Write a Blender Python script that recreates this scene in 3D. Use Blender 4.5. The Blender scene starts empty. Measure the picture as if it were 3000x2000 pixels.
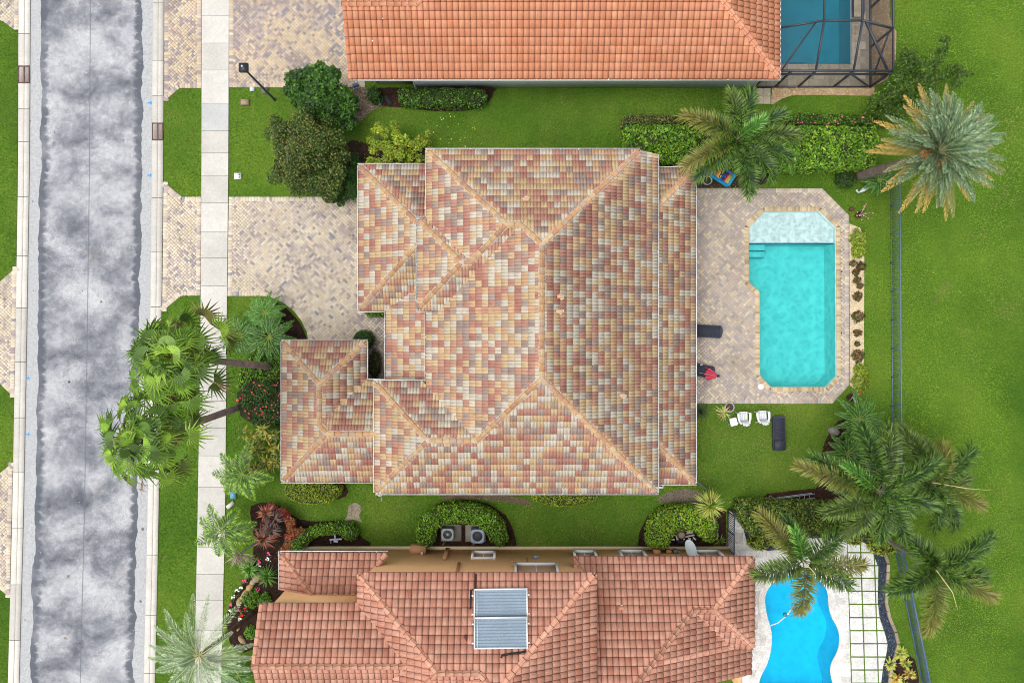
import bpy, math, random
import numpy as np
from mathutils import Vector, Matrix
from mathutils.geometry import tessellate_polygon
random.seed(11)
rng = np.random.default_rng(11)
sc = bpy.context.scene
C = sc.collection
R = math.radians
# ---------------------------------------------------------------- camera, sky, sun, exposure
cam = bpy.data.cameras.new('drone_camera')
cam.lens = 24; cam.sensor_width = 36; cam.clip_end = 2000; cam.clip_start = 0.5
camo = bpy.data.objects.new('drone_camera', cam); C.objects.link(camo)
camo.location = (0, 0, 40); camo.rotation_euler = (0, 0, 0)
sc.camera = camo
world = bpy.data.worlds.new("World"); sc.world = world; world.use_nodes = True
wn = world.node_tree.nodes; wl = world.node_tree.links
sky = wn.new('ShaderNodeTexSky'); sky.sky_type = 'NISHITA'; sky.sun_disc = False
SUN_EL, SUN_AZ = 70, 250
sky.sun_elevation = R(SUN_EL); sky.sun_rotation = R(SUN_AZ); sky.dust_density = 3.0; sky.air_density = 1.0
hs = wn.new('ShaderNodeHueSaturation'); hs.inputs['Saturation'].default_value = 0.10
wl.new(sky.outputs[0], hs.inputs['Color']); wl.new(hs.outputs[0], wn['Background'].inputs[0])
wn['Background'].inputs[1].default_value = 0.15
sun = bpy.data.lights.new('sun', 'SUN'); sun.energy = 0.85; sun.angle = R(50); sun.color = (1, .94, .86)
suno = bpy.data.objects.new('sun', sun); C.objects.link(suno)
sd = Vector((math.sin(R(SUN_AZ))*math.cos(R(SUN_EL)), math.cos(R(SUN_AZ))*math.cos(R(SUN_EL)), math.sin(R(SUN_EL))))
suno.rotation_euler = sd.to_track_quat('Z', 'Y').to_euler()
suno.location = sd*60
sc.view_settings.view_transform = 'Standard'; sc.view_settings.look = 'None'
sc.view_settings.exposure = 0.74; sc.view_settings.gamma = 1.0; sc.cycles.filter_width = 0.95; sc.view_settings.use_curve_mapping = False

# ---------------------------------------------------------------- helpers
H = 40.0
def W(px, py, z=0.0):
    k = (H-z)/H/50.0
    return Vector(((px-1500)*k, (1000-py)*k, z))
def W2(px, py, z=0.0):
    v = W(px, py, z); return (v.x, v.y)
def PL(pts, z=0.0): return [W2(x, y, z) for x, y in pts]
def lin(c): return c/12.92 if c <= .04045 else ((c+.055)/1.055)**2.4
def S(r, g, b, k=.74): return (lin(r/255)*k, lin(g/255)*k, lin(b/255)*k)

class MB:
    def __init__(s): s.v = []; s.ft = []; s.c = []; s.a = []; s.n = 0
    def arr(s, V, F, col, tuv=None):
        V = np.asarray(V, float).reshape(-1, 3); F = np.asarray(F, int)
        s.v.append(V); s.ft.append(F+s.n); s.n += len(V)
        col = np.asarray(col, float)
        if col.ndim == 1: col = np.tile(col[:3], (len(F), 1))
        s.c.append(col[:, :3])
        s.a.append(np.zeros((len(V), 3)) if tuv is None else np.asarray(tuv, float))
    def face(s, pts, col): s.arr(pts, [list(range(len(pts)))], col)
    def box(s, c, size, col, rz=0, M=None):
        x, y, z = (d/2 for d in size)
        V = np.array([(-x,-y,-z),(x,-y,-z),(x,y,-z),(-x,y,-z),(-x,-y,z),(x,-y,z),(x,y,z),(-x,y,z)])
        if M is not None: V = np.array([tuple(M @ Vector(p)) for p in V])
        elif rz:
            ca, sa = math.cos(rz), math.sin(rz)
            V = np.stack([V[:,0]*ca-V[:,1]*sa, V[:,0]*sa+V[:,1]*ca, V[:,2]], 1)
        s.arr(V+np.array(c, float), [(3,2,1,0),(4,5,6,7),(0,1,5,4),(1,2,6,5),(2,3,7,6),(3,0,4,7)], col)
    def prism(s, poly, z0, z1, col, bottom=False):
        n = len(poly); area = sum(poly[i][0]*poly[(i+1)%n][1]-poly[(i+1)%n][0]*poly[i][1] for i in range(n))
        if area < 0: poly = poly[::-1]
        V = [(x, y, z0) for x, y in poly]+[(x, y, z1) for x, y in poly]
        s.arr(V, [list(range(n, 2*n))], col)
        s.arr(V, [(i, (i+1)%n, n+(i+1)%n, n+i) for i in range(n)], col)
        if bottom: s.arr(V[:n], [list(range(n))[::-1]], col)
    def tube(s, pts, r, col, n=6, caps=True):
        pts = [Vector(p) for p in pts]; m = len(pts)
        rr = r if isinstance(r, (list, tuple)) else [r]*m
        V = []; prev = None
        for i, p in enumerate(pts):
            d = (pts[min(i+1, m-1)]-pts[max(i-1, 0)]).normalized()
            if prev is None:
                prev = d.orthogonal().normalized()
            x = (prev-d*prev.dot(d)).normalized(); prev = x; y = d.cross(x)
            for k in range(n):
                a = 2*math.pi*k/n; V.append(tuple(p+(x*math.cos(a)+y*math.sin(a))*rr[i]))
        F = [(i*n+k, i*n+(k+1)%n, (i+1)*n+(k+1)%n, (i+1)*n+k) for i in range(m-1) for k in range(n)]
        s.arr(V, F, col)
        if caps:
            s.arr(V[:n], [list(range(n))[::-1]], col); s.arr(V[-n:], [list(range(n))], col)
    def lathe(s, c, prof, col, n=16):
        V = []; c = Vector(c)
        for r, z in prof:
            for k in range(n):
                a = 2*math.pi*k/n; V.append((c.x+r*math.cos(a), c.y+r*math.sin(a), c.z+z))
        m = len(prof)
        s.arr(V, [(i*n+k, i*n+(k+1)%n, (i+1)*n+(k+1)%n, (i+1)*n+k) for i in range(m-1) for k in range(n)], col)
    def leaves(s, P, D, Sd, col, tipcol=None, droop=0.0):
        """rhombus leaves: base P, length vector D, half-width vector Sd; optional second colour for the outer half"""
        P = np.asarray(P); N = len(P); mid = P+D*.5
        tip = P+D; tip = tip.copy(); tip[:, 2] -= droop
        if tipcol is None:
            V = np.stack([P, mid+Sd, tip, mid-Sd], 1).reshape(-1, 3)
            s.arr(V, np.arange(N*4).reshape(N, 4), col)
        else:
            V = np.stack([P-Sd*.35, P+Sd*.35, mid+Sd, mid-Sd, tip], 1).reshape(-1, 3)
            b = np.arange(N)[:, None]*5
            s.arr(V, b+np.array([[0, 1, 2, 3]]), col)
            # outer halves share the same vertices
            s.ft.append((b+np.array([[3, 2, 4]]))+s.n-len(V)); s.c.append(np.asarray(tipcol, float)[:, :3] if np.ndim(tipcol) > 1 else np.tile(tipcol, (N, 1)))
    def build(s, name, mat, parent=None, loc=None, smooth=False, kind=None):
        V = np.concatenate(s.v); A = np.concatenate(s.a); col = np.concatenate(s.c)
        org = ORI[parent.name] if parent is not None else Vector(loc or (0, 0, 0))
        V = V-np.array(org)
        lt = np.concatenate([np.full(len(f), f.shape[1]) for f in s.ft])
        li = np.concatenate([f.ravel() for f in s.ft])
        me = bpy.data.meshes.new(name)
        me.vertices.add(len(V)); me.vertices.foreach_set('co', V.ravel().astype(np.float32))
        me.loops.add(len(li)); me.loops.foreach_set('vertex_index', li.astype(np.int32))
        me.polygons.add(len(lt)); ls = np.concatenate([[0], np.cumsum(lt)[:-1]])
        me.polygons.foreach_set('loop_start', ls.astype(np.int32)); me.polygons.foreach_set('loop_total', lt.astype(np.int32))
        if smooth: me.polygons.foreach_set('use_smooth', np.ones(len(lt), bool))
        me.update(calc_edges=True)
        at = me.attributes.new('col', 'FLOAT_COLOR', 'FACE')
        at.data.foreach_set('color', np.concatenate([col, np.ones((len(col), 1))], 1).ravel().astype(np.float32))
        if np.any(A):
            a2 = me.attributes.new('tuv', 'FLOAT_VECTOR', 'POINT'); a2.data.foreach_set('vector', A.ravel().astype(np.float32))
        me.materials.append(mat)
        o = bpy.data.objects.new(name, me); C.objects.link(o)
        if parent is not None: o.parent = parent
        else: o.location = org
        ORI[o.name] = org
        if kind: o['kind'] = kind
        return o
ORI = {}
def tag(o, label, cat, group=None):
    o['label'] = label; o['category'] = cat
    if group: o['group'] = group
    return o
def thing(name, label, cat, loc, group=None):
    o = bpy.data.objects.new(name, None); C.objects.link(o); o.location = loc; o.empty_display_size = .2
    ORI[o.name] = Vector(loc); return tag(o, label, cat, group)
def inst(me, name, parent, loc, rot):
    o = bpy.data.objects.new(name, me); o.parent = parent
    o.location = Vector(loc)-ORI[parent.name]; o.rotation_euler = rot
    C.objects.link(o); return o
def copy_tree(o, dv, label, rz=0.0):
    c = o.copy(); C.objects.link(c); c.location = o.location+Vector(dv); c.rotation_euler.z += rz; c['label'] = label; ORI[c.name] = c.location.copy()
    for ch in o.children:
        d = ch.copy(); C.objects.link(d); d.parent = c
        for g in ch.children:
            e = g.copy(); C.objects.link(e); e.parent = d
    return c

# ---- value noise for numpy colours
def vnoise(x, y, scale, seed=0):
    r = np.random.default_rng(seed+77); T = r.random((64, 64))
    u = np.asarray(x)*scale+1000; v = np.asarray(y)*scale+1000
    i = np.floor(u).astype(int); j = np.floor(v).astype(int); fu = u-i; fv = v-j
    fu = fu*fu*(3-2*fu); fv = fv*fv*(3-2*fv); g = lambda a, b: T[a % 64, b % 64]
    return (g(i, j)*(1-fu)+g(i+1, j)*fu)*(1-fv)+(g(i, j+1)*(1-fu)+g(i+1, j+1)*fu)*fv
def inside(P, poly):
    x, y = P[:, 0], P[:, 1]; r = np.zeros(len(P), bool); n = len(poly)
    for i in range(n):
        x0, y0 = poly[i]; x1, y1 = poly[(i+1) % n]
        if y0 == y1: continue
        r ^= ((y0 > y) != (y1 > y)) & (x < (x1-x0)*(y-y0)/(y1-y0)+x0)
    return r
def pdist(P, poly):
    d = np.full(len(P), 1e9); n = len(poly)
    for i in range(n):
        a = np.array(poly[i]); b = np.array(poly[(i+1) % n]); ab = b-a
        t = np.clip(((P-a) @ ab)/max(ab @ ab, 1e-9), 0, 1)
        d = np.minimum(d, np.hypot(*(P-a-t[:, None]*ab).T))
    return d
def clip_convex(sub, clip):
    """Sutherland-Hodgman; clip is CCW convex"""
    out = list(sub); n = len(clip)
    for i in range(n):
        ax, ay = clip[i]; bx, by = clip[(i+1) % n]; ex, ey = bx-ax, by-ay
        inp = out; out = []
        if not inp: return []
        px, py = inp[-1][0], inp[-1][1]; dp = ex*(py-ay)-ey*(px-ax)
        for q in inp:
            dq = ex*(q[1]-ay)-ey*(q[0]-ax)
            if (dq >= 0) != (dp >= 0):
                t = dp/(dp-dq); out.append((px+(q[0]-px)*t, py+(q[1]-py)*t))
            if dq >= 0: out.append((q[0], q[1]))
            px, py, dp = q[0], q[1], dq
    return out
def ccw(p):
    n = len(p); a = sum(p[i][0]*p[(i+1) % n][1]-p[(i+1) % n][0]*p[i][1] for i in range(n))
    return list(p) if a > 0 else list(p)[::-1]
def smooth_closed(pts, k=4):
    n = len(pts); out = []
    for i in range(n):
        p0, p1, p2, p3 = (np.array(pts[(i+d) % n], float) for d in (-1, 0, 1, 2))
        for j in range(k):
            t = j/k
            out.append(tuple(.5*((2*p1)+(-p0+p2)*t+(2*p0-5*p1+4*p2-p3)*t*t+(-p0+3*p1-3*p2+p3)*t**3)))
    return out

# ---------------------------------------------------------------- materials
def nodes(name):
    m = bpy.data.materials.new(name); m.use_nodes = True
    return m, m.node_tree.nodes, m.node_tree.links, m.node_tree.nodes['Principled BSDF']
def noise(N, L, vec, scale, detail=3, rough=.6, dist=0):
    t = N.new('ShaderNodeTexNoise'); t.inputs['Scale'].default_value = scale; t.inputs['Detail'].default_value = detail
    t.inputs['Roughness'].default_value = rough; t.inputs['Distortion'].default_value = dist
    if vec is not None: L.new(vec, t.inputs['Vector'])
    return t.outputs['Fac']
def ramp(N, L, fac, stops):
    r = N.new('ShaderNodeValToRGB'); L.new(fac, r.inputs[0]); e = r.color_ramp.elements
    while len(e) < len(stops): e.new(.5)
    for q, (p, c) in zip(e, stops):
        q.position = p; q.color = (c, c, c, 1) if isinstance(c, (int, float)) else (*c, 1)
    return r.outputs[0]
def mix(N, L, a, b, fac, mode='MIX'):
    m = N.new('ShaderNodeMix'); m.data_type = 'RGBA'; m.blend_type = mode
    for sock, v in ((m.inputs[0], fac), (m.inputs[6], a), (m.inputs[7], b)):
        if isinstance(v, (int, float)): sock.default_value = v
        elif isinstance(v, tuple): sock.default_value = (*v[:3], 1)
        else: L.new(v, sock)
    return m.outputs[2]
def math_(N, L, op, *args):
    m = N.new('ShaderNodeMath'); m.operation = op
    for i, v in enumerate(args):
        if isinstance(v, (int, float)): m.inputs[i].default_value = v
        else: L.new(v, m.inputs[i])
    return m.outputs[0]
def bump(N, L, p, h, strength, dist=.02):
    b = N.new('ShaderNodeBump'); b.inputs['Strength'].default_value = strength; b.inputs['Distance'].default_value = dist
    L.new(h, b.inputs['Height']); L.new(b.outputs[0], p.inputs['Normal'])
def mat(name, rough=.8, n1=(2.0, .18), n2=(25., .2), bmp=.3, bscale=60, spec=.25, metal=0., transl=0., stain=None, gain=1.):
    m, N, L, p = nodes(name)
    g = N.new('ShaderNodeNewGeometry').outputs['Position']
    at = N.new('ShaderNodeAttribute'); at.attribute_name = 'col'; c = at.outputs['Color']
    for sc_, am in (n1, n2):
        if am: c = mix(N, L, c, ramp(N, L, noise(N, L, g, sc_), [(.25, 1-am*1.2), (.75, 1+am*.8)]), 1.0, 'MULTIPLY')
    if gain != 1.: c = mix(N, L, c, (gain, gain, gain), 1.0, 'MULTIPLY')
    if stain:
        ssc, scol, lo, hi, amt = stain
        c = mix(N, L, c, scol, math_(N, L, 'MULTIPLY', ramp(N, L, noise(N, L, g, ssc, 5, .65, .6), [(lo, 0.), (hi, 1.)]), amt))
    L.new(c, p.inputs['Base Color']); p.inputs['Roughness'].default_value = rough
    p.inputs['Specular IOR Level'].default_value = spec; p.inputs['Metallic'].default_value = metal
    if bmp: bump(N, L, p, noise(N, L, g, bscale, 2), bmp, .01)
    if transl:
        t = N.new('ShaderNodeBsdfTranslucent'); L.new(c, t.inputs[0]); mx = N.new('ShaderNodeMixShader'); mx.inputs[0].default_value = transl
        L.new(p.outputs[0], mx.inputs[1]); L.new(t.outputs[0], mx.inputs[2]); L.new(mx.outputs[0], N['Material Output'].inputs[0])
    return m
M_concrete = mat('pale_concrete', .85, (.7, .10), (9., .10), .25, 90, stain=(.9, (.33, .30, .25), .56, .78, .35))
M_kerb = mat('kerb_concrete', .85, (1.2, .10), (14., .12), .25, 90)
M_paver = mat('concrete_paver', .85, (.35, .12), (30., .14), .4, 120, stain=(.5, (.13, .105, .10), .54, .74, .55))
M_sand = mat('joint_sand', .95, (3., .2), (30., .2))
M_leaf = mat('leaf', .5, (1.2, .22), (8., .22), 0, spec=.35, transl=.28, gain=1.6)
M_palm = mat('palm_leaf', .45, (1.2, .16), (8., .18), 0, spec=.4, transl=.22, gain=1.35)
M_bark = mat('bark', .95, (4., .25), (25., .3), .8, 30)
M_grass = mat('grass_blade', .6, (.12, .16), (1.2, .2), 0, spec=.2, transl=.28, gain=1.6)
M_mulch = mat('mulch', .95, (1.5, .3), (25., .35), .9, 35, spec=.1)
M_gravel = mat('gravel', .85, (2., .15), (40., .3), .6, 50)
M_paint = mat('painted_metal', .4, (3., .06), (40., .06), 0, spec=.5)
M_white = mat('white_plastic', .45, (2., .04), (20., .06), 0, spec=.4)
M_gutter = mat('white_aluminium', .4, (1.5, .08), (14., .12), 0, spec=.5)
M_stucco = mat('stucco', .9, (.8, .08), (12., .07), .4, 80, stain=(1.2, (.10, .07, .05), .6, .85, .25))
M_mortar = mat('mortar', .95, (3., .12), (40., .25), .7, 60)
M_stone = mat('stone', .85, (2., .2), (14., .25), .6, 25)
M_rust = mat('rusty_iron', .8, (5., .25), (40., .3), .5, 70, metal=.2)
M_fabric = mat('fabric', .9, (2., .08), (60., .12), .3, 200)
M_dark = mat('dark_resin', .55, (3., .1), (60., .1), .15, 150)
M_alu = mat('aluminium', .35, (4., .1), (30., .1), 0, metal=.75)
M_clay = mat('glazed_clay', .5, (4., .2), (30., .2), .2, 60)
M_wood = mat('stained_wood', .7, (4., .2), (50., .25), .3, 80)
M_soil = mat('dry_soil', .95, (.8, .25), (9., .3), .8, 30, stain=(.7, (.045, .03, .022), .5, .7, .6))

def tile_mat(name, streak, scol, amt, blotch=None, du=.31, per=1, edge=.5, valley=.5, ecol=(.16, .06, .04)):
    m, N, L, p = nodes(name)
    at = N.new('ShaderNodeAttribute'); at.attribute_name = 'col'; c = at.outputs['Color']
    tv = N.new('ShaderNodeAttribute'); tv.attribute_name = 'tuv'
    g = N.new('ShaderNodeNewGeometry').outputs['Position']
    oi = N.new('ShaderNodeObjectInfo')
    mp = N.new('ShaderNodeMapping'); mp.inputs['Scale'].default_value = (streak, 2.2, 37.)
    add = N.new('ShaderNodeVectorMath'); add.operation = 'ADD'; L.new(tv.outputs['Vector'], add.inputs[0])
    cmb = N.new('ShaderNodeCombineXYZ'); L.new(oi.outputs['Random'], cmb.inputs[2]); L.new(cmb.outputs[0], add.inputs[1])
    L.new(add.outputs[0], mp.inputs['Vector'])
    st = noise(N, L, mp.outputs[0], 1.0, 4, .7)
    c = mix(N, L, c, ramp(N, L, st, [(.3, .72), (.5, 1.), (.72, 1.14)]), 1.0, 'MULTIPLY')
    c = mix(N, L, c, scol, math_(N, L, 'MULTIPLY', ramp(N, L, st, [(.28, 1.), (.44, 0.)]), amt))
    c = mix(N, L, c, ramp(N, L, noise(N, L, g, .45, 4), [(.3, .9), (.7, 1.08)]), 1.0, 'MULTIPLY')
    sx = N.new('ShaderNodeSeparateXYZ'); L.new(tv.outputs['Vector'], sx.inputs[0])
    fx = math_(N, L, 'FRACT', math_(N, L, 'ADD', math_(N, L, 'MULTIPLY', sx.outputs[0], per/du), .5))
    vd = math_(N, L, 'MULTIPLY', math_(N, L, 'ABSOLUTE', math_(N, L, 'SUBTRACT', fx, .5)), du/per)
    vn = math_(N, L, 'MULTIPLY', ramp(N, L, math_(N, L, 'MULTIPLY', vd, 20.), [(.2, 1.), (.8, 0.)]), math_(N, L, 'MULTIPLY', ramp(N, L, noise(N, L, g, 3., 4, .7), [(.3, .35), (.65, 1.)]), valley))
    c = mix(N, L, c, ecol, vn)  # valley dirt, with the shade between barrels painted in too
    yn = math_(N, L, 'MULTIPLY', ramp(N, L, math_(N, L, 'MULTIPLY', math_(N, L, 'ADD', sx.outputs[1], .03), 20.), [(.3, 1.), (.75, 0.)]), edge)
    c = mix(N, L, c, ecol, yn)  # shadow line at each tile butt painted into the colour, with some grime
    if blotch:
        c = mix(N, L, c, blotch[0], math_(N, L, 'MULTIPLY', ramp(N, L, noise(N, L, g, blotch[1], 6, .7, .5), [(.56, 0.), (.72, 1.)]), blotch[2]))
    L.new(c, p.inputs['Base Color']); p.inputs['Roughness'].default_value = .82; p.inputs['Specular IOR Level'].default_value = .2
    bump(N, L, p, st, .35, .01)
    return m
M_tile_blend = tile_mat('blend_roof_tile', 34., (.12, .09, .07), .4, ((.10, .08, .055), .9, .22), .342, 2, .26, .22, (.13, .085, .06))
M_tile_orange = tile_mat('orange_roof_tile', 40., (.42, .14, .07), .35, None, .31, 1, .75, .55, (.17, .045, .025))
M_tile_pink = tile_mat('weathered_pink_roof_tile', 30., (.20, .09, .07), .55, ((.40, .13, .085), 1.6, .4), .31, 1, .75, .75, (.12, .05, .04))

def lawn_material():
    m, N, L, p = nodes('lawn'); g = N.new('ShaderNodeNewGeometry').outputs['Position']
    a = ramp(N, L, noise(N, L, g, .16, 5, .6), [(.3, (.048, .115, .010)), (.5, (.080, .162, .015)), (.7, (.13, .21, .022))])
    b = ramp(N, L, noise(N, L, g, 9., 4, .7), [(.3, .55), (.7, 1.3)])
    c = mix(N, L, a, b, 1.0, 'MULTIPLY')
    c = mix(N, L, c, (.16, .15, .06), math_(N, L, 'MULTIPLY', ramp(N, L, noise(N, L, g, .5, 6, .7, .5), [(.6, 0.), (.78, 1.)]), .5))
    L.new(c, p.inputs['Base Color']); p.inputs['Roughness'].default_value = .9; p.inputs['Specular IOR Level'].default_value = .1
    bump(N, L, p, noise(N, L, g, 40., 3), .6, .03); return m
M_lawn = lawn_material()

def road_material():
    m, N, L, p = nodes('asphalt')
    uv = N.new('ShaderNodeAttribute'); uv.attribute_name = 'tuv'
    sp = N.new('ShaderNodeSeparateXYZ'); L.new(uv.outputs['Vector'], sp.inputs[0]); X, V = sp.outputs[0], sp.outputs[1]
    g = uv.outputs['Vector']
    mp = N.new('ShaderNodeMapping'); mp.inputs['Scale'].default_value = (.42, .50, 1); L.new(g, mp.inputs['Vector'])
    big = noise(N, L, mp.outputs[0], 1.0, 7, .62, .25)
    c = ramp(N, L, big, [(.30, (.10, .107, .128)), (.44, (.22, .23, .258)), (.55, (.36, .368, .395)), (.72, (.49, .498, .52))])
    grain = noise(N, L, g, 26., 3, .75)
    c = mix(N, L, c, ramp(N, L, grain, [(.3, .66), (.7, 1.28)]), 1.0, 'MULTIPLY')
    c = mix(N, L, c, ramp(N, L, noise(N, L, g, 4., 6, .75), [(.3, .76), (.7, 1.18)]), 1.0, 'MULTIPLY')
    c = mix(N, L, c, (.30, .26, .19), math_(N, L, 'MULTIPLY', ramp(N, L, noise(N, L, g, .5, 4, .6), [(.63, 0.), (.8, 1.)]), .45))
    def edge(xm, seed, base, c):
        wob = math_(N, L, 'MULTIPLY', math_(N, L, 'SUBTRACT', noise(N, L, g, .45+seed*.07, 3), .5), .7)
        b = math_(N, L, 'ADD', wob, base)
        d = math_(N, L, 'SUBTRACT', xm, b)
        fr = math_(N, L, 'FRACT', math_(N, L, 'ADD', math_(N, L, 'MULTIPLY', V, 1.85), math_(N, L, 'MULTIPLY', noise(N, L, g, 1.3, 2), 1.2)))
        arc = math_(N, L, 'SQRT', math_(N, L, 'SUBTRACT', 1.0, math_(N, L, 'POWER', math_(N, L, 'SUBTRACT', math_(N, L, 'MULTIPLY', fr, 2.), 1.), 2.)))
        wid = math_(N, L, 'ADD', math_(N, L, 'MULTIPLY', arc, .26), math_(N, L, 'MULTIPLY', noise(N, L, g, 2.6, 6, .8), .62))
        inn = math_(N, L, 'SMOOTHSTEP' if False else 'SUBTRACT', wid, d)
        outer = ramp(N, L, math_(N, L, 'MULTIPLY', d, 6.), [(0., 0.), (.12, 1.)])
        inner = ramp(N, L, math_(N, L, 'MULTIPLY', inn, 4.), [(0., 0.), (.95, 1.)])
        c = mix(N, L, c, mix(N, L, (.30, .31, .325), (.46, .47, .48), ramp(N, L, noise(N, L, g, 9., 5, .8), [(.35, 0.), (.65, 1.)])), math_(N, L, 'SUBTRACT', 1.0, outer))
        return mix(N, L, c, (.085, .095, .118), math_(N, L, 'MULTIPLY', math_(N, L, 'MULTIPLY', outer, inner), math_(N, L, 'MULTIPLY', ramp(N, L, noise(N, L, g, .5, 3), [(.32, .5), (.55, 1.)]), .92)))
    c = edge(X, 0, .62, c)
    wsock = sp.outputs[2]
    c = edge(math_(N, L, 'SUBTRACT', wsock, X), 3, .62, c)
    vo = N.new('ShaderNodeTexVoronoi'); vo.inputs['Scale'].default_value = .9; L.new(g, vo.inputs['Vector'])
    c = mix(N, L, c, (.05, .052, .06), math_(N, L, 'MULTIPLY', ramp(N, L, vo.outputs['Distance'], [(.03, 1.), (.075, 0.)]), ramp(N, L, noise(N, L, g, .6, 2), [(.5, 0.), (.56, .75)])))
    vp = N.new('ShaderNodeTexVoronoi'); vp.inputs['Scale'].default_value = 2.6; L.new(g, vp.inputs['Vector'])
    c = mix(N, L, c, (.62, .62, .62), math_(N, L, 'MULTIPLY', ramp(N, L, vp.outputs['Distance'], [(.05, 1.), (.11, 0.)]), ramp(N, L, noise(N, L, g, 1.1, 2), [(.52, 0.), (.6, .6)])))
    seam = math_(N, L, 'ABSOLUTE', math_(N, L, 'SUBTRACT', math_(N, L, 'DIVIDE', X, wsock), .488))
    c = mix(N, L, c, (.12, .13, .16), ramp(N, L, math_(N, L, 'MULTIPLY', seam, 100.), [(.25, .7), (.55, 0.)]))
    c = mix(N, L, c, ramp(N, L, grain, [(.3, .86), (.7, 1.1)]), 1.0, 'MULTIPLY')
    L.new(c, p.inputs['Base Color']); p.inputs['Roughness'].default_value = .9; p.inputs['Specular IOR Level'].default_value = .2
    bump(N, L, p, grain, .35, .01); return m
M_road = road_material()

def water_material(name, tint, rip=3.0, bs=.25):
    m, N, L, p = nodes(name); N.remove(p); g = N.new('ShaderNodeNewGeometry').outputs['Position']
    b = N.new('ShaderNodeBump'); b.inputs['Strength'].default_value = bs; b.inputs['Distance'].default_value = .05
    L.new(noise(N, L, g, rip, 4, .6, .8), b.inputs['Height'])
    gl = N.new('ShaderNodeBsdfGlossy'); gl.inputs['Roughness'].default_value = .04; L.new(b.outputs[0], gl.inputs['Normal'])
    tr = N.new('ShaderNodeBsdfTransparent'); tr.inputs[0].default_value = (*tint, 1)
    fr = N.new('ShaderNodeFresnel'); fr.inputs[0].default_value = 1.33; L.new(b.outputs[0], fr.inputs['Normal'])
    mx = N.new('ShaderNodeMixShader'); L.new(fr.outputs[0], mx.inputs[0]); L.new(tr.outputs[0], mx.inputs[1]); L.new(gl.outputs[0], mx.inputs[2])
    L.new(mx.outputs[0], N['Material Output'].inputs[0]); return m
def caustic_basin_material(name, c0, c1, sc_=1.1):  # cell pattern paints caustic light into the plaster colour
    m, N, L, p = nodes(name); g = N.new('ShaderNodeNewGeometry').outputs['Position']
    v = N.new('ShaderNodeTexVoronoi'); v.feature = 'SMOOTH_F1'; v.inputs['Scale'].default_value = sc_*1.6
    ds = N.new('ShaderNodeVectorMath'); ds.operation = 'ADD'; L.new(g, ds.inputs[0])
    nt = N.new('ShaderNodeTexNoise'); nt.inputs['Scale'].default_value = 1.4; L.new(g, nt.inputs['Vector']); L.new(nt.outputs['Color'], ds.inputs[1]); L.new(ds.outputs[0], v.inputs['Vector'])
    f = math_(N, L, 'ADD', math_(N, L, 'MULTIPLY', v.outputs['Distance'], .75), math_(N, L, 'MULTIPLY', noise(N, L, g, 5., 4, .7), .55))
    L.new(ramp(N, L, f, [(.35, c0), (.8, c1)]), p.inputs['Base Color']); p.inputs['Roughness'].default_value = .7; return m
def screen_material():
    m, N, L, p = nodes('insect_screen'); p.inputs['Base Color'].default_value = (.018, .020, .024, 1); p.inputs['Roughness'].default_value = .6
    tr = N.new('ShaderNodeBsdfTransparent'); mx = N.new('ShaderNodeMixShader'); mx.inputs[0].default_value = .30
    L.new(tr.outputs[0], mx.inputs[1]); L.new(p.outputs[0], mx.inputs[2]); L.new(mx.outputs[0], N['Material Output'].inputs[0]); return m
M_screen = screen_material()
def glass_material():
    m, N, L, p = nodes('window_glass'); p.inputs['Base Color'].default_value = (.03, .04, .05, 1); p.inputs['Roughness'].default_value = .06; return m
M_glass = glass_material()
# ================================================================= SETTING
G = S(80, 130, 30)
def lerp(tab, y):
    ys = [t[0] for t in tab]
    if y <= ys[0]: a, b = tab[0], tab[1]
    elif y >= ys[-1]: a, b = tab[-2], tab[-1]
    else:
        i = max(k for k in range(len(ys)-1) if ys[k] <= y); a, b = tab[i], tab[i+1]
    return a[1]+(b[1]-a[1])*(y-a[0])/(b[0]-a[0])
KL0 = [(0, 56), (500, 55), (1000, 47), (1500, 38), (2000, 25)]
KL1 = [(0, 90), (500, 87), (1000, 79), (1500, 70), (2000, 57)]
KR0 = [(0, 449), (500, 446), (1000, 441), (1500, 434), (2000, 422)]
KR1 = [(0, 481), (500, 479), (1000, 473), (1500, 466), (2000, 455)]
SW0 = [(0, 592), (500, 591), (1000, 588), (1500, 580), (2000, 570)]
SW1 = [(0, 672), (500, 670), (1000, 665), (1500, 661), (2000, 649)]

# pools (water outlines, photo measure on the ground plane)
POOL = [(2240,619),(2400,619),(2448,667),(2450,1101),(2419,1133),(2258,1133),(2226,1099),(2225,855),(2194,826),(2194,667)]
POOL_W = ccw(PL(POOL))
LAGOON = smooth_closed([(2300,1686),(2340,1673),(2377,1683),(2406,1704),(2424,1730),(2428,1771),(2436,1803),(2454,1838),(2460,1870),(2454,1905),(2438,1937),(2433,1962),(2437,1988),(2447,2030),(2440,2080),(2400,2110),(2270,2110),(2228,2080),(2219,2020),(2227,1979),(2243,1948),(2255,1908),(2259,1868),(2255,1836),(2245,1801),(2239,1752),(2250,1720),(2269,1701)], 3)
LAGOON_W = ccw(PL(LAGOON))
LAP_W = ccw(PL([(2262,-150),(2493,-150),(2493,188),(2262,188)]))

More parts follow.
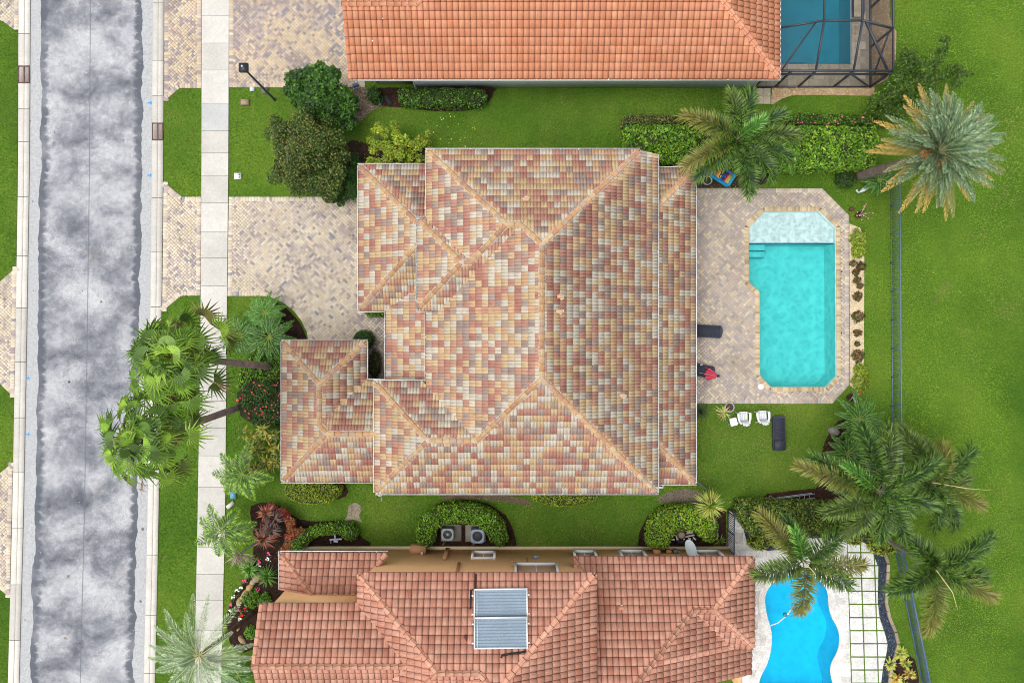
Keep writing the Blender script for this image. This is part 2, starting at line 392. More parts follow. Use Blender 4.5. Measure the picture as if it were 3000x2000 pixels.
def grow(poly, d):
    n = len(poly); out = []
    for i in range(n):
        a, b, c = (np.array(poly[(i+k) % n]) for k in (-1, 0, 1))
        e1 = (b-a)/np.linalg.norm(b-a); e2 = (c-b)/np.linalg.norm(c-b)
        n1 = np.array([e1[1], -e1[0]]); n2 = np.array([e2[1], -e2[0]]); m = n1+n2; m = m/max(m @ m, .3)*2
        out.append(tuple(b+m*d))
    return out
def sheet(name, polys, z, material, col=(.5, .5, .5), kind='structure', parent=None):
    """flat sheet; polys[0] outline, the rest holes"""
    b = MB(); vs = [(x, y, z) for p in polys for x, y in p]
    tris = tessellate_polygon([[Vector((x, y, 0)) for x, y in p] for p in polys])
    T = []
    for t in tris:
        p = [vs[i] for i in t]; ar = (p[1][0]-p[0][0])*(p[2][1]-p[0][1])-(p[1][1]-p[0][1])*(p[2][0]-p[0][0])
        if abs(ar) > 1e-9: T.append(t if ar > 0 else t[::-1])
    b.arr(vs, T, col); return b.build(name, material, parent, kind=kind)
sheet('ground', [[(-400,-400),(400,-400),(400,400),(-400,400)], POOL_W, LAGOON_W, LAP_W], 0, M_lawn, G)

# road
rb = MB(); V = []; T = []
ys = list(range(-1000, 3001, 100))
for y in ys:
    x0, yy = W2(lerp(KL1, y), y); x1, _ = W2(lerp(KR0, y), y)
    V += [(x0, yy, .006), (x1, yy, .006)]; T += [(0, yy, x1-x0), (x1-x0, yy, x1-x0)]
rb.arr(V, [(2*i+1, 2*i, 2*i+2, 2*i+3) for i in range(len(ys)-1)], (.3, .3, .33), T)
road = rb.build('road', M_road, kind='structure')
def blob(px, py, r, n=9, seed=0, ax=1.0):
    g = random.Random(seed+int(px*7+py)); c = W(px, py)
    return [(c.x+r*ax*math.cos(2*math.pi*k/n)*g.uniform(.6, 1.15), c.y+r*math.sin(2*math.pi*k/n)*g.uniform(.6, 1.15)) for k in range(n)]
for px, py in ((440,301),(439,513),(81,1107),(82,1271)):
    b = MB(); c = W(px, py)
    b.prism([(c.x-.16, c.y+.02), (c.x+.02, c.y+.03), (c.x+.02, c.y+.13), (c.x+.15, c.y-.02), (c.x, c.y-.14), (c.x, c.y-.05), (c.x-.14, c.y-.05)], .0065, .0105, S(30, 150, 225))
    b.build('paint_mark', M_paint, road)
for px, py, r, cc in ((201,1687,.11,(150,138,110)),(192,1868,.09,(150,140,118)),(297,884,.08,(150,128,92)),(203,1118,.09,(96,96,92)),(160,388,.05,(40,40,46)),(169,300,.03,(45,45,50)),(242,853,.04,(40,40,46)),(362,409,.04,(35,35,40)),(98,851,.03,(40,40,44)),(418,1549,.10,(120,120,124)),(412,1760,.09,(120,122,126)),(164,283,.03,(60,60,66)),(170,955,.03,(66,52,48))):
    b = MB(); b.prism(blob(px, py, r), .0065, .010, S(*cc)); b.build('stain', M_concrete, road)

# kerbs: one cast segment after another, shallow valley along the middle
def kerb(k0, k1, joints, label):
    root = sheet('kerb', [ccw([W2(lerp(k0, y), y) for y in (-1000, 1000, 3000)]+[W2(lerp(k1, y), y) for y in (3000, 1000, -1000)])], .003, M_soil, S(90, 85, 80))
    js = sorted(joints)
    for a, c in zip(js[:-1], js[1:]):
        b = MB(); V = []; a_, c_ = a+.7, c-.7; g = random.uniform(.93, 1.05)
        for y in (a_, c_):
            x0, x1 = lerp(k0, y), lerp(k1, y)
            for f, z in ((0., .0), (0., .055), (.47, .035), (.50, .022), (.53, .032), (1., .050), (1., 0.)):
                px = x0+(x1-x0)*f; v = W(px, y); V.append((v.x, v.y, z))
        F = [(i, i+1, i+8, i+7)[::-1] for i in range(6)]
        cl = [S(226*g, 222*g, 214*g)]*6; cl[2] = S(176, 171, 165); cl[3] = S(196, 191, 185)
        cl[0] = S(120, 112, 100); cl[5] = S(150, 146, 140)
        b.arr(V, F, np.array(cl)); b.arr(V, [list(range(7)), list(range(7, 14))[::-1]], S(190, 186, 180))
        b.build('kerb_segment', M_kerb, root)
DR_L, DR_R = (194, 245), (361, 412)
kerb(KL0, KL1, [-400,-240,-80,100,DR_L[0],DR_L[1],320,416,577,750,902,1060,1223,1383,1545,1711,1874,2040,2200,2400], 'left')
kerb(KR0, KR1, [-400,-200,10,180,282,DR_R[0],DR_R[1],580,739,899,1060,1220,1400,1624,1801,1970,2140,2400], 'right')
for (k0, k1, (a, c), lab) in ((KL0, KL1, DR_L, 'rusty drain grate in the kerb on the far left of the street'), (KR0, KR1, DR_R, 'rusty drain grate in the kerb beside the grass verge next to the sidewalk')):
    y = (a+c)/2; p0, p1 = W(lerp(k0, y), a), W(lerp(k1, y), c); cx, cy = (p0.x+p1.x)/2, (p0.y+p1.y)/2; wx, wy = p1.x-p0.x, p0.y-p1.y
    t = thing('drain_grate', lab, 'drain grate', (cx, cy, 0), 'storm drain grates in the kerbs')
    b = MB(); b.box((cx, cy, .008), (wx, wy, .006), S(28, 22, 22)); b.build('pit', M_dark, t)
    b = MB(); rc = S(120, 92, 88)
    for s in (-1, 1): b.box((cx+s*(wx/2-.03), cy, .035), (.06, wy, .05), rc); b.box((cx, cy+s*(wy/2-.03), .034), (wx-.12, .06, .05), rc)
    b.box((cx, cy, .033), (.06, wy-.12, .05), S(134, 104, 98)); b.build('frame', M_rust, t)
    n = 15
    bm_ = None
    for k in range(n):
        yy = cy-wy/2+.06+(wy-.12)*(k+.5)/n
        b = MB(); b.box((cx, yy, .030), (wx-.13, .026, .04), rc); b.build('bar', M_rust, t)

# sidewalk slabs
root = sheet('sidewalk', [ccw([W2(lerp(SW0, y), y) for y in (-1000, 0, 500, 1000, 1500, 2000, 3000)]+[W2(lerp(SW1, y), y) for y in (3000, 2000, 1500, 1000, 500, 0, -1000)])], .004, M_soil, S(70, 66, 60))
js = [-400,-320,-240,-160,-80,-32,48,128,207,304,384,449,515,595,679,756,838,921,1005,1090,1174,1253,1334,1426,1515,1601,1680,1756,1844,1930,2015,2100,2190,2280,2400]
for i, (a, c) in enumerate(zip(js[:-1], js[1:])):
    b = MB(); a_, c_ = a+.45, c-.45
    pts = [W2(lerp(SW0, a_)+.4, a_), W2(lerp(SW1, a_)-.4, a_), W2(lerp(SW1, c_)-.4, c_), W2(lerp(SW0, c_)+.4, c_)]
    g = random.uniform(.955, 1.02); col = S(206, 208, 206) if a == 304 else S(222*g, 219*g, 212*g)
    b.prism(pts, 0, .055+random.uniform(-.004, .004), col); b.build('slab', M_concrete, root)

# ---------------------------------------------------------------- pavers
PAL_D = [S(*c) for c in ((233,220,198),(228,211,184),(222,208,192),(207,192,182),(192,178,174),(176,164,165),(236,225,206),(158,160,168))]
PW_D = [.25, .20, .18, .13, .07, .04, .11, .02]
PAL_K = [S(*c) for c in ((212,197,182),(204,189,176),(196,184,174),(188,177,170),(224,208,180),(228,214,188),(182,175,172),(206,184,168))]
PW_K = [.20, .19, .17, .13, .10, .08, .08, .05]
PAL_T = [S(*c) for c in ((230,212,184),(224,202,172),(211,194,178),(201,182,172),(184,170,168),(164,160,166),(214,193,178),(178,160,156))]
PW_T = [.22, .18, .13, .13, .13, .09, .07, .05]
PMESH = {}
def paver_geom(lx, ly, h=.06):
    a, b_, i = lx/2, ly/2, .016
    V = np.array([(-a,-b_,-h),(a,-b_,-h),(a,b_,-h),(-a,b_,-h),(-a+i,-b_+i,0),(a-i,-b_+i,0),(a-i,b_-i,0),(-a+i,b_-i,0),(-a,-b_,-.012),(a,-b_,-.012),(a,b_,-.012),(-a,b_,-.012)])
    F = [(4,5,6,7)]+[(8+k, 8+(k+1) % 4, 4+(k+1) % 4, 4+k) for k in range(4)]+[(k, (k+1) % 4, 8+(k+1) % 4, 8+k) for k in range(4)]
    return V, np.array(F)
def lay(root, items, name, material, pal, budget=300):
    """items: x, y, z, rot, lx, ly, colour index -> the nearest ones as parts, the rest as one stuff part"""
    items.sort(key=lambda q: q[0]**2+q[1]**2)
    rest = MB(); nrest = 0
    for k, (x, y, z, r, lx, ly, ci) in enumerate(items):
        if k < budget:
            key = (name, round(lx, 3), round(ly, 3), ci, pal[0])
            if key not in PMESH:
                V, F = paver_geom(lx, ly); b = MB(); b.arr(V, F, pal[ci]); o = b.build(name, material); PMESH[key] = o.data; bpy.data.objects.remove(o)
            inst(PMESH[key], name, root, (x, y, z), (random.gauss(0, .006), random.gauss(0, .006), r))
        else:
            V, F = paver_geom(lx, ly); ca, sa = math.cos(r), math.sin(r); V = V.copy(); V[:, 2] += V[:, 0]*random.gauss(0, .006)
            V = np.stack([V[:,0]*ca-V[:,1]*sa+x, V[:,0]*sa+V[:,1]*ca+y, V[:,2]+z], 1)
            rest.arr(V, F, np.array(pal[ci])*random.uniform(.94, 1.06)); nrest += 1
    if nrest: rest.build(name, material, root, kind='stuff')
def soldier(pts, closed, width, pw, z, side, items, ncol, wts, flip=False):
    n = len(pts)
    for i in range(n if closed else n-1):
        a = np.array(pts[i]); b = np.array(pts[(i+1) % n]); L = np.linalg.norm(b-a)
        if L < .05: continue
        d = (b-a)/L; nn = np.array([-d[1], d[0]])*side; m = max(1, round(L/pw)); w = L/m
        for k in range(m):
            c = a+d*(k+.5)*w+nn*width/2
            items.append((c[0], c[1], z+random.uniform(-.003, .003), math.atan2(d[1], d[0]), w-.006, width-.006, int(rng.choice(ncol, p=wts))))
def paving(name, poly, pal, wts, edges=None, holes=(), w=.148, ang=45, zt=.045, split=.6, patch=0, budget=300, ox=0.):
    poly = ccw(poly)
    root = sheet(name, [poly]+[list(h) for h in holes], .008, M_sand, S(150, 132, 122))
    items = []
    P = np.array(poly); c = P.mean(0); rad = np.max(np.hypot(*(P-c).T))+1; n = int(rad/w)+2
    ca, sa = math.cos(R(ang)), math.sin(R(ang)); cand = []
    for x in range(-n, n):
        for y in range(-n, n):
            m = (x-y) % 4
            if m == 0: q = (x+1, y+.5, 2, 1)
            elif m == 3: q = (x+.5, y+1, 1, 2)
            else: continue
            if random.random() < split:
                if q[2] == 2: cand += [(x+.5, y+.5, 1, 1), (x+1.5, y+.5, 1, 1)]
                else: cand += [(x+.5, y+.5, 1, 1), (x+.5, y+1.5, 1, 1)]
            else: cand.append(q)
    cand = np.array(cand, float); X = cand[:, 0]*w; Y = cand[:, 1]*w
    Q = np.stack([X*ca-Y*sa+c[0]+ox, X*sa+Y*ca+c[1]], 1)
    ok = inside(Q, poly)
    be = edges if edges is not None else range(len(poly))
    ok &= pdist(Q, poly) > .10
    for h in holes: ok &= ~inside(Q, grow(h, .20))
    Q = Q[ok]; cand = cand[ok]
    pn = vnoise(Q[:, 0], Q[:, 1], .8, 5)
    for (x, y), q, pv in zip(Q, cand, pn):
        ww = list(wts)
        if patch:
            f = 1+(pv-.5)*patch; ww = [v*(f if i in (0, 1, 6) else 1/f) for i, v in enumerate(ww)]
        ww = np.array(ww)/sum(ww)
        items.append((x, y, zt+random.uniform(-.003, .003), R(ang), q[2]*w-.010, q[3]*w-.010, int(rng.choice(len(pal), p=ww))))
    for i in be:
        soldier([poly[i], poly[(i+1) % len(poly)]], False, .26, .17, zt+.006, 1, items, len(pal), wts)
    lay(root, items, 'paver', M_paver, pal, budget)
    return root
DRIVE = [(671,577),(1120,577),(1120,905),(1180,905),(1180,1130),(1078,1130),(1070,1100),(904,1000),(899,972),(884,940),(862,912),(832,888),(800,873),(770,867),(667,867)]
paving('driveway', PL(DRIVE), PAL_D, PW_D, patch=1.6)
paving('driveway', PL([(672,-90),(1070,-90),(1070,257),(672,257)]), PAL_T, PW_T, patch=2.2)
paving('driveway_apron', PL([(480,533),(534,577),(590,577),(588,866),(532,866),(476,912)]), PAL_D, PW_D, patch=1.2)
paving('driveway_apron', PL([(482,-90),(591,-90),(591,259),(527,259),(482,297)]), PAL_T, PW_T, patch=1.2)
paving('driveway_apron', PL([(55,-60),(55,88),(40,87),(0,56),(-120,20),(-120,-60)]), PAL_D, PW_D, budget=120)
paving('driveway_apron', PL([(-120,830),(0,826),(51,781),(49,900),(46,1000),(43,1164),(0,1123),(-120,1100)]), PAL_D, PW_D, budget=200)
paving('driveway_apron', PL([(-120,1400),(0,1386),(39,1353),(36,1500),(33,1600),(30,1749),(0,1724),(-120,1700)]), PAL_D, PW_D, budget=200)
DECK = [(1985,552),(2408,552),(2486,630),(2488,1126),(2438,1182),(1985,1182)]
paving('pool_deck', PL(DECK), PAL_K, PW_K, holes=[POOL_W], w=.158, split=.35, patch=1.1)

# ---------------------------------------------------------------- swimming pools
def basin(b, poly, zf, col):
    n = len(poly)
    b.arr([(x, y, zf) for x, y in poly], [list(range(n))], col)
    V = [(x, y, zf) for x, y in poly]+[(x, y, .03) for x, y in poly]
    b.arr(V, [(i, n+i, n+(i+1) % n, (i+1) % n) for i in range(n)], col)
def flat(poly, z):
    b = MB(); b.arr([(x, y, z) for x, y in poly], [list(range(len(poly)))], (.5, .5, .5)); return b
ZW = -.10
pool = thing('swimming_pool', 'turquoise swimming pool with cut corners and a pale sun shelf at one end', 'swimming pool', W(2330, 870))
b = MB(); basin(b, POOL_W, -1.5, (.5, .5, .5)); b.build('basin', caustic_basin_material('pool_caustic_plaster', (.50, .69, .69), (.80, .88, .87), 1.5), pool)
shelf = ccw(PL([(2240,619.5),(2400,619.5),(2447.5,667),(2448,712),(2194.5,712),(2194.5,667)]))
b = MB(); b.prism(shelf, -1.5, -.30, (.5, .5, .5)); b.build('sun_shelf', caustic_basin_material('shelf_caustic_plaster', (.42, .50, .51), (.68, .74, .74), 2.6), pool)
b = MB(); x0, y0 = W2(2194, 709); x1, y1 = W2(2449, 714); b.box(((x0+x1)/2, (y0+y1)/2, -.287), (x1-x0-.02, .07, .03), S(60, 110, 160)); b.build('tile_band', M_paint, pool)
for dz, yb, xr in ((-.55, 733, 2250), (-.80, 751, 2252)):
    b = MB(); b.prism(ccw(PL([(2194.5,713),(xr,713),(xr,yb),(2194.5,yb)])), -1.5, dz, (.5, .5, .5)); b.build('step', bpy.data.materials['pool_caustic_plaster'], pool)
    b = MB(); x0, y0 = W2(2195, yb); x1, _ = W2(xr, yb); b.box(((x0+x1)/2, y0+.03, dz+.006), (x1-x0, .05, .012), S(50, 120, 170)); b.build('tile_band', M_paint, pool)
sw = flat(ccw(PL([(2240,619.2),(2400,619.2),(2447.8,667),(2448.2,712),(2194.2,712),(2194.2,667)])), ZW); sw.build('shelf_water', water_material('shelf_water', (.86, .95, .955), 4., .5), pool)
dw = flat(ccw(PL([(2448.5,712.2),(2450,1101),(2419,1133),(2258,1133),(2226,1099),(2225,855),(2194,826),(2194,712.2)])), ZW); dw.build('water', water_material('pool_water', (.27, .77, .775), 3.2, .8), pool)
PAL_C = [S(*c) for c in ((226,206,170),(218,196,158),(206,182,146),(196,172,138),(230,212,180),(182,160,132))]
its = []; soldier(POOL_W, True, .27, .115, .058, -1, its, 6, [.28,.25,.18,.1,.14,.05]); lay(pool, its, 'coping_brick', M_paver, PAL_C, 300)

lag = thing('swimming_pool', 'bright blue curvy freeform pool in white stone paving', 'swimming pool', W(2345, 1880))
b = MB(); basin(b, LAGOON_W, -1.7, (.5, .5, .5)); b.build('basin', caustic_basin_material('lagoon_caustic_plaster', (.40, .68, .78), (.54, .80, .88), 1.4), lag)
flat(LAGOON_W, -.07).build('water', water_material('lagoon_water', (.055, .78, .96), 3.5, .35), lag)
c = W(2285, 1720); b = MB(); b.lathe((c.x, c.y, -1.68), [(.0, .03), (.14, .03), (.14, 0)], S(200, 230, 235), 14); b.build('main_drain', M_white, lag)
for p0, p1, p2, p3 in (((2388,1712),(2404,1735),(2417,1733),(2409,1715)), ((2230,1975),(2238,1985),(2232,2004),(2224,1998))):
    b = MB(); b.prism(ccw(PL([p0, p1, p2, p3])), -.9, -.5, S(150, 215, 235)); b.build('step', M_white, lag)
rt = thing('rope_float_line', 'white curved safety rope with floats lying across the blue freeform pool', 'pool rope', W(2290, 1810))
pts = [W(2254, 1834, .0), W(2280, 1824), W(2302, 1806), W(2318, 1786), W(2330, 1768)]
b = MB(); b.tube([p+Vector((0, 0, -.05)) for p in pts], .035, S(245, 245, 245), 8); b.build('rope', M_white, rt)
b = MB(); b.lathe(tuple(W(2301, 1800)+Vector((0, 0, -.07))), [(.0, .12), (.09, .12), (.13, .06), (.13, 0)], S(60, 140, 165), 12); b.build('float', M_white, rt)
b = MB(); b.lathe(tuple(W(2308, 1796)+Vector((0, 0, -.03))), [(.0, .1), (.05, .1), (.07, .05), (.07, 0)], S(245, 245, 240), 10); b.build('float', M_white, rt)

lap = thing('swimming_pool', 'teal rectangular pool under the dark screen enclosure', 'swimming pool', W(2400, 80))
b = MB(); basin(b, LAP_W, -1.5, (.5, .5, .5)); b.build('basin', caustic_basin_material('lap_caustic_plaster', (.40, .58, .62), (.52, .68, .70), .8), lap)
flat(LAP_W, -.08).build('water', water_material('lap_water', (.065, .62, .74), 2.5, .25), lap)
b = MB(); c = W(2363, 157); b.box((c.x, c.y, -1.4), (.85, .09, .1), S(120, 210, 220)); b.build('step_rail', M_white, lap)

# ---------------------------------------------------------------- travertine terrace of the lower house
RIV_L = [(2470,1574),(2520,1580),(2548,1594),(2560,1625),(2574,1660),(2573,1700),(2572,1760),(2578,1810),(2592,1850),(2601,1885),(2597,1915),(2588,1950),(2582,2000),(2580,2060)]
RIV_R = [(2470,1562),(2530,1566),(2563,1588),(2585,1617),(2597,1650),(2593,1720),(2591,1765),(2601,1810),(2618,1850),(2626,1885),(2620,1910),(2605,1960),(2600,2000),(2598,2060)]
TER = [(2135,1490),(2163,1500),(2177,1545),(2185,1578),(2215,1603),(2250,1612),(2290,1608),(2360,1575),(2470,1574),(2480,1582),(2494,2060),(2150,2060),(2150,1640),(2128,1606)]
TER_W = ccw(PL(TER))
ter = sheet('terrace', [TER_W, LAGOON_W], .008, M_sand, S(196, 190, 182))
its = []; y = W(0, 2080).y
PAL_V = [S(*c) for c in ((244,242,238),(238,236,232),(228,226,224),(214,210,206),(248,246,242),(232,228,220))]
row = 0; rest = MB(); cells = []
while y < W(0, 1490).y:
    x = W(2120, 0).x-(.3 if row % 2 else 0); hgt = (.4, .6)[row % 3 == 0]
    while x < W(2500, 0).x:
        wd = random.choice((.4, .6, .6, .8)); cells.append((x, y, wd, hgt)); x += wd
    y += hgt; row += 1
g_in = grow(LAGOON_W, .02)
def sub_poly(cell):
    x, y, a, c = cell; q = [(x+.003, y+.003), (x+a-.003, y+.003), (x+a-.003, y+c-.003), (x+.003, y+c-.003)]
    return q
cells.sort(key=lambda q: q[0]**2+q[1]**2); npart = 0; ter_stuff = MB(); ns = 0
for cell in cells:
    q = sub_poly(cell); cp = clip_convex(TER_W, q)
    if len(cp) < 3: continue
    P = np.array(q); ins = inside(P, g_in)
    if ins.all(): continue
    col = PAL_V[int(rng.choice(6, p=[.3,.26,.18,.06,.12,.08]))]
    if ins.any() or inside(np.array([[cell[0]+cell[2]/2, cell[1]+cell[3]/2]]), g_in)[0]:
        # cut back to the pool edge: split finely and keep the dry pieces
        m = 6
        for i in range(m):
            for j in range(m):
                sx, sy = cell[0]+cell[2]*i/m, cell[1]+cell[3]*j/m; sq = [(sx, sy), (sx+cell[2]/m, sy), (sx+cell[2]/m, sy+cell[3]/m), (sx, sy+cell[3]/m)]
                if not inside(np.array([[sx+cell[2]/m/2, sy+cell[3]/m/2]]), g_in)[0]:
                    ter_stuff.arr([(a, c, .035) for a, c in sq], [(0, 1, 2, 3)], col); ns += 1
        continue
    b = MB(); b.prism(cp, 0, .035+random.uniform(-.002, .002), col)
    if npart < 300: b.build('stone_slab', M_stone, ter); npart += 1
if ns: ter_stuff.build('stone_slab', M_stone, ter, kind='stuff')
# coping ring of the freeform pool
b = MB(); o_ = grow(LAGOON_W, .34); i_ = grow(LAGOON_W, -.03); n = len(o_)
for k in range(0, n):
    j = (k+1) % n; g = random.uniform(.97, 1.02)
    b = MB(); b.prism([i_[k], o_[k], o_[j], i_[j]], .0, .050, S(244*g, 242*g, 237*g)); b.build('coping_stone', M_stone, lag)
# stepping slabs with turf joints
GRID = [(2480,1582),(2520,1584),(2546,1596),(2559,1626),(2572,1660),(2571,1700),(2570,1760),(2576,1810),(2590,1850),(2599,1885),(2595,1915),(2586,1950),(2580,2000),(2578,2060),(2494,2060)]
GRID_W = ccw(PL(GRID)); turf = sheet('turf_strip', [GRID_W], .010, M_lawn, G)
yl = [1540,1578.5,1617,1655,1692,1730,1768,1807,1845,1883,1922,1960,1998.5,2037,2076]
for i in range(len(yl)-1):
    for j in range(3):
        sk = lambda y: (y-1582)*.033
        x0 = 2480+j*39.5; q = [(x0+sk(yl[i+1])+2, yl[i+1]-2), (x0+39.5+sk(yl[i+1])-2, yl[i+1]-2), (x0+39.5+sk(yl[i])-2, yl[i]+2), (x0+sk(yl[i])+2, yl[i]+2)]
        cp = clip_convex(GRID_W, ccw(PL(q)))
        if len(cp) < 3: continue
        g = random.choice((1, 1, 1, .985, .95)); b = MB(); b.prism(cp, 0, .045, S(246*g, 245*g, 241*g)); b.build('stepping_slab', M_stone, turf)

# ---------------------------------------------------------------- beds, gravel, mulch
NOLAWN = []; PATCHY = []
def scatter(poly, n_m2, holes=()):
    P = np.array(poly); lo, hi = P.min(0), P.max(0); n = int(np.prod(hi-lo)*n_m2)
    Q = rng.uniform(lo, hi, (n, 2)); Q = Q[inside(Q, poly)]
    for h in holes: Q = Q[~inside(Q, h)]
    return Q
def chips(root, name, Q, size, cols, z, material, flat_=.3, wts=None):
    n = len(Q)
    if not n: return
    b = MB(); a = rng.uniform(0, 6.28, n); l = rng.uniform(.5, 1.3, n)*size; w = l*rng.uniform(.35, .8, n); h = l*flat_*rng.uniform(.5, 1.2, n)
    dx, dy = np.cos(a), np.sin(a); ctr = np.stack([Q[:, 0], Q[:, 1], np.full(n, z)+rng.uniform(0, size*.3, n)], 1)
    D = np.stack([dx, dy, rng.uniform(-.4, .4, n)], 1)*l[:, None]/2; E = np.stack([-dy, dx, rng.uniform(-.4, .4, n)], 1)*w[:, None]/2; U = np.zeros((n, 3)); U[:, 2] = h
    V = np.stack([ctr-D, ctr-E, ctr+D, ctr+E, ctr+U], 1).reshape(-1, 3)
    i = np.arange(n)[:, None]*5; F = np.concatenate([i+np.array([[0, 1, 4]]), i+np.array([[1, 2, 4]]), i+np.array([[2, 3, 4]]), i+np.array([[3, 0, 4]])])
    ci = rng.choice(len(cols), n, p=wts); col = np.array(cols)[ci]*rng.uniform(.75, 1.2, (n, 1)); b.arr(V, F, np.tile(col, (4, 1)))
    b.build(name, material, root, kind='stuff')
DARK = [S(74, 52, 44), S(58, 42, 38), S(96, 70, 58), S(48, 38, 34)]; PALE = [S(176, 160, 140), S(150, 132, 114), S(196, 184, 168), S(120, 100, 86)]
REDM = [S(112, 62, 46), S(84, 52, 44), S(130, 82, 60)]
def bed(name, pts, cols, n_m2, size, material, base, z=.012, fl=.3, k=1, wts=None, holes=()):
    poly = ccw(PL(smooth_closed(pts, k) if k > 1 else pts)); (PATCHY if name in ('bare_soil',) else NOLAWN).append(poly)
    r = sheet(name, [poly], z, material, base); chips(r, 'chip', scatter(poly, n_m2, holes), size, cols, z, material, fl, wts); return r
DK = S(62, 46, 40)
bed('mulch_bed', [(1110,258),(1250,258),(1440,258),(1447,270),(1432,300),(1395,318),(1340,327),(1260,325),(1180,316),(1120,312),(1084,300),(1088,268)], DARK+REDM, 130, .09, M_mulch, DK, k=3)
bed('mulch_path', [(1042,255),(1092,262),(1104,290),(1120,312),(1098,320),(1077,335),(1052,358),(1022,374),(1016,366),(1040,335),(1048,300),(1034,268)], PALE, 220, .11, M_mulch, S(150, 134, 116), .016, k=2)
bed('soil_bed', [(1008,425),(1060,415),(1110,430),(1255,436),(1255,520),(1000,560)], DARK+PALE[:1], 90, .08, M_mulch, S(70, 58, 46), k=2)
bed('mulch_bed', [(795,892),(830,896),(857,920),(878,945),(893,975),(897,1010),(840,1020),(790,1100),(740,1120),(770,985)], DARK, 150, .09, M_mulch, DK, k=2)
bed('mulch_bed', [(735,1482),(790,1470),(830,1490),(880,1520),(940,1526),(1000,1525),(1036,1545),(1062,1575),(1084,1601),(890,1603),(846,1620),(846,1760),(760,1790),(745,1900),(684,1900),(668,1850),(664,1800),(692,1730),(728,1690),(738,1640),(745,1580),(738,1530)], DARK, 120, .09, M_mulch, DK, k=2)
bed('mulch_bed', [(1226,1603),(1226,1550),(1240,1510),(1290,1472),(1360,1462),(1430,1473),(1482,1508),(1504,1550),(1516,1603)], DARK+REDM[:1], 130, .09, M_mulch, DK)
bed('mulch_bed', [(1868,1603),(1872,1560),(1896,1512),(1940,1477),(2000,1470),(2050,1484),(2126,1495),(2129,1603)], DARK, 130, .09, M_mulch, DK)
bed('mulch_bed', [(990,1405),(1010,1418),(1022,1440),(1012,1455),(985,1462),(960,1440)], DARK, 130, .09, M_mulch, DK)
bed('soil_bed', [(1960,487),(2170,480),(2240,500),(2236,540),(2200,549),(1985,550)], DARK+PALE[:2], 110, .08, M_mulch, S(84, 72, 54), k=1)
bed('mulch_bed', [(2405,1340),(2420,1285),(2445,1245),(2475,1228),(2600,1250),(2640,1470),(2380,1480),(2300,1470),(2250,1460),(2245,1446),(2360,1432),(2400,1420)], DARK+REDM, 90, .09, M_mulch, S(70, 50, 42), k=2)
bed('bare_soil', [(1290,1462),(1330,1440),(1420,1444),(1500,1452),(1560,1470),(1540,1480),(1470,1468),(1380,1462)], PALE+DARK, 90, .06, M_mulch, S(118, 104, 84), .010, k=2)
bed('bare_soil', [(1920,1468),(1960,1440),(2020,1430),(2060,1448),(2050,1475),(1990,1470)], PALE+DARK, 120, .06, M_mulch, S(128, 118, 104), .010, k=2)
bed('bare_soil', [(1022,1480),(1045,1472),(1060,1490),(1052,1510),(1062,1530),(1035,1520),(1005,1528),(1018,1510)], PALE, 90, .06, M_mulch, S(168, 156, 138), .014, k=2)
TAN = [S(*c) for c in ((236,212,168),(244,230,200),(216,182,136),(186,150,112),(250,244,230),(164,132,104))]
GREYP = [S(*c) for c in ((54,66,86),(78,92,114),(40,48,62),(110,124,144),(150,160,176))]
bed('gravel_bed', [(2488,655),(2520,668),(2532,700),(2530,1120),(2515,1150),(2490,1128)], TAN, 520, .055, M_gravel, S(240, 220, 184), .014, .5, wts=[.3,.28,.14,.06,.18,.04])
bed('gravel_bed', [(2262,258),(2549,258),(2600,235),(2612,200),(2624,175),(2626,95),(2606,50),(2606,-90),(2549,-90),(2549,256)], TAN, 420, .055, M_gravel, S(190, 160, 120), .014, .5)
bed('gravel_bed', [(2262,256),(2560,256),(2568,284),(2530,281),(2380,279),(2320,280),(2290,290),(2266,306),(2258,306)], TAN, 520, .055, M_gravel, S(200, 170, 126), .018, .5)
bed('gravel_bed', RIV_L+RIV_R[::-1], GREYP, 420, .06, M_gravel, S(52, 60, 76), .014, .5)
bed('gravel_bed', [(2174,1540),(2184,1578),(2215,1603),(2250,1612),(2290,1608),(2360,1577),(2470,1576),(2470,1562),(2350,1560),(2240,1570),(2200,1540)], GREYP, 420, .06, M_gravel, S(52, 60, 76), .013, .5)
# stone edging of the pebble strip
for (a, c) in zip(RIV_R[2:-1], RIV_R[3:]):
    m = max(1, round(math.dist(a, c)/24))
    for k in range(m):
        p = [W2(a[0]+(c[0]-a[0])*(k+f)/m, a[1]+(c[1]-a[1])*(k+f)/m) for f in (.03, .97)]
        d = np.array(p[1])-np.array(p[0]); nn = np.array([-d[1], d[0]])/np.linalg.norm(d)*.17*(1 if d[1] < 0 else -1); g = random.uniform(.85, 1.1)
        b = MB(); b.prism([p[0], p[1], tuple(np.array(p[1])+nn), tuple(np.array(p[0])+nn)], 0, .10, S(190*g, 176*g, 150*g)); o = b.build('edging_stone', M_stone, turf)
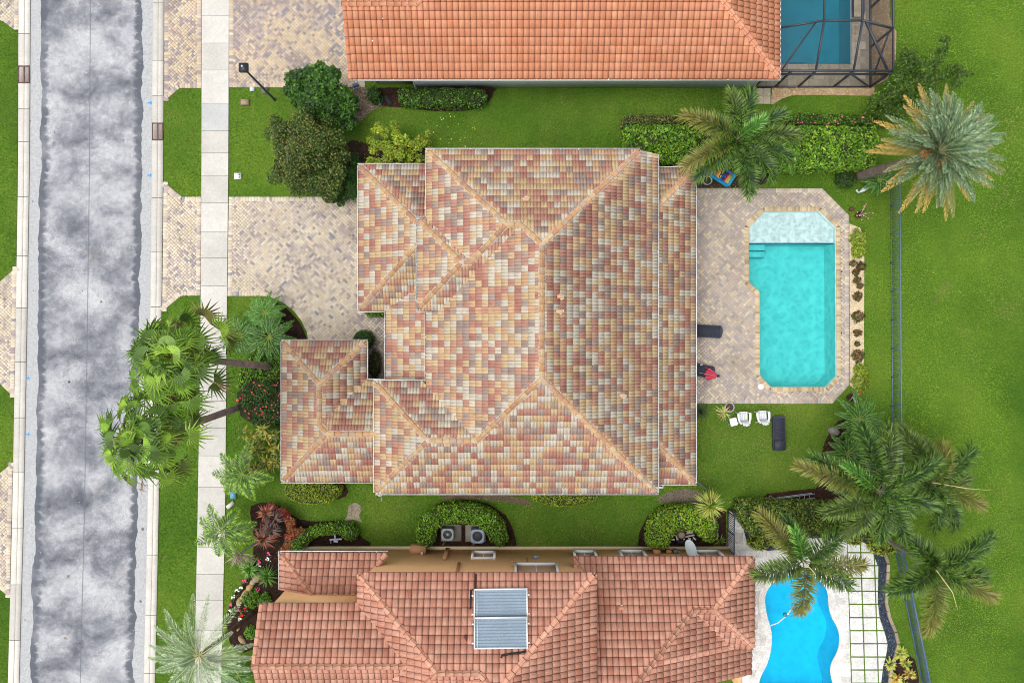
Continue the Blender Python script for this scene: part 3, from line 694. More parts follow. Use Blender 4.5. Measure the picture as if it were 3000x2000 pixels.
# travertine landing by the enclosure door and screened deck
paving_root = sheet('screened_deck', [ccw(PL([(2200,-200),(2549,-200),(2549,256),(2200,256)])), LAP_W], .010, M_sand, S(170, 158, 142))
b = MB(); nd = 0
for i in range(-1, 18):
    for j in range(0, 10):
        x0, y0 = 2215+i*30.5-(j % 2)*15, 255-j*22-22; q = ccw(PL([(x0+.4, y0+.4), (x0+30.1, y0+.4), (x0+30.1, y0+21.6), (x0+.4, y0+21.6)]))
        if max(p[0] for p in q) > W(2549, 0).x: continue
        cx, cy = x0+15, y0+11
        if 2262-16 < cx < 2493+16 and cy < 188+10:
            if cy < 180 and 2262 < cx < 2484: continue
            q = ccw(PL([(max(x0+.4, 2494) if cx > 2470 else x0+.4, max(y0+.4, 189) if cy < 200 and cx < 2484 else y0+.4), (x0+30.1, max(y0+.4, 189) if cy < 200 and cx < 2484 else y0+.4), (x0+30.1, y0+21.6), (max(x0+.4, 2494) if cx > 2470 else x0+.4, y0+21.6)]))
        g = random.uniform(.9, 1.08); b = MB(); b.prism(q, 0, .03, S(204*g, 190*g, 168*g)); b.build('deck_tile', M_stone, paving_root)
for i in range(2):
    for j in range(2):
        b = MB(); b.prism(ccw(PL([(2216+i*20.5, 260+j*23), (2236+i*20.5, 260+j*23), (2236+i*20.5, 282+j*23), (2216+i*20.5, 282+j*23)])), 0, .04, S(206, 194, 170)); b.build('deck_tile', M_stone, paving_root)
NOLAWN.append(ccw(PL([(2214,256),(2260,256),(2260,308),(2214,308)])))
# ================================================================= HOUSES
SL = .42
def prof_double(x): return .042*abs(math.sin(2*math.pi*x))**.6
def prof_single(x): return .075*math.sin(math.pi*x)**.55
def tile_strips(du, L, prof, ns):
    """local tile: x across, y up the slope; returns vertices, faces, tuv"""
    V = []; A = []
    xs = [k/ns for k in range(ns+1)]
    for x in xs:
        h = prof(x)
        V += [(x*du, -.03, h+.012), (x*du, -.03, h+.046), (x*du, L, h+.006)]
        A += [(x*du, -.03, 0), (x*du, -.03, 0), (x*du, L, 0)]
    F = []
    for k in range(ns):
        a, c = 3*k, 3*k+3
        F += [(a+1, c+1, c+2, a+2), (a, c, c+1, a+1)]
    return np.array(V), np.array(F), np.array(A)
def tile_roof(house, roof, faces, du, dt, prof, ns, cols, wts, material, budget=300):
    """faces: (list of convex XY polygons, (a, b, c)) with z = a x + b y + c"""
    full = []; clipped = MB(); nclip = 0
    for polys, (pa, pb, pc) in faces:
        s = math.hypot(pa, pb); g = np.array([pa/s, pb/s]); u = np.array([g[1], -g[0]])
        nrm = np.array([-pa, -pb, 1.])/math.sqrt(1+s*s); up = np.array([g[0], g[1], s])/math.sqrt(1+s*s); L = dt*math.sqrt(1+s*s)
        UT = [ccw([(float(np.dot(u, p)), float(np.dot(g, p))) for p in poly]) for poly in polys]
        allp = np.array([q for p in UT for q in p]); u0, t0 = allp.min(0); u1, t1 = allp.max(0)
        if len(UT) == 2:
            sh = [p[0] for p in UT[0] for q in UT[1] if math.dist(p, q) < 1e-3]
            if len(sh) == 2 and abs(sh[0]-sh[1]) < 1e-3: u0 = sh[0]-math.ceil((sh[0]-u0)/du)*du
        Rm = np.stack([np.array([u[0], u[1], 0]), up, nrm], 1); eul = Matrix(Rm.tolist()).to_euler()
        def world(uu, tt, h):
            x = u[0]*uu+g[0]*tt; y = u[1]*uu+g[1]*tt; return np.array([x, y, pa*x+pb*y+pc])+nrm*h
        for j in range(int((t1-t0)/dt)+1):
            for i in range(int((u1-u0)/du)+1):
                a, c = u0+i*du, t0+j*dt; cell = [(a, c), (a+du, c), (a+du, c+dt), (a, c+dt)]
                ci = int(rng.choice(len(cols), p=wts)); jt = random.uniform(0, .010)
                done = False
                for P in UT:
                    if all((P[(k+1) % len(P)][0]-P[k][0])*(q[1]-P[k][1])-(P[(k+1) % len(P)][1]-P[k][1])*(q[0]-P[k][0]) >= -1e-6 for k in range(len(P)) for q in cell):
                        full.append((world(a, c, jt), Rm, eul, ci)); done = True; break
                if done: continue
                rnd = random.random()*50; br = random.uniform(.96, 1.04)
                for P in UT:
                    if not clip_convex(cell, P): continue
                    for k in range(ns):
                        xa, xb = k/ns, (k+1)/ns; q = clip_convex([(a+xa*du, c), (a+xb*du, c), (a+xb*du, c+dt), (a+xa*du, c+dt)], P)
                        if len(q) < 3: continue
                        hh = lambda p: prof(min(1, max(0, (p[0]-a)/du)))+.046-.040*(p[1]-c)/dt+jt
                        V = [world(p[0], p[1]-(.03 if p[1]-c < 1e-5 else 0), hh(p)) for p in q]
                        A = [(p[0]-a, p[1]-c-(.03 if p[1]-c < 1e-5 else 0), rnd) for p in q]
                        clipped.arr(V, [list(range(len(q)))], np.array(cols[ci])*br, A); nclip += 1
                        low = [p for p in q if abs(p[1]-c) < 1e-5]
                        if len(low) == 2:
                            V2 = [world(p[0], p[1]-.03, hh(p)-d) for p in low for d in (0, .05)]
                            clipped.arr(V2, [(1, 0, 2, 3)], np.array(cols[ci])*br, [(p[0]-a, -.03, rnd) for p in low for d in (0, 1)])
    tv, tf, ta = tile_strips(du, L, prof, ns)
    full.sort(key=lambda q: q[0][0]**2+q[0][1]**2+(H-q[0][2])**2)
    meshes = []
    for ccol in cols:
        b = MB(); b.arr(tv, tf, ccol, ta); o = b.build('roof_tile', material, smooth=False); meshes.append(o.data); bpy.data.objects.remove(o)
    for P, Rm, eul, ci in full[:budget]:
        e = eul.copy(); e.x += random.gauss(0, .006); e.y += random.gauss(0, .008); inst(meshes[ci], 'roof_tile', roof, P, e)
    rest = clipped
    if full[budget:]:
        P = np.array([q[0] for q in full[budget:]]); RM = np.array([q[1] for q in full[budget:]]); ci = np.array([q[3] for q in full[budget:]]); n = len(P)
        loc = np.tile(tv, (n, 1, 1)); loc[:, :, 2] += rng.normal(0, .004, (n, 1))+loc[:, :, 0]*rng.normal(0, .02, (n, 1))
        V = np.einsum('nij,nkj->nki', RM, loc)+P[:, None]
        F = (tf[None]+np.arange(n)[:, None, None]*len(tv)).reshape(-1, 4)
        A = np.tile(ta, (n, 1, 1)); A[:, :, 2] = rng.uniform(0, 50, (n, 1))
        colr = np.repeat(np.array(cols)[ci]*rng.uniform(.95, 1.05, (n, 1)), len(tf), 0)
        rest.arr(V.reshape(-1, 3), F, colr, A.reshape(-1, 3))
    rest.build('roof_tile', material, roof, kind='stuff')
def roof_deck(house, faces, material, drop=.02):
    b = MB()
    for polys, (pa, pb, pc) in faces:
        for P in polys:
            P = ccw(P); V = [(x, y, pa*x+pb*y+pc-drop) for x, y in P]; n = len(P)
            V2 = [(x, y, pa*x+pb*y+pc-drop-.10) for x, y in P]
            b.arr(V+V2, [list(range(n)), list(range(n, 2*n))[::-1]], S(120, 96, 80)); b.arr(V+V2, [(i, n+i, n+(i+1) % n, (i+1) % n) for i in range(n)], S(200, 190, 176))
    return b.build('roof', material, house)
CAPM = {}
def caps(roof, lines, r, cols, wts, material, step=.36, lift=.035, mort=None):
    """half-round ridge and hip tiles along each line (low end first), on a ragged bed of mortar"""
    ns = 7; V = []; A = []
    for y, rr, z in ((-.03, r*1.08, 0), (step+.03, r*.92, -.012)):
        for k in range(ns+1):
            a = math.pi*k/ns; V.append((rr*math.cos(a), y, rr*.72*math.sin(a)+z)); A.append((rr*a, y, 0))
    for k in range(ns+1):
        a = math.pi*k/ns; V.append((r*.94*math.cos(a), -.03, r*.62*math.sin(a)-.01)); A.append((r*a, 0, 0))
    F = [(k, k+ns+1, k+ns+2, k+1)[::-1] for k in range(ns)]+[(k+1, k, 2*ns+2+k, 2*ns+3+k)[::-1] for k in range(ns)]
    F = [f[::-1] for f in F]
    ms = []
    for cc in cols:
        key = (material.name, r, step, cc)
        if key not in CAPM:
            b = MB(); b.arr(V, [f for f in F], cc, A); o = b.build('ridge_tile', material); CAPM[key] = o.data; bpy.data.objects.remove(o)
        ms.append(CAPM[key])
    mb = MB()
    for a, c, side in lines:
        a, c = Vector(a), Vector(c); d = (c-a); Ln = d.length; d.normalize(); n = max(1, round(Ln/step)); st = Ln/n
        x = d.cross(Vector((0, 0, 1))).normalized(); z = x.cross(d)
        eul = Matrix((x, d, z)).transposed().to_euler()
        for k in range(n):
            p = a+d*(k*st)+Vector((0, 0, lift+.012*(k % 2)))
            e = eul.copy(); e.z += random.gauss(0, .012); inst(ms[int(rng.choice(len(cols), p=wts))], 'ridge_tile', roof, p, e)
        if mort:
            m = max(2, int(Ln/.12)); Vm = []
            for k in range(m+1):
                p = a+d*(Ln*k/m); w = r*random.uniform(1.2, 1.55); w2 = r*random.uniform(1.2, 1.55)
                Vm += [tuple(p+x*w+Vector((0, 0, -w*side+.075))), tuple(p+Vector((0, 0, .07))), tuple(p-x*w2+Vector((0, 0, -w2*side+.075)))]
            Fm = [(3*k, 3*k+3, 3*k+4, 3*k+1) for k in range(m)]+[(3*k+1, 3*k+4, 3*k+5, 3*k+2) for k in range(m)]
            mb.arr(Vm, [f[::-1] for f in Fm], mort)
    if mort:
        for a in {tuple(round(v, 2) for v in l[1]) for l in lines}:
            n = 11; V = [(a[0], a[1], a[2]+.15)]+[(a[0]+math.cos(2*math.pi*k/n)*r*random.uniform(1., 1.5), a[1]+math.sin(2*math.pi*k/n)*r*random.uniform(1., 1.5), a[2]+.05) for k in range(n)]
            mb.arr(V, [(0, k+1, (k+1) % n+1) for k in range(n)], mort)
        mb.build('mortar_bed', M_mortar, roof)
def gutter(house, a, c, out, w=.115, strap=.95, col=S(252, 252, 252, .86)):
    a, c, out = Vector(a), Vector(c), Vector((*out, 0)); d = (c-a); Ln = d.length; d.normalize(); b = MB(); rz = math.atan2(d.y, d.x)
    m = (a+c)/2
    b.box(m+out*(w-.012)+Vector((0, 0, -.02)), (Ln, .024, .12), col, rz)
    b.box(m+out*(w/2-.01)+Vector((0, 0, -.07)), (Ln-.004, w-.03, .012), S(170, 176, 176), rz)
    b.box(m+out*.010+Vector((0, 0, -.03)), (Ln-.006, .016, .09), col, rz)
    n = int(Ln/strap)
    for k in range(n): b.box(a+d*(k+.5)*strap+out*w*.5+Vector((0, 0, .036)), (.03, w-.02, .010), col, rz)
    return b.build('gutter', M_gutter, house)
def walls(house, rects, col, z0=0.0, name='wall'):
    """rects: x0, y0, x1, y1, top z; four wall slabs each"""
    t = .2
    for x0, y0, x1, y1, z1 in rects:
        for cx, cy, sx, sy in ((( x0+x1)/2, y0+t/2, x1-x0, t), ((x0+x1)/2, y1-t/2, x1-x0, t), (x0+t/2, (y0+y1)/2, t, y1-y0-2*t-.004), (x1-t/2, (y0+y1)/2, t, y1-y0-2*t-.004)):
            b = MB(); b.box((cx, cy, z1/2), (sx, sy, z1), col); b.build(name, M_stucco, house)
def pz(pl, x, y): return pl[0]*x+pl[1]*y+pl[2]
def P3(pl, x, y): return (x, y, pz(pl, x, y))
def solve(f, z=4.0):
    for _ in range(40): z = f(z)
    return z
K = lambda z: (H-z)/H/50.

# ------------------------------------------------------------- main house (blended tiles)
s = SL; zE = 3.6
XE = 424*K(zE); YS = -442*K(zE)
zR = solve(lambda z: zE+s*(XE-88*K(z))); XR = 88*K(zR)
YN1 = 285*K(zR); YS1 = YS+(XE-XR)
zN = solve(lambda z: zR-s*(559*K(z)-YN1)); YN = 559*K(zN)
zw = solve(lambda z: zR-s*(XR+249*K(z))); XW = -249*K(zw)
Yw1 = solve(lambda Y: 343*K(zR-s*(Y-YN1)), 6.); zw1 = zR-s*(Yw1-YN1)
XW2 = -248*K(zN); XW3 = -275*K(zN)
Xnw = XW2+(zw1-zN)/s; Xre = XR-(zR-zw1)/s
Yb = solve(lambda Y: 232*K(zw1-s*(Yw1-Y)), 4.); zb = zw1-s*(Yw1-Yb)
Xb1 = XW3+(zb-zN)/s; Xb2 = XW2+(zb-zN)/s; Ys2e = Yb-(zb-zN)/s; Yn2e = Yb+(zb-zN)/s
F1x = XR-(zR-zN)/s; Gx = XR-(zR-zb)/s
Hx = XR+(YN-YN1); YEn = 547*K(zE)
Ys4 = solve(lambda Y: -290*K(zE+s*(Y-YS)), -5.); zr4 = zE+s*(Ys4-YS)
X4 = -400*K(zE); Xl4 = X4+(zr4-zE)/s; Jx = XR-(zR-zr4)/s; Yn4e = Ys4+(zr4-zE)/s; Yj = Ys4+(zr4-zw)/s; Vx = XR-(zR-zE)/s
pE = (-s, 0, zE+s*XE); pS = (0, s, zE-s*YS); pW = (s, 0, zR-s*XR); pN = (0, -s, zR+s*YN1)
pW2 = (s, 0, zN-s*XW2); pS2 = (0, s, zw1-s*Yw1); pN2 = (0, -s, zb+s*Yb); pW3 = (s, 0, zN-s*XW3)
pN4 = (0, -s, zr4+s*Ys4); pW4 = (s, 0, zE-s*X4)
UP = [
 ([[(XE,YS),(XE,YEn),(Hx,YN),(XR,YN1),(XR,YS1)]], pE),
 ([[(X4,YS),(Jx,YS),(Jx,Ys4),(Xl4,Ys4)], [(Jx,YS),(XE,YS),(XR,YS1),(Jx,Ys4)]], pS),
 ([[(XW,Ys2e),(XW,Yj),(Jx,Ys4),(XR,YS1),(XR,Ys2e)], [(F1x,Ys2e),(XR,Ys2e),(XR,YN1),(Xre,Yw1)]], pW),
 ([[(XW2,YN),(Xnw,Yw1),(Xre,Yw1),(Xre,YN)], [(Xre,YN),(Xre,Yw1),(XR,YN1),(Hx,YN)]], pN),
 ([[(XW2,YN),(XW2,Yn2e),(Xb2,Yb),(Xnw,Yw1)]], pW2),
 ([[(XW3,Yn2e),(XW2,Yn2e),(Xb2,Yb),(Xb1,Yb)]], pN2),
 ([[(XW3,Ys2e),(Xb1,Yb),(XW3,Yn2e)]], pW3),
 ([[(XW3,Ys2e),(Xb1,Yb),(Gx,Yb),(F1x,Ys2e)], [(Xb2,Yb),(Xnw,Yw1),(Xre,Yw1),(Gx,Yb)]], pS2),
 ([[(X4,YS),(Xl4,Ys4),(X4,Yn4e)]], pW4),
 ([[(X4,Yn4e),(Xl4,Ys4),(Jx,Ys4),(Vx,Yn4e)]], pN4)]
# sun room roof on the pool side
zl = 2.4; X5 = 535*K(zl); YN5 = 505*K(zl); YS5 = -414*K(zl); Xt = XE-.42; d5 = X5-Xt
pE5 = (-s, 0, zl+s*X5); pN5 = (0, -s, zl+s*YN5); pS5 = (0, s, zl-s*YS5)
UP += [([[(X5,YS5),(X5,YN5),(Xt,YN5-d5),(Xt,YS5+d5)]], pE5), ([[(X5,YN5),(Xt,YN5),(Xt,YN5-d5)]], pN5), ([[(X5,YS5),(Xt,YS5),(Xt,YS5+d5)]], pS5)]
# garage roof and porch
zg = 2.5; XG = -447*K(zg); YGn = 515*K(zg); YGs = 92*K(zg); XP = -367*K(zg); sp_ = .285
Xgt = XW3+.4; dg = Xgt-XG; Xg2 = XW2+.1
pGW = (s, 0, zg-s*XG); pGN = (0, -s, zg+s*YGn); pGS = (0, s, zg-s*YGs); pPW = (sp_, 0, zg-sp_*XP)
q = Xgt-XP; yv = YGs+q*sp_/s
Ypb = -126*K(zg); Xpt = XW+.3
UP += [([[(XG,YGn),(XG,YGs),(Xgt,YGs+dg),(Xgt,YGn-dg)]], pGW),
 ([[(XG,YGn),(Xg2,YGn),(Xg2,6.6),(XG+YGn-6.6,6.6)]], pGN),
 ([[(XG,YGs),(XP,YGs),(Xgt,yv),(Xgt,YGs+dg)]], pGS),
 ([[(XP,YGs),(XP,Ypb),(Xpt,Ypb),(Xpt,YGs+(Xpt-XP)*sp_/s)]], pPW)]
# front wing
zf = 2.4; XA = -671*K(zf); YA = 0.0; XB = -428*K(zf); YF = -408*K(zf); Xm = (XA+XB)/2; zm = zf+s*(Xm-XA)
Yh = solve(lambda Y: -270*K(zf+s*(Y-YF)), -5.); zh = zf+s*(Yh-YF); Xn = XA+(zh-zf)/s; Yr_ = Yh+(zh-zm)/s; Ye = Yh+(zh-zf)/s; Xft = X4+.4
pFW = (s, 0, zf-s*XA); pFN = (0, -s, zf+s*YA); pFE = (-s, 0, zf+s*XB); pFL = (0, -s, zh+s*Yh); pFS = (0, s, zf-s*YF)
UP += [([[(XA,Yr_),(XA,YF),(Xn,Yh),(Xm,Yr_)], [(XA,YA),(XA,Yr_),(Xm,Yr_),(Xm,YA-(Xm-XA))]], pFW),
 ([[(XA,YA),(Xm,YA-(Xm-XA)),(XB,YA)]], pFN),
 ([[(XB,YA),(Xm,YA-(Xm-XA)),(Xm,Yr_),(XB,Ye)]], pFE),
 ([[(XB,Ye),(Xm,Yr_),(Xn,Yh),(Xft,Yh),(Xft,Ye)]], pFL),
 ([[(XA,YF),(Xft,YF),(Xft,Yh),(Xn,Yh)]], pFS)]
hm = thing('house', 'house in the middle under multicoloured cream, tan and rose roof tiles', 'house', (0, 1, 0), 'houses seen from above')
BLEND = [S(209,199,183), S(211,183,144), S(191,141,125), S(177,157,146), S(207,168,133), S(212,202,180), S(182,128,114), S(167,146,137), S(200,155,131)]
BLW = [.16, .22, .16, .09, .11, .06, .07, .07, .06]
CREAM = S(222, 206, 176)
walls(hm, [(XW+.6, YS+.5, XE-.5, YN-.5, 3.45), (X4+.5, YS+.5, XW+.7, Yn4e-.5, 3.4), (XW3+.4, Ys2e+.4, XW+.7, Yn2e-.4, 3.8), (XG+.4, YGs+.4, XW+.7, YGn-.4, 2.4), (XA+.4, YF+.4, XB-.4, YA-.4, 2.3)], CREAM)
# garage door, front windows, pool doors
b = MB(); b.box((XG+.385, (YGs+YGn)/2, 1.1), (.05, 4.9, 2.2), S(236, 232, 222)); gd = b.build('garage_door', M_paint, hm)
for k in range(4):
    b = MB(); b.box((XG+.35, (YGs+YGn)/2, .3+k*.54), (.03, 4.7, .46), S(228, 224, 214)); b.build('door_panel', M_paint, gd)
for wx, wy, rz, ww, hh in ((XA+.39, -4., 1, 1.6, 1.3), (XB-1.5, YA-.39, 0, 1.2, 1.2), (XE-.49, 6., 1, 2.2, 2.), (XE-.49, 2., 1, 2.4, 2.), (XE-.49, -3., 1, 2.4, 2.), (2., YS+.49, 0, 1.5, 1.3), (5., YS+.49, 0, 1.5, 1.3), (-2., YN-.49, 0, 1.2, 1.3), (3., YN-.49, 0, 1.5, 1.3)):
    b = MB(); sz = (.08, ww, hh) if rz else (ww, .08, hh); b.box((wx, wy, 1.35), sz, S(240, 240, 238)); wnd = b.build('window', M_white, hm)
    b = MB(); sz = (.10, ww-.16, hh-.16) if rz else (ww-.16, .10, hh-.16); b.box((wx, wy, 1.35), sz, (.03, .04, .05)); b.build('pane', M_glass, wnd)
rf = roof_deck(hm, UP, M_stucco)
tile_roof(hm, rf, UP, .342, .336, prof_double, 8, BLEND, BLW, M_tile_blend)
CAPC = [S(208,163,120), S(213,176,133), S(194,148,119), S(196,166,142), S(216,188,150), S(203,154,114)]; CAPW = [.26, .22, .14, .12, .14, .12]
MORT = S(206, 196, 180)
N_ = lambda pl, x, y: P3(pl, x, y)
cl = [(N_(pE,XE-.12,YS+.12), N_(pE,XR,YS1), .3), (N_(pE,Hx-.1,YN-.1), N_(pE,XR,YN1), .3), (N_(pE,XR,YS1), N_(pE,XR,YN1), .42),
 (N_(pW,Jx,Ys4), N_(pW,XR,YS1), .3), (N_(pW,Xre,Yw1), N_(pW,XR,YN1), .3), (N_(pS2,Xre,Yw1), N_(pS2,Xnw,Yw1), .42), (N_(pN,XW2+.12,YN-.12), N_(pN,Xnw,Yw1), .3),
 (N_(pS2,Xb2,Yb), N_(pS2,Xnw,Yw1), .3), (N_(pS2,Xb2+.05,Yb), N_(pS2,Xb1,Yb), .42), (N_(pW3,XW3+.12,Ys2e+.12), N_(pW3,Xb1,Yb), .3), (N_(pW3,XW3+.12,Yn2e-.12), N_(pW3,Xb1,Yb), .3),
 (N_(pS,Jx,Ys4), N_(pS,Xl4,Ys4), .42), (N_(pW4,X4+.12,YS+.12), N_(pW4,Xl4,Ys4), .3), (N_(pW4,X4+.12,Yn4e-.12), N_(pW4,Xl4,Ys4), .3),
 (N_(pE5,X5-.12,YN5-.12), N_(pE5,Xt,YN5-d5), .3), (N_(pE5,X5-.12,YS5+.12), N_(pE5,Xt,YS5+d5), .3),
 (N_(pGW,XG+.12,YGn-.12), N_(pGW,Xgt,YGn-dg), .3), (N_(pGW,XG+.12,YGs+.12), N_(pGW,Xgt,YGs+dg), .3),
 (N_(pFW,XA+.12,YA-.12), N_(pFW,Xm,YA-(Xm-XA)), .3), (N_(pFE,XB-.12,YA-.12), N_(pFE,Xm,YA-(Xm-XA)), .3), (N_(pFW,Xm,Yr_), N_(pFW,Xm,YA-(Xm-XA)), .42),
 (N_(pFW,Xm,Yr_), N_(pFW,Xn,Yh), .3), (N_(pFL,Xft,Yh), N_(pFL,Xn,Yh), .42), (N_(pFW,XA+.12,YF+.12), N_(pFW,Xn,Yh), .3)]
caps(rf, cl, .122, CAPC, CAPW, M_tile_blend, .37, .035, MORT)
gz = -.01
for a, c, o in (((XE,YS,zE),(XE,YEn,zE),(1,0)), ((X4,YS,zE),(XE+.1,YS,zE),(0,-1)), ((X4,YS,zE),(X4,Yn4e,zE),(-1,0)), ((X4-.1,Yn4e,zE),(XW,Yn4e,zE),(0,1)), ((XW,Yn4e+.02,zw),(XW,Ys2e-.1,zw),(-1,0)),
  ((XW3-.1,Ys2e,zN),(XW3+.75,Ys2e,zN),(0,-1)), ((XW3,Ys2e,zN),(XW3,Yn2e,zN),(-1,0)), ((XW3-.1,Yn2e,zN),(XW2,Yn2e,zN),(0,1)), ((XW2,Yn2e+.1,zN),(XW2,YN,zN),(-1,0)), ((XW2-.1,YN,zN),(Hx,YN,zN),(0,1)),
  ((X5,YS5,zl),(X5,YN5,zl),(1,0)), ((Xt+.5,YN5,zl),(X5+.1,YN5,zl),(0,1)), ((Xt+.5,YS5,zl),(X5+.1,YS5,zl),(0,-1)),
  ((XG,YGs,zg),(XG,YGn,zg),(-1,0)), ((XG-.1,YGn,zg),(XW2,YGn,zg),(0,1)), ((XG-.1,YGs,zg),(XP-.12,YGs,zg),(0,-1)), ((XP,YGs-.0,zg),(XP,-2.19,zg),(-1,0)),
  ((XA,YF,zf),(XA,YA,zf),(-1,0)), ((XA-.1,YA,zf),(XB+.1,YA,zf),(0,1)), ((XB,YA,zf),(XB,Ye+.1,zf),(1,0)), ((XB,Ye,zf),(XP-.12,Ye,zf),(0,1)), ((XA-.1,YF,zf),(X4+.2,YF,zf),(0,-1))):
    gutter(hm, a, c, o)
def vent(roof, pl, px, py, z0=5., size=.26, mort=True, col=S(232,190,150)):
    z = solve(lambda zz: pz(pl, (px-1500)*K(zz), (1000-py)*K(zz)), z0); x, y = (px-1500)*K(z), (1000-py)*K(z)
    b = MB(); n = 11
    b.arr([(x, y, z+.15)]+[(x+math.cos(2*math.pi*k/n)*size*random.uniform(.7, 1.15), y+math.sin(2*math.pi*k/n)*size*.8*random.uniform(.6, 1.1), z+.03) for k in range(n)], [(0, k+1, (k+1) % n+1) for k in range(n)], S(232, 214, 190))
    v = b.build('vent_flashing', M_mortar, roof)
    b = MB(); r = size*.42
    for k in range(6):
        a0, a1 = math.pi*k/6, math.pi*(k+1)/6
        b.arr([(x-size*.55, y+r*math.cos(a0), z+.10+r*math.sin(a0)), (x+size*.55, y+r*math.cos(a0), z+.10+r*math.sin(a0)), (x+size*.55, y+r*math.cos(a1), z+.10+r*math.sin(a1)), (x-size*.55, y+r*math.cos(a1), z+.10+r*math.sin(a1))], [(0, 1, 2, 3)[::-1]], col)
    b.build('vent_tile', M_tile_blend, roof)
for pl, px, py in ((pE,1640,868),(pE,1637,912),(pE,1821,1157),(pN,1541,585)): vent(rf, pl, px, py)
def dish(px, py, z, label, ry=.62, r=.35, tilt=(-.9, .5)):
    p = W(px, py, z); t = thing('satellite_dish', label, 'satellite dish', p, 'satellite dishes on house walls')
    M = Matrix.Rotation(tilt[1], 3, 'Y') @ Matrix.Rotation(tilt[0], 3, 'X')
    V = []; n = 20
    for rr, zz in ((0, -.08), (.5, -.06), (.85, -.022), (1., 0.)):
        for k in range(n):
            a = 2*math.pi*k/n; V.append(tuple(p+M @ Vector((r*.78*rr*math.cos(a), r*rr*math.sin(a), zz))))
    b = MB(); b.arr(V, [(i*n+k, i*n+(k+1) % n, (i+1)*n+(k+1) % n, (i+1)*n+k) for i in range(3) for k in range(n)], S(226, 238, 242)); b.build('reflector', M_paint, t, smooth=True)
    b = MB(); b.tube([p+M @ Vector((0, -r*.9, -.03)), p+M @ Vector((0, -r*.9, .32))], .02, S(190, 205, 215)); b.build('feed_arm', M_paint, t)
    b = MB(); b.box(p+M @ Vector((0, -r*.85, .36)), (.09, .09, .14), S(200, 214, 222), M=M); b.build('receiver', M_paint, t)
    b = MB(); b.tube([p+M @ Vector((0, 0, -.08)), p+Vector((.05, -.25, -.2)), p+Vector((.05, -.55, -.25))], .025, S(170, 178, 184)); b.build('bracket', M_paint, t)
dish(1112, 1441, 2.7, 'small pale satellite dish peeking out below the southwest eave of the middle house', r=.24, tilt=(-.3, .2))
# white shutter box by the sun room
b = MB(); c_ = W(1932, 1421, 2.0); b.box(c_, (.42, .30, .12), S(238, 240, 242)); b.box(c_+Vector((0, -.02, .065)), (.30, .09, .02), S(60, 62, 66))
b.build('floodlight', M_white, hm)

# ------------------------------------------------------------- upper house (orange tiles)
ze = 2.8; su = .42
Ya = 770*K(ze); Xa = -478*K(ze); Xe = 781*K(ze)
zg2 = solve(lambda z: ze+su*(987*K(z)-Ya)); Yg = 987*K(zg2); Xg = -278*K(zg2)
pUS = (0, su, ze-su*Ya); pUE = (-su, 0, ze+su*Xe); pUN = (0, -su, zg2+su*Yg); pUW = (su, 0, zg2-su*Xg)
T = 5.6; dT = (Ya+T)-Yg
UH = [([[(Xa,Ya),(Xg,Ya),(Xg,Yg),(Xa,Yg)], [(Xg,Ya),(Xe,Ya),(Xe-T,Ya+T),(Xg+dT,Ya+T),(Xg,Yg)]], pUS),
 ([[(Xe,Ya),(Xe,Ya+2*T),(Xe-T,Ya+T)]], pUE),
 ([[(Xa,Yg),(Xg,Yg),(Xg-2.2,Yg+2.2),(Xa,Yg+2.2)]], pUN), ([[(Xg,Yg),(Xg+dT,Ya+T),(Xg-2.2,Yg+2.2)]], pUW)]
hu = thing('house', 'house along the top edge under bright orange roof tiles', 'house', (2, 18, 0), 'houses seen from above')
GREY = S(222, 234, 238, .82)
Yw = W(0, 258).y
XwE = W(2206, 0).x
b = MB(); b.box(((-7.75-5.6)/2, Yw+.32, 1.32), (2.15-.02, .2, 2.64), GREY); b.build('wall', M_stucco, hu)
b = MB(); b.box(((-5.6+XwE)/2, Yw+.1, 1.32), (XwE+5.6, .2, 2.64), GREY); b.build('wall', M_stucco, hu)
for x in (-7.85, XwE-.1):
    b = MB(); b.box((x, Yw+5, 1.32), (.2, 9.5, 2.64), GREY); b.build('wall', M_stucco, hu)
for wx, wd in ((W(1574,0).x, 1.0), (W(1659,0).x, 1.0), (W(2021,0).x*.96, .95), (W(2174,0).x*.96, 1.0)):
    b = MB(); b.box((wx*.955, Yw-.015, 1.75), (wd, .05, 1.05), S(214, 220, 224)); w_ = b.build('window', M_white, hu)
    b = MB(); b.box((wx*.955, Yw-.02, 1.75), (wd-.14, .06, .9), (.03, .04, .05)); b.build('pane', M_glass, w_)
ruf = roof_deck(hu, UH, M_stucco)
ORG = [S(222,154,118), S(219,148,112), S(225,160,124), S(216,144,108), S(221,152,120)]
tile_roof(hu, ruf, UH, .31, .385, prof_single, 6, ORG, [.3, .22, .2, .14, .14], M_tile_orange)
caps(ruf, [(P3(pUS,Xe-.12,Ya+.12), P3(pUS,Xe-T,Ya+T), .3), (P3(pUS,Xa,Yg), P3(pUS,Xg,Yg), .42), (P3(pUS,Xg,Yg), P3(pUS,Xg+dT,Ya+T), .3)], .15, [S(228,162,128), S(231,168,134), S(223,154,122)], [.4, .3, .3], M_tile_orange, .40, .04)
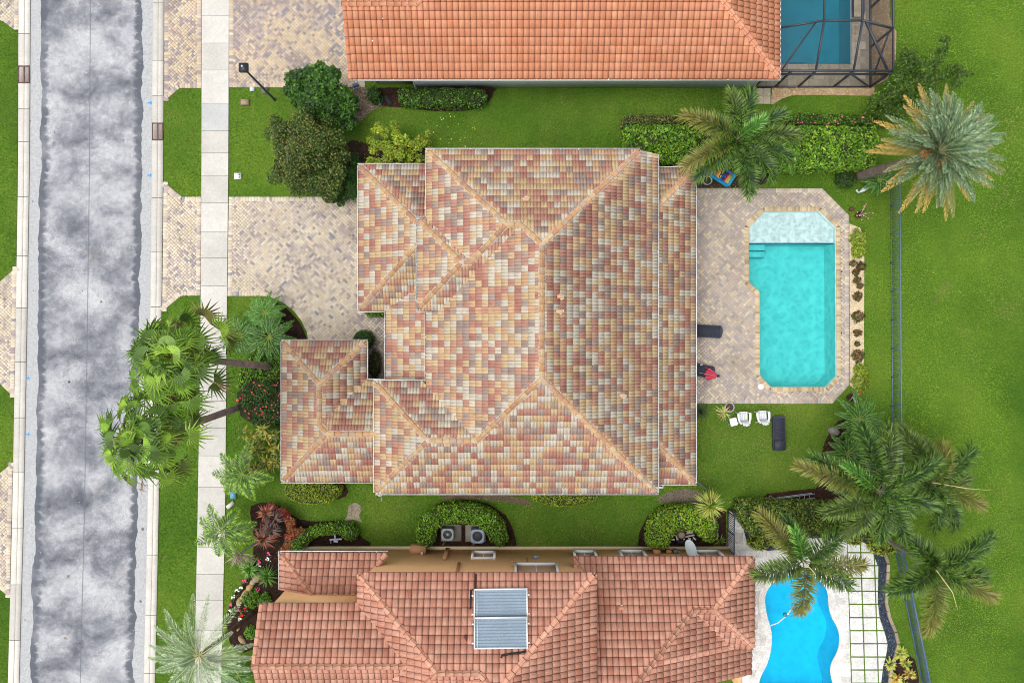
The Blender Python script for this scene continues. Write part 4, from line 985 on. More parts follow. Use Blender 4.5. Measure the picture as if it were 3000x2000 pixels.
# barrel tiles up the gable edge
caps(ruf, [(P3(pUS,Xa+.10,Ya+.05), P3(pUS,Xa+.10,Yg-.1), 0)], .11, [S(226,160,126), S(222,154,122)], [.5, .5], M_tile_orange, .40, .0)
gutter(hu, (Xa+.5, Ya, ze), (Xe+.1, Ya, ze), (0, -1), strap=1.3)
gutter(hu, (Xe, Ya, ze), (Xe, Ya+9, ze), (1, 0))
v0 = P3(pUS, W(1830, 0).x*.9, 997*K(4.2)); b = MB(); b.tube([v0, (v0[0], v0[1], v0[2]+.35)], .05, S(240, 225, 215), 8); b.build('vent_pipe', M_white, ruf)
def droppings(roof, pl, pts, z0=3.6):
    for px, py, r in pts:
        z = solve(lambda zz: pz(pl, (px-1500)*K(zz), (1000-py)*K(zz)), z0); x, y = (px-1500)*K(z), (1000-py)*K(z)
        b = MB(); n = 7; b.arr([(x+math.cos(6.283*k/n)*r*random.uniform(.6, 1.2), y+math.sin(6.283*k/n)*r*random.uniform(.6, 1.2), pz(pl, x, y)+.092) for k in range(n)], [list(range(n))], S(246, 240, 234)); b.build('bird_dropping', M_mortar, roof)
droppings(ruf, pUS, ((1124,57,.07),(1116,72,.035),(1092,122,.05),(1146,62,.03),(1442,68,.04),(1925,146,.03),(1830,181,.03)))
b = MB(); c_ = W(1118, 250, 1.5); b.box((c_.x, Yw+.16, 1.5), (.42, .14, .5), S(196, 208, 212)); b.build('meter_box', M_paint, hu)
b = MB(); b.tube([(-5.72, Ya-.08, 2.7), (-5.68, Yw+.12, 2.45), (-5.68, Yw+.10, .25), (-5.62, Yw-.25, .12)], .045, S(196, 208, 208), 6); b.build('downspout', M_gutter, hu)

# ------------------------------------------------------------- lower house (two storeys, weathered pink tiles)
hb = thing('house', 'two-storey tan house along the bottom edge under weathered pink roof tiles', 'house', (0, -14, 0), 'houses seen from above')
TANW = S(240, 190, 138, .86)
z2 = 5.9; s = .42
Y2 = -677*K(z2); X2w = -450*K(z2); X2e = 245*K(z2)
Xn2 = solve(lambda X: -218*K(z2+s*(X-X2w)), -3.6); d2 = Xn2-X2w; Yr2 = Y2-d2; zr2 = z2+s*d2; Xq = -95*K(zr2)
# north-east hip x + y = const ; rising hip from (Xq, Yr2)
m_ = ((X2e-(Xq))-(Y2-Yr2))/2; Xap = Xq+m_; Yap = Yr2-m_
p2N = (0, -s, z2+s*Y2); p2W = (s, 0, z2-s*X2w); p2E = (-s, 0, z2+s*X2e); p2S = (0, s, zr2-s*Yr2); p2V = (s, 0, zr2-s*Xq)
Y3 = -766*K(z2); zr3 = solve(lambda z: z2+s*(Y3+950*K(z)), 6.5); Yr3 = -950*K(zr3); X3 = -737*K(z2); Xv3 = X2w+(zr3-z2)/s
p3N = (0, -s, z2+s*Y3); p3S = (0, s, zr3-s*Yr3)
BT = 2.2
LB = [([[(X2w,Y2),(Xn2,Yr2),(Xq,Yr2),(Xq,Y2)], [(Xq,Y2),(Xq,Yr2),(Xap,Yap),(X2e,Y2)]], p2N),
 ([[(X2e,Y2),(Xap,Yap),(Xap,Yap-4),(X2e,Yap-4)]], p2E),
 ([[(X2w,Y2),(X2w,Y3),(Xv3,Yr3),(Xn2+.0,Yr2)], [(Xn2,Yr2),(Xv3,Yr3),(Xv3-BT,Yr3-BT),(Xn2-BT,Yr2-BT)]], p2W),
 ([[(Xn2,Yr2),(Xn2-BT,Yr2-BT),(Xq-BT,Yr2-BT),(Xq,Yr2)]], p2S), ([[(Xq,Yr2),(Xq-BT,Yr2-BT),(Xap,Yr2-BT),(Xap,Yap)]], p2V),
 ([[(X3,Y3),(X3,Yr3),(Xv3,Yr3),(X2w,Y3)]], p3N), ([[(X3,Yr3),(X3,Yr3-BT),(Xv3-BT,Yr3-BT),(Xv3,Yr3)]], p3S)]
z1 = 2.9; Y1 = -619*K(z1); X1 = -678*K(z1); d1 = 1.96
p1N = (0, -s, z1+s*Y1); p1W = (s, 0, z1-s*X1)
LB += [([[(X1,Y1),(X1+d1,Y1-d1),(-8.25,Y1-d1),(-363*K(z1),Y1)]], p1N), ([[(X1,Y1),(X1,Y1-d1),(X1+d1,Y1-d1)]], p1W)]
z4 = 3.2; Y4 = -630*K(z4); X4e = 707*K(z4); d4 = solve(lambda d: -Y4*0+(785*K(z4+s*d)+Y4), 2.4); Xn4 = X4e-d4; Yn4 = Y4-d4; zr5 = z4+s*d4; Xl5 = 530*K(zr5)
p4N = (0, -s, z4+s*Y4); p4E = (-s, 0, z4+s*X4e); p4S = (0, s, zr5-s*Yn4); p4M = (-s, 0, zr5+s*Xl5)
XL4 = 180*K(z4); R4 = 3.5; yq = Yn4-d4
LB += [([[(XL4,Y4),(Xl5,Y4),(Xl5,Yn4),(Xl5-R4,Yn4-R4),(XL4,Yn4-R4)], [(Xl5,Y4),(X4e,Y4),(Xn4,Yn4),(Xl5,Yn4)]], p4N),
 ([[(X4e,Y4),(X4e,yq),(Xn4,Yn4)]], p4E), ([[(Xl5,Yn4),(Xn4,Yn4),(X4e,yq),(Xl5+d4,yq)]], p4S),
 ([[(Xl5,Yn4),(Xl5-d4,yq),(Xl5+d4,yq)], [(Xl5-d4,yq),(Xl5-R4,Yn4-R4),(Xl5-R4,Yn4-R4-.6),(X4e,Yn4-R4-.6),(X4e,yq)]], p4M)]
Yb_ = W(0, 1605).y
def wallbox(x0, x1, y0, y1, z0, z1_):
    b = MB(); b.box(((x0+x1)/2, (y0+y1)/2, (z0+z1_)/2), (x1-x0, y1-y0, z1_-z0), TANW); b.build('wall', M_stucco, hb)
wallbox(-12.15, -7.45, Yb_-.2, Yb_, 0, 2.85); wallbox(-7.447, 3.75, Yb_-.2, Yb_, 0, z2+.05); wallbox(3.753, 12.55, Yb_-.2, Yb_, 0, 3.1)
Yu = Y1-d1
wallbox(X3+.3, -7.45, Yu-.2, Yu, 0, z2+.02); wallbox(-7.65, -7.45, Yu, Yb_-.203, 0, z2); wallbox(3.55, 3.75, -19, Yb_-.203, 0, z2+.1); wallbox(12.35, 12.55, -19, Yb_-.203, 0, 2.75); wallbox(X3+.3, X3+.5, -19, Yu-.203, 0, z2)
b = MB(); b.box(((-12.1+12.6)/2, Yb_+.08, .17), (24.7, .15, .34), S(236, 218, 176)); b.build('base_trim', M_stucco, hb)
rb_ = roof_deck(hb, LB, M_stucco)
PINK = [S(212,156,134), S(207,150,128), S(216,162,140), S(203,144,122), S(196,134,113)]
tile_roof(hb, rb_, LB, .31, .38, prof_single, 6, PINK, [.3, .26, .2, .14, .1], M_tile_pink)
PC = [S(220,164,138), S(225,172,146), S(214,156,130)]
caps(rb_, [(P3(p2N,X2w+.12,Y2-.12), P3(p2N,Xn2,Yr2), .3), (P3(p2N,X2e-.12,Y2-.12), P3(p2N,Xap,Yap), .3), (P3(p2N,Xn2,Yr2), P3(p2N,Xq,Yr2), .42), (P3(p2S,Xn2-BT,Yr2-BT), P3(p2S,Xn2,Yr2), .3), (P3(p2N,Xq,Yr2), P3(p2N,Xap,Yap), .3),
 (P3(p3N,X3,Yr3), P3(p3N,Xv3,Yr3), .42), (P3(p1N,X1+.1,Y1-.1), P3(p1N,X1+d1-.05,Y1-d1+.05), .3), (P3(p1N,-363*K(z1)-.1,Y1-.05), P3(p1N,-7.5,Y1-.95), .3),
 (P3(p4N,X4e-.12,Y4-.12), P3(p4N,Xn4,Yn4), .3), (P3(p4N,Xl5,Yn4), P3(p4N,Xn4,Yn4), .42), (P3(p4N,Xl5-R4,Yn4-R4), P3(p4N,Xl5,Yn4), .3), (P3(p4E,X4e-.12,yq+.12), P3(p4E,Xn4,Yn4), .3), (P3(p4N,XL4+.05,Y4-.05), P3(p4N,XL4+.5,Y4-.75), .3),
 (P3(p3N,X3+.1,Y3-.05), P3(p3N,X3+.1,Yr3+.1), 0)], .145, PC, [.4, .3, .3], M_tile_pink, .40, .04)
gutter(hb, (X1, Y1, z1), (-363*K(z1), Y1, z1), (0, 1)); gutter(hb, (X1, Y1-d1, z1), (X1, Y1+.1, z1), (-1, 0))
def hb_window(px0, px1, zt, zb_, sill=True):
    x0, x1 = (px0-1500)*K(zt), (px1-1500)*K(zt); xm, w_ = (x0+x1)/2, x1-x0; zm_ = (zt+zb_)/2
    t = MB(); c_ = S(248, 250, 252, .85)
    for sx in (-1, 1): t.box((xm+sx*(w_/2-.07), Yb_+.09, zm_), (.12, .20, zt-zb_), c_)
    t.box((xm, Yb_+.07, zt-.05), (w_-.27, .12, .10), c_); t.box((xm, Yb_+.09, zb_+.05), (w_-.27, .18, .10), c_)
    o = t.build('window', M_white, hb)
    b = MB(); b.box((xm, Yb_+.012, zm_), (w_-.26, .03, zt-zb_-.22), S(222, 178, 136)); b.build('tan_panel', M_paint, o)  # flat tan panel between the frame bars, no glass
    b = MB(); b.box((xm, Yb_+.02, zm_), (.05, .04, zt-zb_-.22), c_); b.build('mullion', M_white, o)
hb_window(1379, 1452, 2.1, 1.0); hb_window(1507, 1640, 4.9, 3.1); hb_window(1682, 1752, 2.0, .9); hb_window(1822, 1900, 2.2, .8); hb_window(2046, 2128, 2.2, .8)
def hb_box(px, zc, w_, d_, h_, name, col=TANW, m=None):
    x = (px-1500)*K(zc); b = MB(); b.box((x, Yb_+d_/2+.002, zc), (w_, d_, h_), col); return b.build(name, m or M_stucco, hb)
hb_box(1226, .75, .90, .42, .95, 'meter_cabinet', S(206,156,112)); hb_box(1236, 1.3, .12, .2, .1, 'conduit_cap', S(214,206,190), M_white)
hb_box(1307, 1.2, .2, .14, 2.0, 'pipe_chase', S(206,156,112)); hb_box(1341, 3.9, .16, .12, 2.0, 'pipe_chase', S(206,156,112))
hb_box(1501, 2.6, .16, .12, .14, 'junction_box', S(210,160,116)); hb_box(1571, 1.9, .25, .16, .10, 'wall_lamp', S(150,170,196), M_paint); hb_box(955, 2.2, .22, .2, .14, 'wall_lamp', S(160,178,200), M_paint)
hb_box(1923, 1.1, .36, .26, .5, 'junction_box', S(206,150,108)); hb_box(1958, .9, .28, .18, .4, 'junction_box', S(200,146,104)); hb_box(1978, .9, .2, .2, .4, 'disconnect_box', S(120,122,120), M_paint); hb_box(1988, .9, .10, .14, .25, 'disconnect_box', S(150,156,176), M_paint)
b = MB(); b.tube([(-12.0, Y1+.05, 2.8), (-12.05, Yb_+.08, 2.4), (-12.05, Yb_+.1, .2), (-11.9, Yb_+.35, .1)], .05, S(190, 200, 196), 6); b.build('downspout', M_gutter, hb)
b = MB(); b.tube([(W(1546,1625,2.6).x, Yb_+.03, 2.9), (W(1546,1625,2.).x, Yb_+.03, 2.), (W(1540,1625,2.).x, Yb_+.05, 1.9)], .02, S(170, 110, 70), 5); b.build('cable', M_paint, hb)
vent(rb_, p4N, 1818, 1778, 4., .24, col=S(230, 160, 132)); vent(rb_, p2S, 1188, 2100, 6.5, .2, col=S(226, 150, 120))
b = MB(); c_ = W(1366, 1851, 6.4); b.box((c_.x, c_.y, pz(p2N, c_.x, c_.y)+.06), (.14, .34, .1), S(110, 50, 44)); b.build('vent_hood', M_paint, rb_)
dish(2024, 1607, 1.9, 'large white satellite dish on the tan wall above the pool pump', r=.52, tilt=(-.45, .55))
# solar water panels on the roof
for k, (y0, y1, lab) in enumerate(((1730, 1813, 'upper of the two pale blue ribbed solar water panels on the pink roof'), (1816, 1900, 'lower of the two pale blue ribbed solar water panels on the pink roof'))):
    zz = pz(p2N, 0, -.5*(y0+y1-2000)*K(6.9))+.30
    q = [W(1387, y1, zz), W(1546, y1-2, zz), W(1547, y0-3, zz), W(1389, y0+1, zz)]
    tl = lambda v: Vector((v.x, v.y, pz(p2N, v.x, v.y)*.75+zz*.25+.12)); q = [tl(v) for v in q]
    t = thing('solar_water_heater', lab, 'solar panel', q[0], 'solar panels on the pink roof')
    ex = (q[1]-q[0]); ey = (q[3]-q[0]); lx, ly = ex.length, ey.length; ex.normalize(); ey = (ey-ex*ey.dot(ex)).normalized(); ez = ex.cross(ey); M = Matrix((ex, ey, ez)).transposed(); c_ = (q[0]+q[2])/2
    fr_ = MB(); wc = S(244, 246, 248)
    for sx in (-1, 1): fr_.box(c_+M @ Vector((sx*(lx/2-.035), 0, 0)), (.07, ly, .11), wc, M=M)
    for sy in (-1, 1): fr_.box(c_+M @ Vector((0, sy*(ly/2-.035), 0)), (lx-.144, .07, .11), wc, M=M)
    fr_.box(c_+M @ Vector((-lx/2+.17, 0, .02)), (.03, ly-.15, .05), wc, M=M); fr_.build('frame', M_gutter, t)
    n = 9; b = MB(); V = []; m = n*6
    for i in range(m+1):
        yy = -ly/2+.07+(ly-.14)*i/m; hz = .018*math.cos(2*math.pi*i/6)
        for sx in (-1, 1): V.append(tuple(c_+M @ Vector((sx*(lx/2-.07), yy, .0+hz))))
    b.arr(V, [(2*i, 2*i+1, 2*i+3, 2*i+2) for i in range(m)], S(138, 158, 176)); b.build('absorber', M_gutter, t, smooth=True)
    for sy in (-.32, .28):
        for sx in (-1, 1):
            b = MB(); b.box(c_+M @ Vector((sx*(lx/2+.05), sy*ly, -.02)), (.10, .08, .08), S(235, 235, 238), M=M); b.build('mount', M_gutter, t)
def roofpipe(pts, label):
    pp = []
    for px, py in pts:
        z = solve(lambda zz: pz(p2N, (px-1500)*K(zz), (1000-py)*K(zz))+.14, 6.5); pp.append(((px-1500)*K(z), (1000-py)*K(z), z))
    b = MB(); b.tube(pp, .045, S(34, 34, 38), 6); return b
o = roofpipe([(1394, 1680), (1393, 1717), (1391, 1726), (1380, 1727), (1378, 1783)], '').build('solar_pipe', M_dark, None); tag(o, 'black pipe running down the roof along the left of the solar panels', 'pipe', 'solar pipes')
o = roofpipe([(1468, 1926), (1470, 1919), (1500, 1913), (1520, 1911), (1541, 1907)], '').build('solar_pipe', M_dark, None); tag(o, 'black pipe with an elbow below the solar panels on the roof', 'pipe', 'solar pipes')
# ================================================================= ENCLOSURE, FENCES, STREET FURNITURE, GARDEN THINGS
en = thing('screen_enclosure', 'dark framed screen enclosure over the teal pool beside the orange roof', 'pool enclosure', (18, 16, 0))
BZ = S(62, 68, 78); XE_, YS_ = 20.97, 14.88; ZP, ZR = 2.44, 3.38; XWs = 14.15; YB = 17.2; YT = 24.5; X1_, X2_ = 16.75, 18.8
def bar(p, q, w=.085, name='beam'):
    p, q = Vector(p), Vector(q); d = q-p; L = d.length; d.normalize(); x = d.cross(Vector((0, 0, 1))) if abs(d.z) < .99 else Vector((1, 0, 0)); x.normalize(); z = x.cross(d)
    b = MB(); b.box((p+q)/2, (w, L, w*1.3), BZ, M=Matrix((x, d, z)).transposed()); return b.build(name, M_paint, en)
e_ = .05
for p, q, n in (((XWs,YS_,ZP),(XE_,YS_,ZP),'beam'), ((XE_,YS_+e_,ZP),(XE_,YT,ZP),'beam'), ((XWs,YS_,.05),(XE_,YS_,.05),'beam'), ((XE_,YS_+e_,.05),(XE_,YT,.05),'beam'), ((XWs,YS_,1.94),(XE_,YS_,1.94),'beam'),
  ((14.62,YB,2.5),(X1_,YB,ZR),'beam'), ((X1_,YB,ZR),(X2_,YB,ZR),'beam'), ((X2_,YB,ZR),(XE_,YB,ZP),'beam'), ((14.62,20.9,2.5),(X1_,20.9,ZR),'beam'), ((X1_,20.9,ZR),(X2_,20.9,ZR),'beam'), ((X2_,20.9,ZR),(XE_,20.9,ZP),'beam'),
  ((X1_,YB+e_,ZR),(X1_,YT,ZR),'beam'), ((X2_,YB+e_,ZR),(X2_,YT,ZR),'beam'), ((14.65,YS_+.06,ZP+.05),(14.65,YT,ZP+.05),'beam'),
  ((14.85,YS_+e_,ZP),(16.35,YB-e_,3.2),'beam'), ((16.72,YS_+e_,ZP),(X1_,YB-e_,ZR),'beam'), ((18.80,YS_+e_,ZP),(X2_,YB-e_,ZR),'beam'), ((20.66,YS_+e_,ZP),(19.05,YB-e_,3.28),'beam'),
  ((XE_,15.5,.5),(XE_,17.15,2.0),'brace'), ((19.0,YS_,1.88),(20.85,YS_,.08),'brace')):
    bar(p, q, .085 if n == 'beam' else .065, n)
for x in (XWs+.05, 15.4, 16.74, 18.82): bar((x, YS_, .09), (x, YS_, ZP-.06), .085, 'post')
for y in (YS_, YB, 19.5, 20.9): bar((XE_, y, .0), (XE_, y, ZP-.06), .09, 'post')
def pane(pts):
    b = MB(); b.face(pts, (.03, .03, .03)); b.build('screen_panel', M_screen, en)
for x0, x1 in ((XWs, 15.4), (15.4, 16.74), (16.74, 18.82), (18.82, XE_)): pane([(x0, YS_+.004, .08), (x1, YS_+.004, .08), (x1, YS_+.004, ZP), (x0, YS_+.004, ZP)])
for y0, y1 in ((YS_, YB), (YB, 19.5), (19.5, 20.9), (20.9, YT)): pane([(XE_-.004, y0, .08), (XE_-.004, y1, .08), (XE_-.004, y1, ZP), (XE_-.004, y0, ZP)])
pane([(14.65, YS_, ZP+.03), (16.7, YS_, ZP+.03), (16.75, YB, ZR+.03), (14.65, YB, 2.55)]); pane([(16.7, YS_, ZP+.03), (18.8, YS_, ZP+.03), (18.8, YB, ZR+.03), (16.75, YB, ZR+.03)]); pane([(18.8, YS_, ZP+.03), (XE_, YS_, ZP+.03), (XE_, YB, ZP+.03), (18.8, YB, ZR+.03)])
pane([(14.65, YB, 2.55), (16.75, YB, ZR+.03), (16.75, YT, ZR+.03), (14.65, YT, 2.55)]); pane([(16.75, YB, ZR+.03), (18.8, YB, ZR+.03), (18.8, YT, ZR+.03), (16.75, YT, ZR+.03)]); pane([(18.8, YB, ZR+.03), (XE_, YB, ZP+.03), (XE_, YT, ZP+.03), (18.8, YT, ZR+.03)])
sp = thing('raised_spa_wall', 'tan stone spillway wall with navy tile face beside the teal pool', 'spa wall', W(2505, 20))
b = MB(); b.prism(ccw(PL([(2496,-90),(2522,-90),(2522,52),(2496,52)])), .03, .42, S(30, 44, 96)); b.build('tile_face', M_paint, sp)
b = MB(); b.prism(ccw(PL([(2502,-90),(2526,-90),(2526,50),(2502,50)], .45)), .42, .48, S(206, 190, 164)); b.build('cap_stone', M_stone, sp)

def fence(label, p, q, h, n_post, per, col, group=None, name='metal_fence'):
    p, q = Vector((*p, 0)), Vector((*q, 0)); d = q-p; L = d.length; d.normalize(); rz = math.atan2(d.y, d.x)
    t = thing(name, label, 'fence', p, group)
    for z in (h-.02, .12): b = MB(); b.box((p+q)/2+Vector((0, 0, z)), (L, .045 if z < .5 else .06, .045), col, rz); b.build('rail', M_paint, t)
    b = MB(); b.box(p+Vector((0, 0, h/2)), (.06, .06, h+.02), col, rz); po = b.build('post', M_paint, t); me = po.data
    for k in range(1, n_post+1): inst(me, 'post', t, p+d*(L*k/n_post), (0, 0, 0))
    b = MB(); b.box(p+Vector((0, 0, h/2+.05)), (.028, .028, h-.16), col, rz); o = b.build('baluster', M_paint, t); mb_ = o.data; bpy.data.objects.remove(o)
    nb = n_post*per
    for k in range(nb):
        if k % per == 0: continue
        inst(mb_, 'baluster', t, p+d*(L*k/nb), (0, 0, 0))
    return t
FB = S(104, 132, 158)
fence('long straight blue-grey metal fence at the edge of the back lawn east of the pool', W2(2607, 520), W2(2615, 1605), 1.03, 13, 12, FB, 'metal fences behind the pools')
fence('slanting blue-grey metal fence behind the white stepping slabs at lower right', W2(2618, 1600), W2(2712, 2060), 1.05, 6, 11, S(92, 112, 170), 'metal fences behind the pools')
fence('short dark metal fence at the left end of the bright green hedge', W2(1826, 378), W2(1826, 486), 1.05, 2, 7, S(60, 66, 84))
fence('dark metal gate and fence between the tan wall and the white terrace', W2(2131, 1496), W2(2130, 1604), 1.3, 2, 10, S(66, 72, 84))
fence('short dark metal fence turning from the gate into the long hedge', W2(2133, 1490), W2(2172, 1500), 1.3, 1, 7, S(66, 72, 84))
fence('short grey metal fence leaving the southeast corner of the middle house', W2(1995, 1372), W2(2074, 1436), 1.05, 2, 8, S(96, 104, 118))

# street lamp
bp = W(805, 293); tp = W(726, 211, 4.55)
t = thing('street_lamp', 'dark street lamp with a flat square head by the upper driveway', 'street lamp', bp)
b = MB(); b.tube([bp, bp+Vector((0, 0, .5)), Vector((bp.x, bp.y, 4.5))], [.085, .07, .055], S(58, 74, 96), 8); b.build('pole', M_paint, t)
hp = W(714, 199, 4.62); b = MB(); b.tube([Vector((bp.x, bp.y, 4.45)), Vector((hp.x, hp.y, 4.52))], .04, S(50, 60, 76), 6); b.build('arm', M_paint, t)
b = MB(); b.box(hp, (.46, .46, .16), S(30, 34, 44)); b.build('lamp_head', M_paint, t)
b = MB(); b.lathe(hp+Vector((-.05, .05, .08)), [(.05, 0), (.05, .05), (0, .06)], S(220, 226, 228), 8); b.build('photocell', M_white, t)

def lidbox(px, py, w, d, col, label, name, cat, rz=0, holes=False, m=None, rim=None, group=None):
    c = W(px, py); t = thing(name, label, cat, c, group); b = MB(); b.box(c+Vector((0, 0, .05)), (w, d, .10), rim or col, rz); b.build('box', m or M_concrete, t)
    b = MB(); b.box(c+Vector((0, 0, .108)), (w*.82, d*.82, .014), col, rz); l = b.build('lid', m or M_concrete, t)
    if holes:
        for s_ in (-.5, .5):
            b = MB(); b.lathe(c+Vector((.12, s_*d*.4, .115)), [(.035, .003), (0, .004)], S(30, 30, 36), 8); b.build('hole', M_dark, l)
lidbox(698, 517, .40, .36, S(246, 246, 244), 'white utility box with two dark holes in the front lawn', 'utility_box', 'utility box', holes=True)
lidbox(719, 301, .52, .36, S(176, 156, 132), 'brown concrete utility box lid in grass near the street lamp', 'utility_box', 'utility box', rim=S(140, 122, 100))
lidbox(740, 262, .26, .24, S(226, 240, 242), 'small pale utility box at the upper driveway edge', 'utility_box', 'utility box', m=M_white)
lidbox(776, 268, .40, .34, S(120, 110, 100), 'grey brown valve lid set in grass behind the street lamp pole', 'utility_box', 'utility box')
lidbox(684, 1449, .34, .42, S(110, 180, 200), 'pale blue utility box lid beside the sidewalk below the small palm', 'utility_box', 'utility box', m=M_white)
lidbox(676, 1478, .5, .22, S(236, 236, 232), 'white slanted stone slab beside the sidewalk near the blue box', 'utility_box', 'utility box', rz=.7)

# air conditioning condensers
def condenser(px, py, s_, h, top, label, fan):
    c = W(px, py, h); c0 = Vector((c.x, c.y, 0)); t = thing('air_conditioner', label, 'air conditioner', c0, 'air conditioners inside the curved hedge')
    b = MB(); b.box(c0+Vector((0, 0, h/2-.03)), (s_*.94, s_*.94, h-.10), S(70, 76, 80)); body = b.build('body', M_dark, t)
    for k in range(10):
        b = MB(); b.box(c0+Vector((0, 0, .12+k*(h-.24)/9)), (s_*.97, s_*.97, .02), S(96, 104, 108)); b.build('louvre', M_paint, body)
    # top plate with a round hole
    b = MB(); n = 28; ro = s_*.36; V = []
    for k in range(n):
        a = 2*math.pi*(k+.5)/n; x, y = math.cos(a), math.sin(a); m_ = (abs(x)**5+abs(y)**5)**(-1/5)
        V += [(c.x+ro*x, c.y+ro*y, h), (c.x+x*m_*s_/2, c.y+y*m_*s_/2, h), (c.x+x*m_*s_/2, c.y+y*m_*s_/2, h-.09), (c.x+ro*x, c.y+ro*y, h-.12)]
    b.arr(V, [(4*k, 4*k+1, 4*((k+1) % n)+1, 4*((k+1) % n)) for k in range(n)]+[(4*k+1, 4*k+2, 4*((k+1) % n)+2, 4*((k+1) % n)+1) for k in range(n)]+[(4*k+3, 4*k, 4*((k+1) % n), 4*((k+1) % n)+3) for k in range(n)], top); b.build('top_cover', M_paint, t)
    b = MB(); b.lathe(Vector((c.x, c.y, h-.20)), [(ro, 0), (0, .001)], S(26, 28, 32) if fan else S(96, 118, 122), 20); b.build('fan_well', M_dark, t)
    if fan:
        for k in range(3):
            a = 2*math.pi*k/3+.4; b = MB(); V = []
            for rr, w in ((.06, .05), (ro*.6, .13), (ro*.95, .10)):
                for s2, zz in ((-1, -.02), (1, .03)):
                    V.append((c.x+rr*math.cos(a)-s2*w*math.sin(a), c.y+rr*math.sin(a)+s2*w*math.cos(a), h-.15+zz))
            b.arr(V, [(0, 2, 3, 1), (2, 4, 5, 3)], S(150, 158, 170)); b.build('fan_blade', M_alu, t)
        b = MB(); b.lathe(Vector((c.x, c.y, h-.14)), [(.07, 0), (.06, .04), (0, .05)], S(40, 46, 56), 10); b.build('hub', M_dark, t)
    else:
        for rr in (.12, .19, .26):
            b = MB(); pts = [(c.x+rr*math.cos(2*math.pi*k/18), c.y+rr*math.sin(2*math.pi*k/18), h-.04) for k in range(19)]; b.tube(pts, .008, S(150, 164, 166), 4, False); b.build('grille_ring', M_alu, t)
        b = MB(); b.lathe(Vector((c.x, c.y, h-.06)), [(.08, 0), (.07, .03), (0, .035)], S(176, 180, 170), 12); b.build('hub', M_paint, t)
    for dx in (-.28, -.2):
        b = MB(); b.tube([c0+Vector((dx+.1, -s_/2, .2)), c0+Vector((dx, -s_/2-.25, .06)), (c0.x+dx-.12, Yb_+.17, .1)], .02, S(150, 120, 104), 5); b.build('refrigerant_line', M_dark, t)
def pad(px, py, w, d, label):
    c = W(px, py); b = MB(); b.box(c+Vector((0, 0, .05)), (w, d, .10), S(176, 172, 160)); tag(b.build('concrete_pad', M_concrete, None, c), label, 'concrete pad', 'pads under the air conditioners')
pad(1322, 1559, 1.2, .96, 'square grey concrete pad under the left air conditioner'); pad(1394, 1560, 1.2, .96, 'square grey concrete pad under the right air conditioner')
condenser(1311, 1566, .70, .75, S(166, 178, 180), 'left air conditioner with a grey green wire fan guard', False)
condenser(1399, 1571, .80, .85, S(160, 174, 194), 'right air conditioner with open black fan and silver blades', True)

# backyard furniture
def chair():
    t = thing('garden_chair', 'left white plastic garden chair on the lawn, next to the little table', 'chair', (0, 0, 0), 'white plastic garden chairs')
    c_ = S(246, 250, 252)
    b = MB()
    for k in range(5):
        x0 = -.24+k*.098
        b.box((x0+.045, .10, .38+.0), (.090, .46, .025), c_)
    b.box((0, .34, .365), (.50, .05, .06), c_); b.build('seat', M_white, t)
    for k in range(5):
        b = MB(); x0 = (k-2)*.095; xt = (k-2)*.125; h_ = .52-.05*(k-2)**2
        V = [(x0-.044, -.12, .38), (x0+.044, -.12, .38), (xt+.058, -.12-h_*.55, .38+h_), (xt-.058, -.12-h_*.55, .38+h_)]
        V += [(x, y-.02, z-.012) for x, y, z in V]; b.arr(V, [(0, 1, 2, 3), (7, 6, 5, 4), (0, 4, 5, 1), (1, 5, 6, 2), (2, 6, 7, 3), (3, 7, 4, 0)], c_); b.build('back_slat', M_white, t)
    for s_ in (-1, 1):
        b = MB(); V = []
        for y, x, w in ((.32, .33, .06), (.2, .34, .075), (-.05, .33, .06), (-.25, .27, .045)):
            V += [(s_*(x-w), y, .575), (s_*(x+w), y, .575), (s_*(x+w), y, .55), (s_*(x-w), y, .55)]
        b.arr(V, [(4*i, 4*i+1, 4*i+5, 4*i+4) for i in range(3)]+[(4*i+1, 4*i+2, 4*i+6, 4*i+5) for i in range(3)]+[(4*i+3, 4*i, 4*i+4, 4*i+7) for i in range(3)]+[(0, 3, 2, 1)], c_); b.build('arm', M_white, t)
        b = MB(); b.tube([(s_*.30, .28, .56), (s_*.31, .30, 0)], .032, c_, 6); b.build('leg', M_white, t)
        b = MB(); b.tube([(s_*.28, -.20, .56), (s_*.29, -.34, 0)], .032, c_, 6); b.build('leg', M_white, t)
    return t
ch = chair(); ch.location = W(2172, 1222); ch.rotation_euler.z = R(3); ORI[ch.name] = ch.location.copy()
ch2 = copy_tree(ch, W(2227, 1219)-W(2172, 1222), 'right white plastic garden chair on the lawn, nearest the dark lounger', R(2))
c0 = W(2143, 1233); t = thing('side_table', 'small square white plastic table beside the white chairs', 'table', c0)
b = MB(); b.prism([(c0.x+x*.21*math.cos(.25)-y*.23*math.sin(.25), c0.y+x*.21*math.sin(.25)+y*.23*math.cos(.25)) for x, y in ((-1,-.8),(-.8,-1),(.8,-1),(1,-.8),(1,.8),(.8,1),(-.8,1),(-1,.8))], .36, .40, S(246, 250, 252), True); b.build('table_top', M_white, t)
for sx in (-1, 1):
    for sy in (-1, 1): b = MB(); b.tube([c0+Vector((sx*.14, sy*.15, .36)), c0+Vector((sx*.17, sy*.18, 0))], .022, S(240, 244, 246), 6); b.build('leg', M_white, t)
